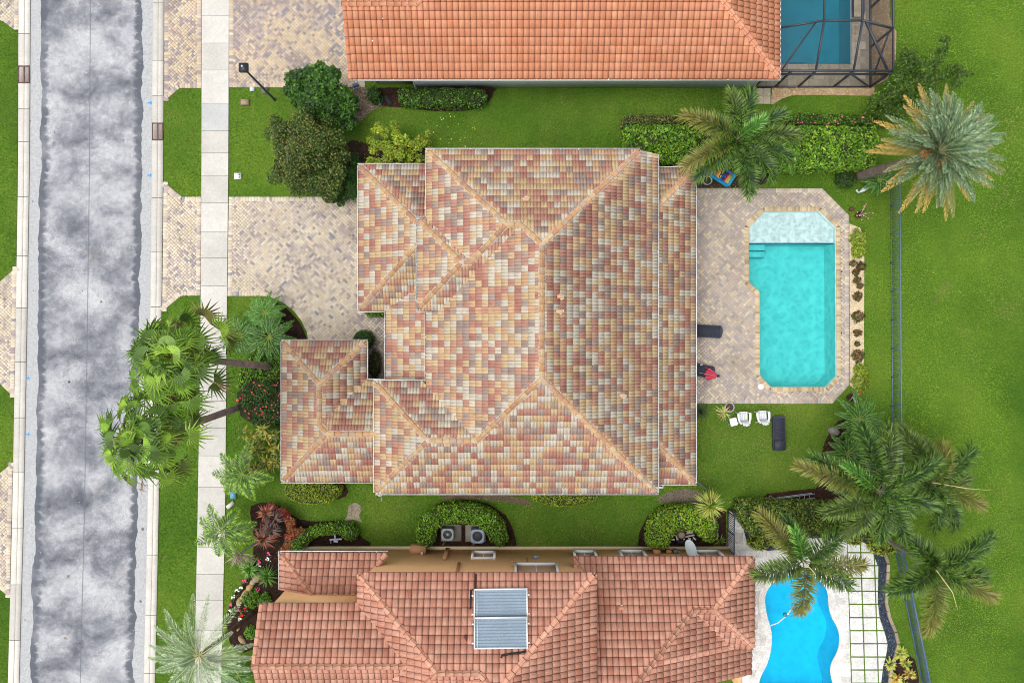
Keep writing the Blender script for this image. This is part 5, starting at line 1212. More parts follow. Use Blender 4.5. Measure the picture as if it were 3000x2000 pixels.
def lounger(px, py, rz, label, Ln=2.02, back=0.0):
    """long axis along local y, head at -y"""
    t = thing('sun_lounger', label, 'sun lounger', W(px, py), 'dark resin sun loungers'); dc = S(62, 66, 80); w = .74
    o_ = ORI[t.name]
    def put(b, name, p=t):
        b.v = [v+np.array(o_) for v in b.v]; return b.build(name, M_dark, p)
    f = MB()
    for s_ in (-1, 1): f.box((s_*(w/2-.035), -.05, .25), (.07, Ln*.92, .10), dc)
    put(f, 'frame')
    n = 14; y0 = -Ln*.5+.62
    sl = MB(); V = []
    out = []
    L2 = Ln/2-.0
    for k in range(9): a = math.pi*k/8; out.append((w/2*.98*math.cos(a)*(1 if abs(math.cos(a)) > .99 else .97), L2-.12+.12*math.sin(a)))
    sl.prism([(w/2*.98, y0)]+out+[(-w/2*.98, y0)], .27, .325, dc, True); put(sl, 'seat_deck')
    for k in range(n):
        b = MB(); b.box((0, y0+.06+k*(L2-.16-y0)/n, .328), (w*.84, (L2-.2-y0)/n*.72, .012), S(56, 60, 74)); put(b, 'slat')
    b = MB(); tt = back; M = Matrix.Rotation(-tt, 3, 'X'); b.box(Vector((0, y0-.02, .30))+M @ Vector((0, -.29, .0)), (w*.78, .58, .045), S(66, 70, 84), M=M); put(b, 'backrest')
    b = MB(); b.box((0, -Ln/2+.08, .25), (w*.86, .16, .09), dc); put(b, 'frame')
    for sx in (-1, 1):
        for y in (-.72, .72): b = MB(); b.box((sx*(w/2-.08), y, .12), (.07, .07, .24), dc); put(b, 'leg')
    t.rotation_euler.z = rz; return t
lounger(2277, 1266, R(1), 'dark sun lounger on the grass, right of the white chairs')
lounger(2062, 970, R(-93), 'dark sun lounger on the pavers, half under the eave and empty', back=.0)
lounger(2040, 1082, R(-101), 'dark sun lounger on the pavers with a red umbrella lying on it', back=.0)
# folded red umbrella
u0 = W(2098, 1100, .42); t = thing('folded_umbrella', 'folded red umbrella lying across the dark lounger by the house', 'umbrella', u0)
b = MB(); d = Vector((-.92, .16, 0)).normalized(); pr = Vector((-d.y, d.x, 0)); V = []
for k in range(13):
    a = -1+2*k/12; lx = .66-.2*abs(a)+(.10 if k % 2 else 0); V.append(tuple(u0+d*lx+pr*a*.36+Vector((0, 0, .04+(.07 if k % 2 else -.01))))); V.append(tuple(u0+pr*a*.13+Vector((0, 0, .05+(.05 if k % 2 else 0)))))
b.arr(V, [(2*k, 2*k+2, 2*k+3, 2*k+1)[::-1] for k in range(12)], np.array([S(206, 50, 74) if k % 3 else S(222, 96, 120) for k in range(12)])); b.build('canopy', M_fabric, t)
b = MB(); b.tube([u0-d*.16+Vector((0, 0, .06)), u0+d*1.0+Vector((0, 0, .05))], .02, S(170, 176, 186), 6); b.build('pole', M_alu, t)
b = MB(); b.box(u0-d*.09+Vector((0, 0, .09)), (.16, .15, .06), S(52, 58, 110), .2); b.build('strap', M_fabric, t)
for px, py, cc, lab in ((2055,1068,(236,240,244),'small white card lying on the dark lounger by the house'), (2068,1077,(210,40,60),'small red bottle lying on the dark lounger by the house')):
    b = MB(); c = W(px, py, .35); b.lathe(c, [(.05, 0), (.05, .06), (.03, .08), (0, .085)], S(*cc), 8) if cc[1] < 100 else b.box(c, (.13, .06, .02), S(*cc), .2)
    tag(b.build('lounger_item', M_white, None, c), lab, 'small item')
b = MB(); c = W(2228, 1132); b.lathe(c+Vector((0, 0, .045)), [(.17, 0), (.17, .018), (.15, .024), (.05, .028), (0, .028)], S(246, 246, 244), 20); tag(b.build('skimmer_lid', M_white, None, c), 'round white skimmer lid in the pavers at the pool corner', 'skimmer lid')
for k, (py, lab) in enumerate(((796, 'upper black water jet on the pool edge pavers'), (976, 'lower black water jet on the pool edge pavers'))):
    c = W(2465, py, .05); b = MB(); b.lathe(c, [(.045, 0), (.045, .03), (0, .035)], S(40, 40, 48), 8); tag(b.build('deck_jet', M_dark, None, c), lab, 'deck jet', 'deck jets beside the pool')
# float, bench, planters
c0 = W(2116, 512, .35); t = thing('pool_float', 'blue inflatable float printed with a red and yellow sunset', 'pool float', c0); M = Matrix.Rotation(R(-33), 3, 'Z') @ Matrix.Rotation(R(8), 3, 'X')
def fl(b, name, m=M_fabric): b.v = [np.array([tuple(c0+M @ Vector(p)) for p in v]) for v in b.v]; b.build(name, m, t)
b = MB(); b.tube([(-.62,-.36,0),(.62,-.36,0)], .10, S(40, 160, 224), 8); fl(b, 'side_tube'); b = MB(); b.tube([(-.62,.36,0),(.62,.36,0)], .10, S(44, 140, 210), 8); fl(b, 'side_tube')
b = MB(); b.tube([(.62,-.34,0),(.62,.34,0)], .10, S(50, 190, 230), 8); fl(b, 'end_tube'); b = MB(); b.tube([(-.62,-.34,0),(-.62,.34,0)], .11, S(90, 160, 220), 8); fl(b, 'end_tube')
b = MB(); cols_ = [S(40,130,215), S(214,70,62), S(236,130,80), S(244,206,120), S(240,220,130), S(54,128,200), S(40,100,180), S(204,54,80), S(236,190,110), S(232,206,120)]
for k in range(10): b.box((-.5+k*.11, 0, .035), (.108, .60, .03), cols_[k])
fl(b, 'printed_panel')
b = MB()
for k in range(16): b.box((random.uniform(-.15, .25), random.uniform(-.2, .22), .054+k*.001), (random.uniform(.05, .14), random.uniform(.03, .07), .006), S(*random.choice(((40,50,80),(70,60,70),(30,70,110),(120,80,70)))), random.uniform(0, 3))
fl(b, 'print_motif')
c0 = W(2236, 521, .4); t = thing('garden_bench', 'dark brown slatted wooden bench under the palm by the hedge', 'bench', W(2236, 521))
for k in range(9): b = MB(); b.box(W(2236, 520, .42)+Vector((-.38+k*.095, .06, 0)), (.08, .62, .03), S(62, 48, 50)); b.build('slat', M_wood, t)
b = MB(); b.box(W(2236, 534, .38), (.86, .06, .09), S(78, 60, 66)); b.build('front_rail', M_wood, t)
for sx in (-1, 1):
    for sy in (-1, 1): b = MB(); b.box(W(2236, 520, .2)+Vector((sx*.38, .03+sy*.26, 0)), (.07, .07, .38), S(54, 42, 44)); b.build('leg', M_wood, t)
def pot(px, py, r, h, col, soil, label, name='plant_pot', rimc=None, group=None):
    c = W(px, py); t = thing(name, label, 'plant pot', c, group)
    b = MB(); b.lathe(c, [(r*.72, 0), (r*.98, h*.8), (r*1.03, h), (r*.88, h), (r*.86, h-.06)], col, 18); b.build('pot', M_clay, t)
    b = MB(); b.lathe(c+Vector((0, 0, h-.06)), [(r*.87, 0), (0, .015)], soil, 18); b.build('soil', M_mulch, t); return t
pot(2131, 1191, .27, .45, S(196, 204, 222), S(96, 74, 62), 'pale blue rimmed round pot full of bare soil beside the white chairs')
pot(2067, 533, .26, .42, S(196, 200, 208), S(88, 78, 50), 'grey rimmed round pot with weeds at the end of the deck by the house')
b = MB(); c = W(2081, 523, .2); b.tube([c+Vector((-.12, .16, 0)), c+Vector((.02, 0, .03)), c+Vector((.1, -.16, 0))], [.11, .12, .07], S(20, 150, 120), 8); tag(b.build('watering_can', M_white, None, c), 'green plastic watering can lying by the grey rimmed pot', 'watering can')
b = MB(); c = W(2492, 614); b.lathe(c, [(.08, 0), (.14, .1), (.12, .2), (.06, .24), (0, .22)], S(110, 74, 62), 12); tag(b.build('clay_jar', M_clay, None, c), 'small round brown clay jar in the grass near the cut deck corner', 'jar')
def twigs(t, c, n, L, col, fl=None, nf=0, spread=.8):
    b = MB()
    ends = []
    for k in range(n):
        a = 2*math.pi*k/n+random.uniform(-.4, .4); e = c+Vector((math.cos(a)*L*spread*random.uniform(.5, 1), math.sin(a)*L*spread*random.uniform(.5, 1), L*random.uniform(.5, 1))); m_ = c+(e-c)*.5+Vector((0, 0, .08)); b.tube([c, m_, e], [.03, .02, .012], col, 5); ends += [e, m_]
    b.build('branch', M_bark, t)
    if nf:
        f = MB()
        for k in range(nf): e = random.choice(ends)+Vector((random.gauss(0, .06), random.gauss(0, .06), .02)); f.lathe(e, [(.0, .0), (.05, .02), (.03, .04), (0, .03)], fl, 6)
        f.build('blossom', M_leaf, t)
t = pot(2510, 632, .19, .36, S(112, 70, 60), S(70, 48, 40), 'brown pot holding a bare desert rose with pink blossoms on the lawn'); twigs(t, W(2512, 632)+Vector((0, 0, .3)), 6, .6, S(190, 184, 170), S(226, 150, 150), 14)
t = pot(2487, 1163, .22, .3, S(74, 58, 44), S(66, 60, 36), 'dark pot holding a white bare branched plant by the lower deck corner'); twigs(t, W(2490, 1163)+Vector((0, 0, .25)), 7, .7, S(206, 212, 206), S(206, 60, 50), 5)
# white heron statue
c0 = W(2530, 556, .1); t = thing('heron_statue', 'white bird statue lying in the grass under the big date palm', 'statue', W(2530, 556))
b = MB(); b.tube([W(2548,546,.16), W(2540,548,.2), W(2528,557,.2), W(2518,563,.14)], [.03, .14, .12, .05], S(214, 232, 240), 8); b.build('body', M_white, t)
b = MB(); b.tube([W(2518,563,.14), W(2513,563,.2), W(2509,557,.28), W(2512,555,.32)], [.05, .05, .06, .03], S(226, 238, 244), 8); b.build('neck', M_white, t)
# ladder on the lawn
p, q = W(2245, 1470, .12), W(2380, 1452, .12); d = (q-p).normalized(); pr = Vector((-d.y, d.x, 0)); t = thing('ladder', 'aluminium extension ladder lying along the top of the long hedge', 'ladder', p)
for s_, dz in ((-.17, 0), (.17, 0), (-.12, .06), (.12, .06)):
    b = MB(); b.tube([p+pr*s_+Vector((0, 0, dz)), q+pr*s_+d*(dz*2)+Vector((0, 0, dz))], .035, S(196, 204, 208), 4); b.build('rail', M_alu, t)
for k in range(9): b = MB(); x = p+d*(.15+k*.3); b.tube([x-pr*.17, x+pr*.17], .02, S(206, 212, 216), 5); b.build('rung', M_alu, t)
h0 = W(2248, 1466, .3); b = MB(); b.tube([h0+Vector((-.05, -.05, -.25)), h0+Vector((-.03, .25, .25)), h0+Vector((.06, .38, .35)), h0+Vector((.18, .28, .25)), h0+Vector((.3, -.02, -.1))], .022, S(200, 206, 210), 6); tag(b.build('pool_rail', M_alu, None, h0), 'bent steel tube handrail beside the end of the ladder', 'handrail')
# pool pump
c0 = W(1998, 1566); t = thing('pool_pump', 'pool pump with filter tank and white pipes inside the curved hedge', 'pool pump', c0)
c = W(1997, 1567, .55); b = MB(); b.lathe((c.x, c.y, 0), [(.24, 0), (.27, .4), (.25, .5), (.12, .58), (0, .58)], S(120, 106, 88), 16); b.build('filter_tank', M_dark, t)
b = MB(); b.lathe((c.x, c.y, .56), [(.18, .0), (.18, .025), (.15, .03), (0, .035)], S(156, 142, 120), 14); b.build('tank_lid', M_dark, t)
for p, q, r, cc in (((1984,1578),(1990,1586),.05,(236,236,236)), ((2010,1562),(2030,1558),.06,(206,200,186)), ((2006,1572),(2034,1566),.055,(214,208,196)), ((2012,1556),(2030,1555),.04,(240,240,240)), ((1980,1566),(1986,1586),.045,(232,232,232)), ((1967,1580),(1976,1580),.05,(238,238,240)), ((2016,1576),(2024,1578),.05,(238,238,240)), ((2030,1572),(2038,1580),.05,(238,238,240)), ((2028,1558),(2030,1582),.035,(90,90,92)), ((2000,1586),(2006,1576),.04,(240,240,240))):
    b = MB(); b.tube([W(*p, .3), W(*q, .3)], r, S(*cc), 8); b.build('pipe', M_white, t)
b = MB(); b.box(W(2002, 1586, .2), (.9, .28, .30), S(34, 36, 42)); b.build('motor', M_dark, t)
c0 = W(984, 1577); t = thing('backflow_valve', 'white pipe backflow valve inside the curved hedge at lower left', 'valve', c0)
for p, q, r in (((966,1580),(1002,1578),.055), ((981,1563),(983,1584),.05), ((978,1584),(990,1586),.07)): b = MB(); b.tube([W(*p, .35), W(*q, .35)], r, S(206, 216, 234), 8); b.build('pipe', M_white, t)
b = MB(); b.tube([W(970, 1581, .35), W(969, 1590, .02)], .045, S(200, 206, 216), 6); b.build('riser', M_white, t)
# hose, mat and reel by the upper house
h = [W(1100,258,.6), W(1099,270,.05), W(1097,290,.04), W(1102,304,.04), W(1112,309,.04), W(1119,300,.04), W(1121,286,.04), W(1112,276,.04), W(1106,268,.05), W(1103,262,.3)]
b = MB(); b.tube(h, .022, S(46, 130, 100), 6); tag(b.build('garden_hose', M_dark, None, W(1105, 285)), 'green garden hose looped on the mulch under the grey wall', 'hose')
b = MB(); b.box(W(1137, 293, .04), (.26, .62, .03), S(56, 58, 62), R(35)); tag(b.build('door_mat', M_fabric, None, W(1137, 293)), 'dark grey mat lying on the mulch beside the green hose', 'mat')
c0 = W(1046, 258); t = thing('hose_reel', 'white and blue hose reel cart by the corner of the grey wall', 'hose reel', c0)
b = MB(); b.box(c0+Vector((0, 0, .25)), (.40, .22, .06), S(226, 230, 240), .35); b.build('tray', M_white, t)
b = MB(); b.tube([c0+Vector((-.15, -.05, .4)), c0+Vector((.15, .06, .4))], .12, S(90, 100, 150), 10); b.build('drum', M_white, t)
for s_ in (-1, 1): b = MB(); b.tube([c0+Vector((s_*.17, s_*.06, 0)), c0+Vector((s_*.17, s_*.06, .5))], .02, S(200, 206, 216), 6); b.build('leg', M_white, t)
c0 = W(1983, 486); b = MB(); b.box(c0+Vector((0, 0, .35)), (.9, .8, .7), S(176, 186, 190)); t = thing('pool_heater', 'pale grey equipment box behind the pool house roof under the hedge', 'equipment box', c0); b.build('cabinet', M_paint, t)
b = MB(); b.box(c0+Vector((0, 0, .715)), (.94, .84, .03), S(196, 204, 208)); b.build('lid', M_paint, t)
# rocks
def rock(px, py, rx, ry, h, col, label, rz=0., group=None):
    c = W(px, py); b = MB(); V = []; F = []; n, m = 10, 5
    for i in range(m):
        f = i/(m-1); rr = math.cos(f*1.45)**.6
        for k in range(n):
            a = 2*math.pi*k/n; j = random.uniform(.86, 1.12); x, y = rx*rr*math.cos(a)*j, ry*rr*math.sin(a)*j
            V.append((c.x+x*math.cos(rz)-y*math.sin(rz), c.y+x*math.sin(rz)+y*math.cos(rz), h*math.sin(f*1.45)*random.uniform(.85, 1.1)))
    F = [(i*n+k, i*n+(k+1) % n, (i+1)*n+(k+1) % n, (i+1)*n+k) for i in range(m-1) for k in range(n)]
    b.arr(V, F, col); b.arr(V[-n:], [list(range(n))], col); tag(b.build('boulder', M_stone, None, c), label, 'rock', group)
rock(2441, 1262, .36, .24, .35, S(156, 146, 142), 'smooth grey boulder beside the dark palms at the bed edge', -.5)
for px, py, rx, ry, cc, lab, rz in ((753,1690,.24,.34,(176,166,132),'grey green rock topmost of the curved garden rocks',-.4), (742,1703,.2,.16,(196,184,156),'small pale rock below the grey green one in the flower bed',.3), (733,1718,.28,.18,(206,176,120),'orange tan rock in the middle of the curved garden rocks',.8), (716,1740,.36,.16,(204,176,124),'long tan rock in the curved row by the flowers',1.0), (702,1760,.30,.16,(190,164,122),'lower tan rock of the curved row left of the blue flower bushes',1.3), (710,1872,.30,.16,(188,160,126),'lowest tan rock of the curved row by the leaning palm trunk',-.8), (698,1834,.26,.15,(180,156,120),'tan rock half hidden by the palm frond at the bed edge',1.5)):
    rock(px, py, rx, ry, .22, S(*cc), lab, rz, 'rocks edging the front flower bed')
# ================================================================= VEGETATION
def unit(a): return a/np.maximum(np.linalg.norm(a, axis=1, keepdims=True), 1e-9)
def leafset(b, P, Nn, size, cols, wts, wr=.42, jit=.5, fold=0., bright=None, aspect=1.):
    n = len(P); Nn = unit(Nn+rng.normal(0, jit, (n, 3))); T_ = unit(np.cross(Nn, rng.normal(0, 1, (n, 3))))
    B_ = np.cross(Nn, T_); l = size*rng.uniform(.5, 1.55, n)[:, None]
    ci = rng.choice(len(cols), n, p=wts); col = np.array(cols)[ci]*rng.uniform(.8, 1.22, (n, 1))
    if bright is not None: col = col*bright[:, None]
    b.leaves(P-T_*l*.5, T_*l, B_*l*wr*.5*aspect, col)
DKG = [(.013,.043,.006), (.021,.063,.009), (.036,.090,.012), (.062,.13,.016)]
BRG = [(.036,.105,.006), (.070,.165,.010), (.125,.235,.014), (.23,.33,.03)]
YEG = [(.10,.16,.012), (.17,.23,.016), (.26,.31,.022), (.07,.12,.01)]
OLG = [(.055,.105,.012), (.10,.155,.016), (.17,.21,.026), (.24,.24,.055), (.032,.066,.010)]
W4 = [.25, .35, .28, .12]
def hedge(label, poly, h, cat='hedge', cols=BRG, wts=W4, size=.13, dens=330, rnd=.3, lump=.12, group=None, name='clipped_hedge', extra=None, world=False, z=None, jit=.55):
    pw = ccw(poly if world else PL(poly, h*.85)); c = np.array(pw).mean(0)
    t = thing(name, label, cat, (c[0], c[1], 0), group)
    b = MB(); inner = grow(pw, -.10); b.prism(inner, 0, h-.16, (.030, .040, .014)); b.build('hedge_core', M_bark, t)  # solid dark core filling the hedge behind its leaves
    Q = scatter(pw, dens); d = pdist(Q, pw); r = np.clip(d/rnd, 0, 1)
    lum = (vnoise(Q[:, 0], Q[:, 1], 2.2, 3)-.5)*2*lump
    Zt = h-rnd*(1-np.sqrt(1-(1-r)**2))+lum+rng.uniform(-.14, .02, len(Q))
    # outward direction near the edges
    g = np.zeros((len(Q), 3)); e = .04
    g[:, 0] = pdist(Q+[e, 0], pw)-d; g[:, 1] = pdist(Q+[0, e], pw)-d; g = -g/e; g *= (1-r)[:, None]; g[:, 2] = .9
    bright = .82+.36*vnoise(Q[:, 0], Q[:, 1], 1.6, 9)
    f = MB(); leafset(f, np.stack([Q[:, 0], Q[:, 1], Zt], 1), g, size, cols, wts, .5, jit, bright=bright)
    n = len(pw)
    for i in range(n):
        a, q = np.array(pw[i]), np.array(pw[(i+1) % n]); L = np.linalg.norm(q-a); m = int(L*h*dens*.35)
        if m < 1: continue
        s_ = rng.uniform(0, 1, m); nn = np.array([(q-a)[1], -(q-a)[0]])/L
        P = a+(q-a)*s_[:, None]+nn*rng.uniform(-.10, .04, (m, 1)); zz = rng.uniform(.05, max(.1, h-rnd*.6), m)
        leafset(f, np.concatenate([P, zz[:, None]], 1), np.tile([nn[0], nn[1], .5], (m, 1)), size, cols, wts, .5, jit)
    f.build('foliage', M_leaf, t)
    if extra:
        fc, fn, fname = extra; Q2 = Q[rng.choice(len(Q), fn)]; fb = MB()
        leafset(fb, np.stack([Q2[:, 0], Q2[:, 1], np.full(fn, h+.02)], 1), np.tile([0, 0, 1.], (fn, 1)), .10, [fc], [1.], .9, .3); fb.build(fname, M_leaf, t)
    return t
def ell(cx, cy, rx, ry, n=18): return [(cx+rx*math.cos(2*math.pi*k/n), cy+ry*math.sin(2*math.pi*k/n)) for k in range(n)]
hedge('clipped green hedge with a rounded end along the grey wall of the orange roofed house', [(1165,262),(1172,257),(1400,256),(1420,262),(1428,280),(1422,300),(1400,311),(1300,312),(1190,307),(1168,300)], .9, cols=DKG[1:]+[BRG[2]], wts=W4, size=.11, rnd=.25)
hedge('small round clipped bush between the grey wall and the bark path', ell(1092, 274, 20, 24), .8, 'bush', DKG, W4, .10, rnd=.3, name='round_bush')
hedge('tall bright green hedge running behind the palm north of the pool deck', [(1832,368),(2100,366),(2340,370),(2560,372),(2572,420),(2560,492),(2300,494),(2000,480),(1925,470),(1924,446),(1832,440)], 1.7, cols=BRG, size=.17, dens=300, rnd=.25, lump=.16)
hedge('thin brownish green low hedge behind the left part of the bright hedge', [(1822,340),(1850,332),(2000,334),(2120,336),(2120,366),(1835,367),(1820,372)], .8, cols=[(.11,.13,.025), (.15,.16,.035), (.19,.14,.05), (.08,.11,.02)], wts=[.3,.3,.15,.25], size=.09, rnd=.15)
hedge('low hedge dotted with pink flowers behind the right part of the bright hedge', [(2240,334),(2400,330),(2600,334),(2604,366),(2400,369),(2240,368)], .9, cols=BRG[:3]+[DKG[1]], wts=[.3,.3,.2,.2], size=.11, extra=((.62,.10,.16), 46, 'blossom'))
hedge('yellow green clipped oval hedge under the front corner eave of the middle house', ell(914, 1436, 84, 44), 1.1, cols=YEG, wts=[.3,.34,.26,.10], size=.09, dens=520, rnd=.4, lump=.05)
hedge('yellow green clipped oval hedge under the long south eave of the middle house', ell(1654, 1452, 97, 34), 1.1, cols=YEG, wts=[.3,.34,.26,.10], size=.09, dens=520, rnd=.35, lump=.05)
hedge('U-shaped bright green hedge wrapped round the two air conditioners', [(1217,1560),(1225,1530),(1250,1502),(1290,1483),(1345,1474),(1400,1480),(1445,1500),(1478,1535),(1489,1585),(1465,1603),(1437,1585),(1425,1560),(1395,1537),(1340,1533),(1295,1538),(1278,1555),(1270,1590),(1255,1605),(1224,1592)], 1.1, cols=BRG, size=.12, dens=420)
hedge('thin curved bright green hedge around the white backflow pipe at lower left', [(852,1613),(850,1595),(858,1572),(880,1555),(930,1540),(990,1533),(1028,1536),(1046,1560),(1040,1583),(1018,1584),(988,1566),(930,1571),(897,1590),(882,1613)], .9, cols=BRG, size=.11, dens=420)
hedge('curved yellowish green hedge wrapped round the pool pump below the fan palm', [(1896,1590),(1898,1560),(1905,1530),(1930,1500),(1970,1485),(2030,1482),(2080,1500),(2104,1530),(2105,1575),(2085,1592),(2065,1585),(2040,1560),(1990,1553),(1966,1580),(1960,1605),(1900,1603)], 1.2, cols=[BRG[1], BRG[2], YEG[1], YEG[2]], size=.12, dens=420)
hedge('long olive green hedge between the aluminium ladder and the white terrace', [(2160,1485),(2180,1470),(2300,1471),(2440,1477),(2560,1482),(2612,1500),(2606,1565),(2560,1582),(2500,1577),(2430,1570),(2300,1580),(2205,1572),(2172,1530)], 1.5, cols=OLG, wts=[.26,.28,.18,.08,.20], size=.13, dens=380, lump=.14)
for poly, lab in ((ell(2228, 1590, 34, 24), 'yellow green shrub at the left end of the long olive hedge'), (ell(2290, 1594, 26, 18), 'small yellow green shrub below the left palm by the terrace'), (ell(2508, 1582, 24, 18), 'small yellow green shrub above the stepping slabs'), (ell(2595, 1602, 46, 28), 'golden green shrub at the foot of the leaning palm trunk')):
    hedge(lab, poly, .6, 'shrub', YEG+[(.34,.33,.07)], [.25,.25,.2,.15,.15], .13, 300, name='golden_shrub', lump=.14, group='golden shrubs edging the long hedge')
hedge('small clipped box hedge under the garage eave at the entry', [(1069,914),(1131,912),(1131,931),(1112,929),(1071,926)], .7, cols=BRG[:3]+[YEG[1]], wts=[.3,.3,.2,.2], size=.09, dens=500)
hedge('dark round clipped bush beside the entry path of the middle house', ell(1062, 995, 31, 29), 1.0, 'bush', DKG, [.3,.4,.2,.1], .08, 520, .4, .05, name='round_bush')
hedge('dark dry bush in the narrow entry courtyard', ell(1096, 1066, 20, 42), .6, 'bush', [(.10,.06,.03), (.05,.06,.02), (.14,.09,.05), (.04,.05,.015)], W4, .10, 250, .3, .15, name='round_bush')
hedge('dark green rounded bush at the foot of the big date palm', ell(2487, 521, 30, 26), .8, 'bush', DKG[:3]+[BRG[1]], W4, .09, 500, .35, .06, name='round_bush')
hedge('bright green bush under the pale leaning trunk by the front walk', [(712,1062),(745,1025),(775,1020),(800,1030),(828,1050),(828,1130),(790,1150),(710,1150),(690,1130),(698,1090)], .9, 'bush', BRG, W4, .12, 380, .35, .14, name='spreading_bush')
hedge('dark ixora bush with red flowers beside the front wing of the middle house', [(690,1150),(720,1120),(770,1110),(826,1120),(828,1230),(800,1250),(740,1245),(700,1220)], 1.4, 'bush', DKG+[(.08,.10,.04)], [.25,.3,.2,.1,.15], .12, 330, .5, .22, name='spreading_bush', extra=((.55,.06,.05), 60, 'blossom'))

# gravel bed shrubs
def bushlet(px, py, r, h, cols, wts, label, size=.09, n=420, group=None, name='small_shrub', cat='shrub'):
    c = W(px, py); t = thing(name, label, cat, c, group); f = MB()
    v = unit(rng.normal(0, 1, (n, 3))); v[:, 2] = np.abs(v[:, 2]); rr = rng.uniform(.45, 1., n)**.5
    lob = .75+.5*vnoise(v[:, 0]*2+px, v[:, 1]*2+py, 1.6, 4)
    P = np.array(c)+v*np.array([r, r, h])*(rr*lob)[:, None]; leafset(f, P, v+[0, 0, .6], size, cols, wts, .5, .5, bright=rng.uniform(.85, 1.15, n)); f.build('foliage', M_leaf, t)
    b = MB()
    for k in range(5): a = 6.28*k/5; b.tube([c, c+Vector((math.cos(a)*r*.5, math.sin(a)*r*.5, h*.6))], [.02, .008], S(90, 72, 56), 5)
    b.build('stem', M_bark, t)
gg = 'shrubs in the pale gravel strip beside the pool'
for px, py, r, lab in ((2511,700,.56,'larger yellow green shrub at the top end of the pale gravel strip'), (2513,737,.44,'smaller yellow green shrub second from the top of the pale gravel strip'), (2516,1083,.40,'smaller yellow green shrub second from the bottom of the pale gravel strip'), (2519,1118,.56,'golden green shrub at the bottom end of the pale gravel strip')):
    bushlet(px, py, r, .6, YEG, [.3,.34,.26,.10], lab, .11, 700, gg)
CRO = [(.05,.06,.02), (.12,.10,.02), (.22,.10,.02), (.03,.035,.015), (.09,.02,.02)]
for px, py, r, lab in ((2497,772,.18,'small dark croton topmost in the pale gravel'), (2520,780,.28,'dark croton with yellow leaves upper right in the pale gravel'), (2506,797,.22,'dark reddish croton third from the top in the pale gravel'), (2508,821,.22,'thin dark croton beside the upper water jet'), (2517,838,.16,'tiny dark croton below the upper water jet'), (2510,868,.26,'dark green croton alone in the middle of the pale gravel'), (2512,927,.40,'widest dark croton in the middle of the pale gravel'), (2509,975,.22,'thin dark green croton beside the lower water jet'), (2508,1007,.14,'tiny green croton below the lower water jet'), (2511,1041,.42,'bushy red and orange croton low in the pale gravel')):
    bushlet(px, py, r, .4, CRO, [.34,.2,.14,.2,.12], lab, .13, int(500*r+60), 'crotons in the pale gravel strip beside the pool', 'croton', 'croton')

# broadleaf trees
def tree(label, crown, trunk_px, th, cols, wts, size, nl, name='tree', cat='tree', tips=None, wr=.5, group=None, lobr=.5, fill=1.0):
    """crown: list of px, py, z, r (metres) lobes"""
    base = W(*trunk_px); t = thing(name, label, cat, base, group)
    b = MB(); lobes = []
    for px, py, z, r in crown:
        c = W(px, py, z); m = c+(base-c)*.45; m.z = max(.3, z*.45)
        b.tube([base, base+Vector((0, 0, min(th, z*.4))), m, c], [.10, .08, .05, .02], S(120, 104, 90), 6)
        k = max(4, int(9*r*r*fill)+3)
        for i in range(k):
            v = Vector(rng.normal(0, 1, 3)); v.normalize(); v.z = abs(v.z)*.8-.15; lobes.append((c+Vector((v.x*r, v.y*r, v.z*r*.8))*random.uniform(.45, .95), r*lobr*random.uniform(.6, 1.1)))
            if i % 3 == 0: b.tube([c, lobes[-1][0]], [.025, .008], S(110, 96, 84), 5)
    b.build('trunk', M_bark, t)
    f = MB(); tot = sum(l[1]**2 for l in lobes)
    for c, r in lobes:
        n = int(nl*r*r/tot)+20; v = unit(rng.normal(0, 1, (n, 3))); P = np.array(c)+v*r*(rng.uniform(.5, 1.08, (n, 1)))*np.array([1, 1, .8])
        k = random.uniform(.78, 1.22); leafset(f, P, v*.6+[0, 0, .8], size, cols, wts, wr, .55, bright=np.full(n, k))
        if tips:
            m = int(n*tips[1]); v = unit(rng.normal(0, 1, (m, 3))); v[:, 2] = np.abs(v[:, 2]); P = np.array(c)+v*r*rng.uniform(.95, 1.2, (m, 1)); leafset(f, P, v+[0, 0, .5], size*.7, [tips[0], tips[2]], [.5, .5], .5, .6)
    f.build('crown', M_leaf, t)
tree('glossy dark green leafy tree by the upper driveway next to the bark path', [(890,250,2.2,.9),(945,235,2.6,.9),(930,300,2.6,1.0),(985,300,2.2,.9),(1005,320,1.8,.75),(880,300,2.0,.7),(960,340,2.0,.8),(955,215,2.5,.6),(1005,350,1.4,.7),(865,265,1.8,.6),(910,345,1.6,.7),(1030,300,1.2,.5)], (935,300), 1.0, DKG[:3]+[BRG[0], BRG[1]], [.24,.24,.14,.24,.14], .19, 15000, wr=.55)
tree('rounded olive green tree with brownish new tips in the front lawn', [(850,420,2.6,1.1),(900,390,3.0,1.1),(890,460,3.2,1.2),(950,430,2.8,1.1),(960,500,2.6,1.1),(890,530,2.4,1.0),(845,490,2.2,1.0),(820,390,2.0,.8),(935,350,2.2,.8),(985,460,2.2,.8),(960,550,2.0,.7)], (905,450), 1.2, [(.024,.056,.007), (.044,.082,.010), (.078,.112,.016), (.013,.033,.005)], [.3,.32,.18,.20], .135, 24000, tips=((.17,.14,.04), .16, (.12,.15,.03)))
tree('low dark green shrub between the olive tree and the garage wall', [(1020,500,1.2,.7),(1035,545,1.2,.8),(1000,560,1.1,.6),(1035,470,1.0,.5),(985,590,.9,.5)], (1022,520), .4, DKG[:3]+[BRG[0]], [.4,.3,.15,.15], .12, 5200, name='shrub', cat='shrub')
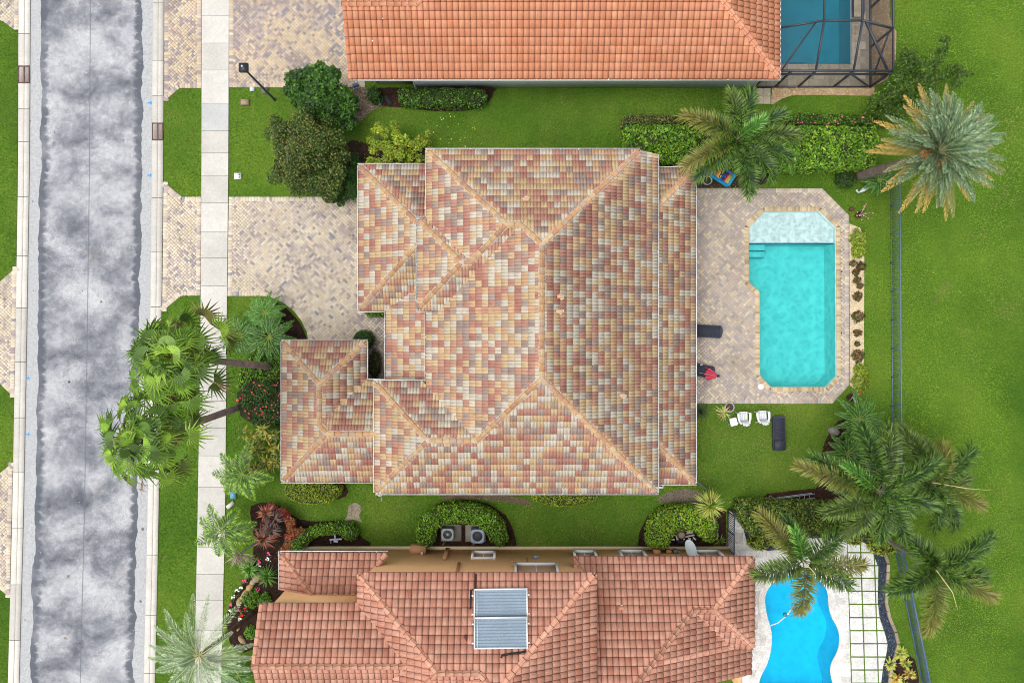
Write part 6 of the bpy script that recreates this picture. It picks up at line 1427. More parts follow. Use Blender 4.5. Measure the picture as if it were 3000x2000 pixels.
tree('sparse yellow green shrub above the garage roof edge', [(1110,405,1.4,.8),(1160,390,1.4,.7),(1210,420,1.4,.8),(1100,460,1.4,.8),(1155,470,1.6,.9),(1215,465,1.3,.7),(1160,430,1.2,.8),(1240,400,1.,.5),(1175,492,1.9,.55),(1225,490,1.9,.45)], (1158,435), .3, YEG[:3]+[BRG[2], (.30,.26,.03)], [.24,.28,.2,.18,.10], .12, 4600, name='shrub', cat='shrub', lobr=.36)
tree('feathery light green shrubby tree by the corner of the pool enclosure', [(2595,285,1.6,.8),(2640,250,2.0,.8),(2700,220,2.4,.8),(2740,190,2.5,.6),(2760,150,2.4,.45),(2680,180,2.0,.55),(2650,160,1.8,.4),(2790,220,2.0,.6),(2830,205,1.9,.4),(2620,300,1.4,.8),(2690,260,2.0,.9),(2765,128,2.3,.4),(2590,310,1.2,.7),(2720,250,1.8,.7),(2660,220,2.4,.8)], (2655,262), .5, [(.030,.072,.007), (.055,.11,.009), (.10,.165,.014), (.018,.046,.006)], [.3,.32,.18,.2], .14, 23000, wr=.4)

# rosettes of strap leaves
def rosette(b, c, n, L, w, cols, wts, el=(.2, 1.2), droop=.35, tipc=None):
    for k in range(n):
        a = random.uniform(0, 6.283); e = random.uniform(*el); l = L*random.uniform(.7, 1.1); h = Vector((math.cos(a), math.sin(a), 0)); sd_ = Vector((-h.y, h.x, 0))*w
        p1 = c+(h*math.cos(e)+Vector((0, 0, math.sin(e))))*l*.5; p2 = p1+(h*math.cos(e-.5)+Vector((0, 0, math.sin(e-.5)-droop)))*l*.5
        cc = np.array(cols[int(rng.choice(len(cols), p=wts))])*random.uniform(.85, 1.15)
        b.arr([c-sd_*.4, c+sd_*.4, p1+sd_, p1-sd_, p2], [(0, 1, 2, 3)], cc); b.arr([p1-sd_, p1+sd_, p2], [(0, 1, 2)], tipc if tipc and random.random() < .6 else cc*1.1)
def spiky(px, py, z, n, L, w, cols, wts, label, name, cat, group=None, el=(.2, 1.2), droop=.35, tipc=None, heads=None, stem=None):
    t = thing(name, label, cat, W(px, py) if not stem else W(*stem), group)
    for hx, hy, hz, sc_ in (heads or [(px, py, z, 1.)]):
        b = MB(); c = W(hx, hy, hz); rosette(b, c, n, L*sc_, w, cols, wts, el, droop, tipc); b.build('leaf_rosette', M_palm, t)
        if hz > .4:
            b = MB(); s0 = W(*stem) if stem else Vector((c.x, c.y, 0)); b.tube([s0, s0+(c-s0)*.5+Vector((0, 0, .1)), c], [.06, .05, .04], S(170, 164, 156), 6); b.build('stem', M_bark, t)
    return t
YUC = [(.12,.20,.02), (.18,.26,.03), (.07,.14,.015), (.30,.30,.05)]
tY = spiky(2079, 1478, 2.0, 150, 1.05, .028, YUC, [.35,.3,.2,.15], 'dense spiky green fan headed palm on a short pale trunk by the gate', 'spiky_palm', 'palm', el=(-.2, 1.3), droop=.2, tipc=(.34, .32, .07), stem=(2104, 1571))
spiky(2108, 1581, .05, 16, .5, .03, YUC, [.3,.3,.3,.1], 'small spiky plant at the foot of the pale trunk by the gate', 'strappy_plant', 'plant')
spiky(2050, 1204, .05, 70, .75, .018, [(.03,.06,.02), (.05,.09,.02), (.02,.04,.015)], [.4,.3,.3], 'dark spiky grass clump against the pool house wall', 'strappy_plant', 'plant')
t = pot(2112, 1213, .20, .24, S(92, 70, 58), S(70, 54, 42), 'brown pot with a pale yellow spiky plant leaning from it')
b = MB(); rosette(b, W(2119, 1208, .3), 44, .62, .016, [(.42,.42,.12), (.30,.34,.08), (.52,.50,.22)], [.4,.3,.3], (.1, 1.1), .3); b.build('leaf_rosette', M_palm, t)
COR = [(.20,.05,.035), (.30,.09,.05), (.10,.04,.03), (.07,.06,.035), (.38,.16,.08)]
spiky(782, 1503, .9, 46, .75, .045, COR, [.3,.25,.15,.15,.15], 'orange red cordyline rosette nearest the sidewalk at the top of the mulch bed', 'cordyline', 'cordyline', 'cordylines in the front mulch bed')
spiky(805, 1520, 1.1, 46, .8, .04, [(.09,.04,.035), (.05,.05,.03), (.14,.06,.05)], [.4,.35,.25], 'dark bronze green cordyline rosette behind the orange ones', 'cordyline', 'cordyline', 'cordylines in the front mulch bed')
spiky(794, 1548, 1.3, 40, .8, .04, [(.10,.06,.05), (.06,.06,.05), (.16,.07,.06)], [.4,.35,.25], 'tall grey purple cordyline rosette in the middle of the mulch bed', 'cordyline', 'cordyline', 'cordylines in the front mulch bed')
spiky(776, 1576, .9, 64, .95, .04, COR, [.25,.28,.1,.1,.27], 'large orange and yellow cordyline rosette lowest in the mulch bed', 'cordyline', 'cordyline', 'cordylines in the front mulch bed', droop=.5)
CRR = [(.26,.05,.02), (.34,.12,.03), (.10,.05,.02), (.06,.07,.02), (.20,.03,.03)]
tree('red and green croton bush at the top of the front mulch bed', [(822,1492,.7,.4),(800,1482,.6,.3),(840,1505,.6,.3)], (820,1496), .1, [(.30,.03,.03), (.12,.05,.03), (.05,.07,.02)], [.45,.3,.25], .14, 900, name='croton', cat='croton')
tree('orange and green croton bush on the right of the front mulch bed', [(860,1540,.8,.55),(850,1570,.7,.5),(875,1560,.6,.4),(835,1598,.5,.45),(820,1618,.4,.35),(845,1520,.7,.35)], (850,1560), .1, CRR, [.3,.2,.2,.2,.1], .12, 2600, name='croton', cat='croton')
spiky(735, 1662, .05, 100, .85, .024, [(.06,.16,.015), (.09,.22,.02), (.16,.30,.03)], [.4,.4,.2], 'bright green lily clump beside the lawn in the front flower bed', 'lily_clump', 'plant', 'lily clumps by the front rocks')
spiky(786, 1684, .05, 110, .85, .024, [(.05,.14,.015), (.08,.19,.02), (.14,.28,.03)], [.4,.4,.2], 'bright green lily clump nearer the pink house wall', 'lily_clump', 'plant', 'lily clumps by the front rocks')
bushlet(738, 1750, .55, .5, BRG[:3], [.4,.4,.2], 'left leafy green bush with small blue flowers below the rocks', .13, 700, 'blue flowered bushes below the rocks', 'flowering_bush', 'bush')
bushlet(778, 1752, .40, .5, BRG[:3], [.4,.4,.2], 'right leafy green bush with pale blue flowers near the pink house', .13, 480, 'blue flowered bushes below the rocks', 'flowering_bush', 'bush')
bushlet(736, 1850, .42, .3, BRG[:3], [.4,.4,.2], 'low green bush with blue flowers by the lowest garden rock', .11, 400, 'blue flowered bushes below the rocks', 'flowering_bush', 'bush')
bushlet(836, 1608, .24, .5, YEG, [.3,.3,.3,.1], 'small yellow green shrub at the corner of the pink skirt roof', .09, 200)
PINKF, WHITEF, REDF = S(240, 80, 150), S(248, 248, 246), S(226, 50, 40)
ff = (((789,1618),PINKF,'pink flower clump topmost in the front flower bed'), ((788,1637),WHITEF,'white flower clump below the topmost pink flowers'), ((762,1640),PINKF,'faint pink flower clump left of the upper white flowers'), ((762,1652),WHITEF,'small white flower clump above the lily clumps'), ((719,1697),PINKF,'pink flower clump left of the grey green rock'), ((708,1716),WHITEF,'white flower clump left of the orange tan rock'), ((697,1728),WHITEF,'tiny white flower in the lawn side of the bed'), ((687,1746),WHITEF,'large white flower clump by the lawn edge of the bed'), ((679,1766),PINKF,'bright pink flower clump by the lawn edge of the bed'), ((736,1729),PINKF,'pink flower clump above the left blue flowered bush'), ((755,1722),PINKF,'pink flower clump in the middle mulch below the lilies'), ((678,1783),WHITEF,'white flower clump under the long palm frond'), ((704,1786),PINKF,'pale pink flower clump beside the long palm frond'), ((722,1780),REDF,'red flower clump right of the pale pink ones'), ((710,1800),REDF,'lower red flower clump near the leaning palm trunk'), ((701,1810),WHITEF,'white flower clump right by the leaning palm trunk'), ((770,1703),PINKF,'small pink flower beside the right lily clump'))
for (px, py), cc, lab in ff:
    c = W(px, py); t = thing('flower_clump', lab, 'flowers', c, 'bedding flowers in the front flower bed'); b = MB(); n = 8
    P = np.array(c)+rng.normal(0, .06, (n, 3))*[1, 1, .3]+[0, 0, .14]; leafset(b, P, np.tile([0, 0, 1.], (n, 1)), .10, [cc], [1.], .9, .3); b.build('blossom', M_leaf, t)
    b = MB(); P = np.array(c)+rng.normal(0, .10, (10, 3))*[1, 1, .2]+[0, 0, .07]; leafset(b, P, np.tile([0, 0, 1.], (10, 1)), .11, BRG[:2], [.5, .5], .5, .5); b.build('foliage', M_leaf, t)
# yellow ti shrub in front
TI = [(.10,.14,.015), (.18,.19,.02), (.30,.27,.03), (.40,.34,.06), (.05,.09,.012)]
t = thing('ti_shrub', 'yellow green long leaved shrub at the front wing beside the small palm', 'shrub', W(765, 1320))
for k in range(30):
    px, py = random.uniform(705, 822), random.uniform(1255, 1400)
    if (px < 740 and py > 1370) or (px > 790 and py < 1262): continue
    b = MB(); rosette(b, W(px, py, random.uniform(.9, 1.5)), 20, .55, .05, TI, [.25,.25,.2,.1,.2], (-.1, 1.1), .35); b.build('leaf_rosette', M_palm, t)
b = MB()
for k in range(10): p = W(random.uniform(715, 815), random.uniform(1270, 1390)); b.tube([p, p+Vector((.1, 0, 1.1))], [.03, .02], S(120, 104, 86), 5)
b.build('stem', M_bark, t)
# bromeliads
for px, py, n, L, cc, lab in ((2637,1912,46,.55,[(.20,.30,.03),(.34,.38,.06),(.10,.24,.10)],'large green yellow bromeliad at the top of the lower right corner bed'), (2606,1943,40,.5,[(.20,.30,.03),(.34,.38,.06),(.10,.24,.10)],'green bromeliad by the pebble strip in the lower right corner'), (2652,1940,36,.45,[(.14,.22,.03),(.30,.34,.05),(.10,.16,.03)],'small green bromeliad right of the corner bed'), (2622,1985,44,.5,[(.36,.20,.03),(.44,.28,.05),(.20,.12,.03)],'orange bromeliad at the bottom edge of the corner bed'), (2662,1972,40,.5,[(.26,.16,.03),(.14,.10,.03),(.34,.26,.05)],'bronze green bromeliad at the bottom right of the corner bed'), (2640,2010,40,.5,[(.36,.20,.03),(.30,.26,.05),(.16,.12,.03)],'orange green bromeliad cut by the bottom frame edge')):
    spiky(px, py, .1, n, L, .06, cc, [.45,.35,.2], lab, 'bromeliad', 'bromeliad', 'bromeliads in the lower right corner bed', (.1, 1.3), .2, (.42, .40, .08))
bed('mulch_bed', [(2606,1925),(2640,1900),(2680,1930),(2692,1985),(2690,2050),(2598,2050)], DARK, 110, .09, M_mulch, DK)

# palms
def frond(b, C_, E, arch, n, ll, w, cols, tipc, plume=False, fwd=.75, rac=S(150,150,70), old=0., sag=.25, startf=.12):
    C_, E = Vector(C_), Vector(E); mid = C_+(E-C_)*.5+Vector((0, 0, arch)); pts = []
    m = 12
    for k in range(m+1): t = k/m; pts.append(C_*(1-t)**2+mid*2*t*(1-t)+E*t*t)
    Ln = (E-C_).length; b.tube(pts, [max(.008, .035*(1-k/m)) for k in range(m+1)], rac, 4, False)
    s_ = np.linspace(startf, .995, n); s_ = np.concatenate([s_, s_]); side = np.concatenate([np.ones(n), -np.ones(n)])
    s_ = np.clip(s_+rng.normal(0, .006, 2*n), .02, 1.); c0, cm, ce = (np.array(v) for v in (C_, mid, E)); t = s_[:, None]
    P = c0*(1-t)**2+cm*2*t*(1-t)+ce*t*t; T_ = unit(2*(1-t)*(cm-c0)+2*t*(ce-cm)); up = np.array([0, 0, 1.]); X = unit(np.cross(T_, up)); Z = np.cross(X, T_)
    prof = ((np.clip(.45+2.2*s_, 0, 1)*np.clip(1.35-.55*s_, 0, 1)) if plume else (np.sin(np.pi*np.clip(.12+.86*s_, 0, 1))**.55)*(.55+.45*(1-s_))); l = (ll*prof*rng.uniform(.85, 1.12, 2*n))[:, None]
    if plume: ang = rng.uniform(-.9, 1.35, 2*n)
    else: ang = rng.normal(.22, .16, 2*n)
    D = unit(X*(side*np.cos(ang))[:, None]+Z*np.sin(ang)[:, None]+T_*(fwd+(.9*t**4 if plume else .35*t))); D[:, 2] -= sag*.5
    D = unit(D)*l; Sd = unit(np.cross(D, Z+.25*X*side[:, None]))*w
    ci = rng.choice(len(cols), 2*n); col = np.array(cols)[ci]*rng.uniform(.85, 1.15, (2*n, 1)); tc = np.array(tipc)*rng.choice([.7, .95, 1.2, 1.7], (2*n, 1))
    if old > 0:
        k = np.clip(old*(.35+s_), 0, 1)[:, None]; oc = np.array([.42, .27, .06]); col = col*(1-k)+oc*k*rng.uniform(.7, 1.1, (2*n, 1)); tc = tc*(1-k)+oc*k
    b.leaves(P, D, Sd, col, tc, droop=sag*ll*.35)
def trunk(t, base, top, r0, r1, col, ringed=True, bend=.0):
    base, top = Vector(base), Vector(top); b = MB(); m = 26
    for k in range(m):
        f0, f1 = k/m, (k+1)/m; cv = lambda f: base+(top-base)*f+Vector(((top-base).x, (top-base).y, 0))*(bend*f*(f-1))
        rr = r0+(r1-r0)*f0; g = random.uniform(.82, 1.12); b.tube([cv(f0), cv(f1)], [rr*1.04, rr*.97], np.array(col)*g, 9, False)
    b.build('trunk', M_bark, t)
FOX = [(.013,.044,.007), (.022,.064,.009), (.038,.088,.012)]; FOXT = (.062, .120, .014)
def foxtail(label, c, z, ends, base=None, dz=-.9, ll=.74, n=140, group='foxtail palms around the pools', bright=None, spear=None, arch=.9, old=()):
    C_ = W(*c, z); bs = W(*base) if base else Vector((C_.x+.1, C_.y-.05, 0)); t = thing('foxtail_palm', label, 'palm', bs, group)
    trunk(t, bs, C_, .15, .09, S(150, 140, 132), bend=-.2)
    b = MB(); b.tube([C_+Vector((0, 0, -.7)), C_], [.10, .05], S(110, 140, 70), 7); b.build('crownshaft', M_palm, t)
    for k, e in enumerate(ends):
        ez = z+(e[2] if len(e) > 2 else dz); E = W(e[0], e[1], ez); b = MB(); o_ = .24 if k in old else random.choice((0, .0, .0, .05))
        frond(b, C_, E, arch, n, ll, .030, FOX, FOXT, True, .22, S(96, 100, 60), o_, .15, .10); b.build('frond', M_palm, t)
    if bright:
        b = MB(); frond(b, C_, W(bright[0], bright[1], z+1.0), .55, 70, ll*.8, .02, [(.05,.17,.02), (.07,.20,.025)], (.12,.26,.04), True, .7, S(130,160,80), 0, .1, .1); b.build('frond', M_palm, t)
    if spear:
        E = W(spear[0], spear[1], z+.6); b = MB(); b.tube([C_, C_+(E-C_)*.5+Vector((0, 0, .5)), E], [.03, .025, .008], S(206, 200, 140), 5); b.build('spear_leaf', M_palm, t)
foxtail('foxtail palm arching over the colourful pool float at the north end of the deck', (2160, 408), 4.6, [(2140,272),(2196,268),(2002,338),(2052,352),(2298,330),(2338,398),(2312,462),(2262,520),(2196,566),(2006,488),(2040,520),(2120,480)], (2120, 444), bright=(2232, 352), old=(2, 9))
foxtail('tallest foxtail palm of the lower right group with a bright new frond', (2572, 1436), 6.2, [(2342,1366),(2378,1340),(2520,1242),(2606,1254),(2748,1340),(2742,1480),(2668,1500),(2418,1502),(2480,1560),(2652,1586),(2575,1580),(2450,1420),(2640,1420)], (2445, 1390), bright=(2480, 1362), old=(0,))
foxtail('foxtail palm at the back lawn edge right of the tallest one', (2728, 1412), 4.6, [(2642,1258),(2700,1290),(2762,1302),(2848,1312),(2876,1482),(2830,1400),(2796,1540),(2740,1545),(2660,1470),(2650,1390)], (2655, 1385), spear=(2902, 1436), old=(2, 4))
foxtail('foxtail palm leaning over the top of the blue freeform pool', (2352, 1642), 5.4, [(2226,1504),(2474,1540),(2526,1652),(2492,1712),(2340,1792),(2212,1682),(2250,1560),(2450,1600)][:6]+[(2300, 1520)], (2300, 1556), bright=(2326, 1550), spear=(2390, 1686), old=(0, 2, 4))
foxtail('foxtail palm with a leaning grey trunk over the slanting fence', (2738, 1662), 6.0, [(2658,1574),(2906,1566),(2852,1600),(2888,1682),(2912,1748),(2714,1850),(2608,1730),(2640,1700),(2690,1600),(2830,1720)], (2576, 1566), spear=(2806, 1786), old=(4, 5))

DAT = [(.044,.096,.048), (.075,.135,.068), (.115,.178,.092)]; DATT = (.145, .205, .10)
C_ = W(2746, 445, 6.7); bs = W(2504, 516); t = thing('date_palm', 'large round silvery green date palm with golden lower fronds and orange fruit', 'palm', bs)
trunk(t, bs, C_-Vector((0, 0, .4)), .30, .22, S(130, 116, 104), bend=-.35)
for k in range(88):
    a = k*2.39996+random.uniform(-.3, .3); f = (k+.5)/88; L = 3.4*(.42+.58*f**.5)*random.uniform(.86, 1.08); el = 1.25-1.75*f; ez = C_.z+.3+L*math.sin(el)*.55
    E = Vector((C_.x+math.cos(a)*L*math.cos(el*.62), C_.y+math.sin(a)*L*math.cos(el*.62), ez))
    west = .5-.5*math.cos(a-.4); o_ = max(0, min(.9, (f-.62)*2.6*(.5+west))); b = MB()
    frond(b, C_, E, .75-.35*f, 32, .58, .027, DAT, DATT, False, .95, S(150, 156, 110), o_, .12, .14); b.build('frond', M_palm, t)
for px, py in ((2710,452),(2734,392),(2772,474),(2756,486),(2722,410)):
    b = MB(); c = W(px, py, 7.3)
    for k in range(70): v = Vector((random.gauss(0, .13), random.gauss(0, .13), random.gauss(0, .10))); b.lathe(c+v, [(0, 0), (.028, .02), (.028, .05), (0, .07)], S(226, 118, 34), 5)
    b.build('fruit_cluster', M_leaf, t, kind='stuff')

C_ = W(585, 1918, 6.4); bs = W(742, 1796); t = thing('date_palm', 'sparse silvery date palm with a thin leaning brown trunk by the sidewalk', 'palm', bs)
trunk(t, bs, C_, .15, .10, S(104, 86, 78), bend=.15)
for k, e in enumerate([(566,1738,.6),(613,1738,.6),(545,1795,.9),(482,1784,.2),(452,1832,0),(438,1888,-.2),(434,1925,-.3),(455,1965,-.4),(492,2010,-.4),(540,2040,-.4),(600,2050,-.3),(650,2030,-.2),(700,2005,-.3),(744,1962,-.3),(748,1925,-.2),(745,1886,-.1),(706,1764,.4),(505,1860,1.0),(680,1850,1.0),(640,1960,.6),(520,1945,.5)]):
    b = MB(); frond(b, C_, W(e[0], e[1], 6.4+e[2]), .55, 54, .56, .014, [(.14,.21,.11), (.18,.26,.14), (.11,.17,.08)], (.26,.33,.2), False, .8, S(190, 190, 140), 0, .08, .14); b.build('frond', M_palm, t)
ARE = [(.028,.078,.008), (.052,.12,.011), (.085,.165,.015)]
def areca(label, c, z, base, ends, ll=.72, n=18, w=.032, cols=ARE, tipc=(.13,.23,.022), name='areca_palm', group='small feathery palms along the sidewalk', trunk_r=.05, arch=.5, dz=-.5):
    C_ = W(*c, z); bs = W(*base); t = thing(name, label, 'palm', bs, group); trunk(t, bs, C_, trunk_r, trunk_r*.8, S(160, 168, 150))
    for e in ends:
        b = MB(); frond(b, C_, W(e[0], e[1], z+dz*random.uniform(.5, 1.2)), arch, n, ll, w, cols, tipc, False, .75, S(126, 150, 64), 0, .2, .14); b.build('frond', M_palm, t)
areca('small feathery palm leaning over the sidewalk above the blue box', (712,1388), 2.8, (790,1362), [(645,1330),(622,1386),(646,1414),(660,1446),(704,1448),(744,1466),(800,1402),(702,1322),(736,1288),(770,1420),(680,1350)])
areca('small feathery palm leaning over the sidewalk beside the cordylines', (652,1558), 3.0, (795,1545), [(586,1518),(572,1592),(612,1478),(698,1490),(750,1532),(748,1584),(682,1630),(640,1628),(596,1562),(668,1510)])
t = thing('dead_palm', 'dead palm with a shaggy white dry crown drooping beside the sidewalk', 'palm', W(796, 1552), 'small feathery palms along the sidewalk')
C_ = W(700, 1624, 2.6); trunk(t, W(796, 1552), C_, .05, .045, S(150, 158, 160))
b = MB()
n = 150; a = rng.normal(-2.2, .75, n); L = rng.uniform(.4, 1.0, n); D = np.stack([np.cos(a)*L, np.sin(a)*L, rng.uniform(-.9, -.2, n)], 1); P = np.array(C_)+rng.normal(0, .10, (n, 3)); Sd = unit(np.cross(D, rng.normal(0, 1, (n, 3))))*.018
b.leaves(P, D, Sd, np.array(S(206, 190, 172))*rng.uniform(.7, 1.1, (n, 1))); b.build('dry_crown', M_bark, t)
PYG = [(.014,.058,.009), (.024,.085,.012), (.04,.115,.016)]
def pygmy(label, px, py, z, L, n, group='pygmy date palms', cols=PYG):
    ends = []
    for k in range(n): a = 6.283*k/n+random.uniform(-.2, .2); ends.append((px+math.cos(a)*L*random.uniform(.85, 1.1), py+math.sin(a)*L*random.uniform(.85, 1.1)))
    areca(label, (px, py), z, (px+(1500-px)*.02, py+(1000-py)*.02), ends, .40, 28, .018, cols, (.08,.20,.03), 'pygmy_date_palm', group, .06, .5, -.4)
pygmy('dark feathery pygmy palm nearest the roof corner of the front wing', 790, 988, 1.3, 82, 15); pygmy('feathery pygmy palm nearest the sidewalk below the driveway', 706, 982, 1.1, 66, 14); pygmy('bright feathery pygmy palm nearest the curved driveway edge', 778, 915, 1.2, 62, 14, cols=[(.03,.12,.014), (.05,.16,.02), (.07,.20,.02)])
pygmy('dark feathery pygmy palm by the grey boulder south of the pool deck', 2516, 1228, 1.3, 84, 17); pygmy('dark feathery pygmy palm behind the tall foxtail palm', 2482, 1328, 1.2, 66, 14); pygmy('dark feathery pygmy palm beside the fence above the tall foxtail palm', 2590, 1290, 1.0, 60, 13); pygmy('small dark feathery palm at the foot of the big date palm', 2575, 530, .9, 48, 12)
pygmy('small green palm by the upper right of the clipped corner hedge', 2304, 452, 1.5, 62, 13)
pygmy('small feathery palm by the leaning trunk at the bottom frame edge', 700, 1975, 1.0, 56, 12)

# fan palms
def fan(b, hub, d, nrm, r, cols):
    """pleated fan blade with split drooping tips"""
    d = Vector(d).normalized(); nrm = Vector(nrm); nrm = (nrm-d*nrm.dot(d)).normalized(); x = d.cross(nrm); n = 14; V = [tuple(hub)]; F = []; Fc = []; Tp = []
    cup = .30
    for k in range(2*n+1):
        a = -1.95+3.9*k/(2*n); rr = r*.52*(1 if k % 2 else .94); q = hub+(d*math.cos(a)+x*math.sin(a))*rr+nrm*(cup*rr*(1-math.cos(a))*.25+(.040 if k % 2 else -.040)); V.append(tuple(q))
    tri = [(0, k+1, k+2) for k in range(2*n)]
    base = np.array(random.choice(cols))*random.uniform(.9, 1.12)
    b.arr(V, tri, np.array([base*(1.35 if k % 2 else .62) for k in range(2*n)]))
    V2 = []; T2 = []; cc = []
    for k in range(n):
        a = -1.95+3.9*(2*k+1)/(2*n); p0, p1, p2 = V[2*k+1], V[2*k+2], V[2*k+3]; tip = hub+(d*math.cos(a)+x*math.sin(a))*r*random.uniform(.95, 1.35)+Vector((random.gauss(0, .05), random.gauss(0, .05), -random.uniform(.1, .7)*r)); i = len(V2)
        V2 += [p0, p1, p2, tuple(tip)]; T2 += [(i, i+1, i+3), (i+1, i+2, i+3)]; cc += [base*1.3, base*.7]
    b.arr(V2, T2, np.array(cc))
FANC = [(.09,.18,.014), (.13,.24,.020), (.18,.30,.028), (.06,.125,.012)]
def washingtonia(label, c, z, base, seed, bend):
    random.seed(seed); C_ = W(*c, z); bs = W(*base); t = thing('fan_palm', label, 'palm', bs, 'tall fan palms leaning over the street'); trunk(t, bs, C_-Vector((0, 0, .7)), .20, .15, S(150, 134, 128), bend=bend)
    b = MB(); n = 60
    a = rng.uniform(0, 6.28, n); P = np.array(C_)+np.stack([np.cos(a)*.2, np.sin(a)*.2, rng.uniform(-1.7, -.9, n)], 1); D = np.stack([np.cos(a)*.45, np.sin(a)*.45, rng.uniform(-.9, -.3, n)], 1); b.leaves(P, D, unit(np.cross(D, [0, 0, 1.]))*.05, np.array(S(150, 120, 88))*rng.uniform(.6, 1.1, (n, 1))); b.build('boot_skirt', M_bark, t)
    N = 46
    for k in range(N):
        a = k*2.39996+random.uniform(-.25, .25); f = (k+.5)/N; el = 1.35-2.0*f+random.uniform(-.15, .15); L = (.35+1.75*f**.8)*random.uniform(.75, 1.18); h = Vector((math.cos(a), math.sin(a), 0)); dirv = h*math.cos(el)+Vector((0, 0, math.sin(el))); hub = C_+dirv*L
        b = MB(); b.tube([C_+h*.06, C_+dirv*L*.5+Vector((0, 0, .06)), hub], [.025, .02, .014], S(150, 160, 70), 5, False)
        d2 = (dirv*.6+h*.5+Vector((0, 0, -.35-.25*f))).normalized(); nr = (Vector((0, 0, 1))*(.8-.3*f)+h*(.25+.5*f)+Vector((random.gauss(0, .4), random.gauss(0, .4), 0))).normalized()
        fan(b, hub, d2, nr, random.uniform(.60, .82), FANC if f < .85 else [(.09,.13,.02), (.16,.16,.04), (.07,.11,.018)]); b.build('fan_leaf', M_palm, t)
    for k in range(4):
        a = random.uniform(0, 6.28); h = Vector((math.cos(a), math.sin(a), 0)); b = MB(); e = C_+h*2.4+Vector((0, 0, -.9)); b.tube([C_, C_+h*1.3+Vector((0, 0, -.1)), e], [.025, .018, .01], S(206, 180, 140), 5)
        for j in range(14): v = Vector((random.gauss(0, .18), random.gauss(0, .18), random.gauss(-.1, .1))); b.tube([C_+h*random.uniform(1.7, 2.4)+Vector((0, 0, -.55)), e+v], [.01, .005], S(190, 160, 116), 3, False)
        b.build('flower_stalk', M_bark, t)
washingtonia('upper tall fan palm crown over the street with its trunk rooted by the pygmy palms', (508, 1048), 11.4, (800, 1075), 5, -.05)
washingtonia('lower tall fan palm crown over the street with its trunk crossing the sidewalk', (430, 1290), 10.8, (712, 1188), 9, .08)
random.seed(21)

# fallen leaves and lawn grass
lf = scatter(ccw(PL([(1240,330),(1420,340),(1420,438),(1240,438)])), 9); lf = lf[rng.random(len(lf)) < .8]
b = MB(); leafset(b, np.concatenate([lf, np.full((len(lf), 1), .08)], 1), np.tile([0, 0, 1.], (len(lf), 1)), .085, [(.50,.46,.12), (.40,.38,.06)], [.5, .5], .6, .25); b.build('fallen_leaves', M_leaf, None, kind='stuff')
NOLAWN += [ccw(PL(DRIVE)), ccw(PL(DECK)), TER_W, ccw(PL([(672,-90),(1070,-90),(1070,257),(672,257)])), ccw(PL([(480,533),(534,577),(590,577),(588,866),(532,866),(476,912)])), ccw(PL([(482,-90),(591,-90),(591,259),(527,259),(482,297)])),
  ccw(PL([(55,-60),(55,88),(40,87),(0,56),(-120,20),(-120,-60)])), ccw(PL([(-120,830),(0,826),(51,781),(49,900),(46,1000),(43,1164),(0,1123),(-120,1100)])), ccw(PL([(-120,1400),(0,1386),(39,1353),(36,1500),(33,1600),(30,1749),(0,1724),(-120,1700)])),
  ccw(PL([(lerp(KL0, y), y) for y in (-300, 0, 500, 1000, 1500, 2000, 2300)]+[(lerp(KR1, y), y) for y in (2300, 2000, 1500, 1000, 500, 0, -300)])),
  ccw(PL([(lerp(SW0, y), y) for y in (-300, 0, 500, 1000, 1500, 2000, 2300)]+[(lerp(SW1, y), y) for y in (2300, 2000, 1500, 1000, 500, 0, -300)])),
  [(XW+.5,YS+.5),(XE-.4,YS+.5),(XE-.4,YN-.4),(XW+.5,YN-.4)], [(XA+.4,YF+.4),(XW+1,YF+.4),(XW+1,YA-.4),(XA+.4,YA-.4)], [(XG+.4,YGs),(XW+1,YGs),(XW+1,YGn-.4),(XG+.4,YGn-.4)],
  [(-7.9,Yw),(14.2,Yw),(14.2,30),(-7.9,30)], [(14.1,14.86),(21.0,14.86),(21.0,30),(14.1,30)], [(-12.2,-30),(12.6,-30),(12.6,Yb_+.2),(-12.2,Yb_+.2)], [(8.6,-30),(19.8,-30),(19.8,-12.0),(12.6,-12.0)]]
AREA = [(-31, -21, -22, 21), (-22, -21, 31.5, 21)]
n = 560000; Q = np.stack([rng.uniform(-31.5, 31.5, n), rng.uniform(-21.2, 21.2, n)], 1); keep = np.ones(n, bool)
for p in NOLAWN: keep &= ~inside(Q, p)
for p in PATCHY: keep &= ~(inside(Q, p) & (rng.random(n) < np.clip(1.5*vnoise(Q[:, 0], Q[:, 1], 1.7, 51), .3, .97)))
Q = Q[keep]; n = len(Q)
h = rng.uniform(.035, .085, n); a = rng.uniform(0, 6.28, n); w = rng.uniform(.010, .022, n); le = rng.uniform(.03, .09, n)
B0 = np.stack([Q[:, 0]-np.sin(a)*w, Q[:, 1]+np.cos(a)*w, np.full(n, .004)], 1); B1 = np.stack([Q[:, 0]+np.sin(a)*w, Q[:, 1]-np.cos(a)*w, np.full(n, .004)], 1); Tp = np.stack([Q[:, 0]+np.cos(a)*le, Q[:, 1]+np.sin(a)*le, h], 1)
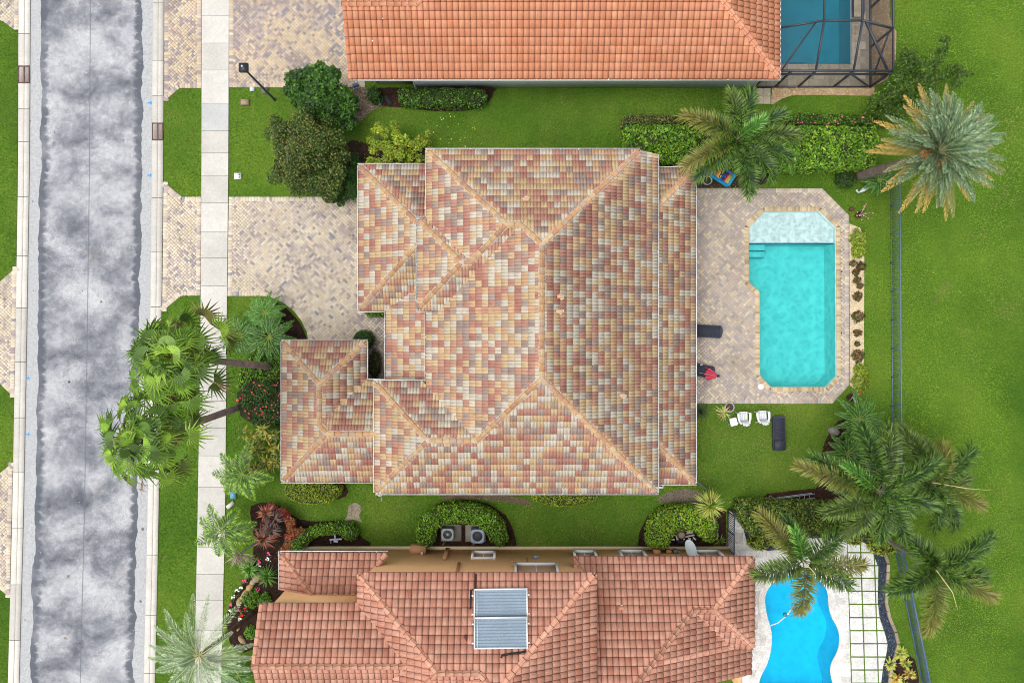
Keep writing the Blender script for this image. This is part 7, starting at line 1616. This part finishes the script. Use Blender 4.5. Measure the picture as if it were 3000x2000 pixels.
g0 = np.array([.048, .115, .010]); g1 = np.array([.150, .240, .022]); g2 = np.array([.25, .22, .075])
k1 = np.clip(np.where(Q[:, 0] > 22.5, (vnoise(Q[:, 0], Q[:, 1]*.06, .9, 31)-.5)*.8, np.where((Q[:, 0] > -13) & (Q[:, 0] < 12.5), -.14, 0.))+(vnoise(Q[:, 0], Q[:, 1], .16, 1)*.55+vnoise(Q[:, 0], Q[:, 1], .6, 2)*.3+vnoise(Q[:, 0], Q[:, 1], 2.4, 6)*.25-.28)*1.7+np.clip((Q[:, 0]-19)/14, -.15, .25), 0, 1)[:, None]  # grass between the houses coloured darker, painting in their shade
dry = (np.clip(vnoise(Q[:, 0], Q[:, 1], .45, 12)*.7+vnoise(Q[:, 0], Q[:, 1], 2.1, 13)*.5-.72, 0, .4)*2.)[:, None]
dry += (np.clip(vnoise(Q[:, 0], Q[:, 1], .9, 41)*1.1-.42, 0, .4)*((Q[:, 0] > -13) & (Q[:, 0] < 12.5)))[:, None]
dry += (np.exp(-(((Q[:, 0]-14)/2.6)**2+((Q[:, 1]+6.)/2.6)**2))*.75)[:, None]
for px_, py_, r_, am_ in ((2960, 900, 1.1, .8), (2220, 1330, 2.0, .5), (2160, 1300, 1.4, .6), (1150, 1480, 1.6, .5), (1700, 1490, 2.6, .5), (1085, 330, 1.2, .6), (900, 1470, 1.5, .35), (2820, 1850, 2.0, .45), (2950, 400, 2.2, .4), (2300, 1190, 1.5, .6), (560, 400, 1.4, .4)):
    c_ = W(px_, py_); dry += (np.exp(-((Q[:, 0]-c_.x)**2+(Q[:, 1]-c_.y)**2)/r_**2)*am_*(.4+vnoise(Q[:, 0], Q[:, 1], 2.6, 61)))[:, None]
dry = np.clip(dry, 0, .85)*rng.uniform(.2, 1.2, (n, 1))
col = (g0*(1-k1)+g1*k1)*(1-dry)+g2*dry; col *= rng.uniform(.82, 1.15, (n, 1))
b = MB(); b.arr(np.stack([B0, B1, Tp], 1).reshape(-1, 3), np.arange(3*n).reshape(n, 3), col); b.build('lawn_grass', M_grass, None, kind='stuff')
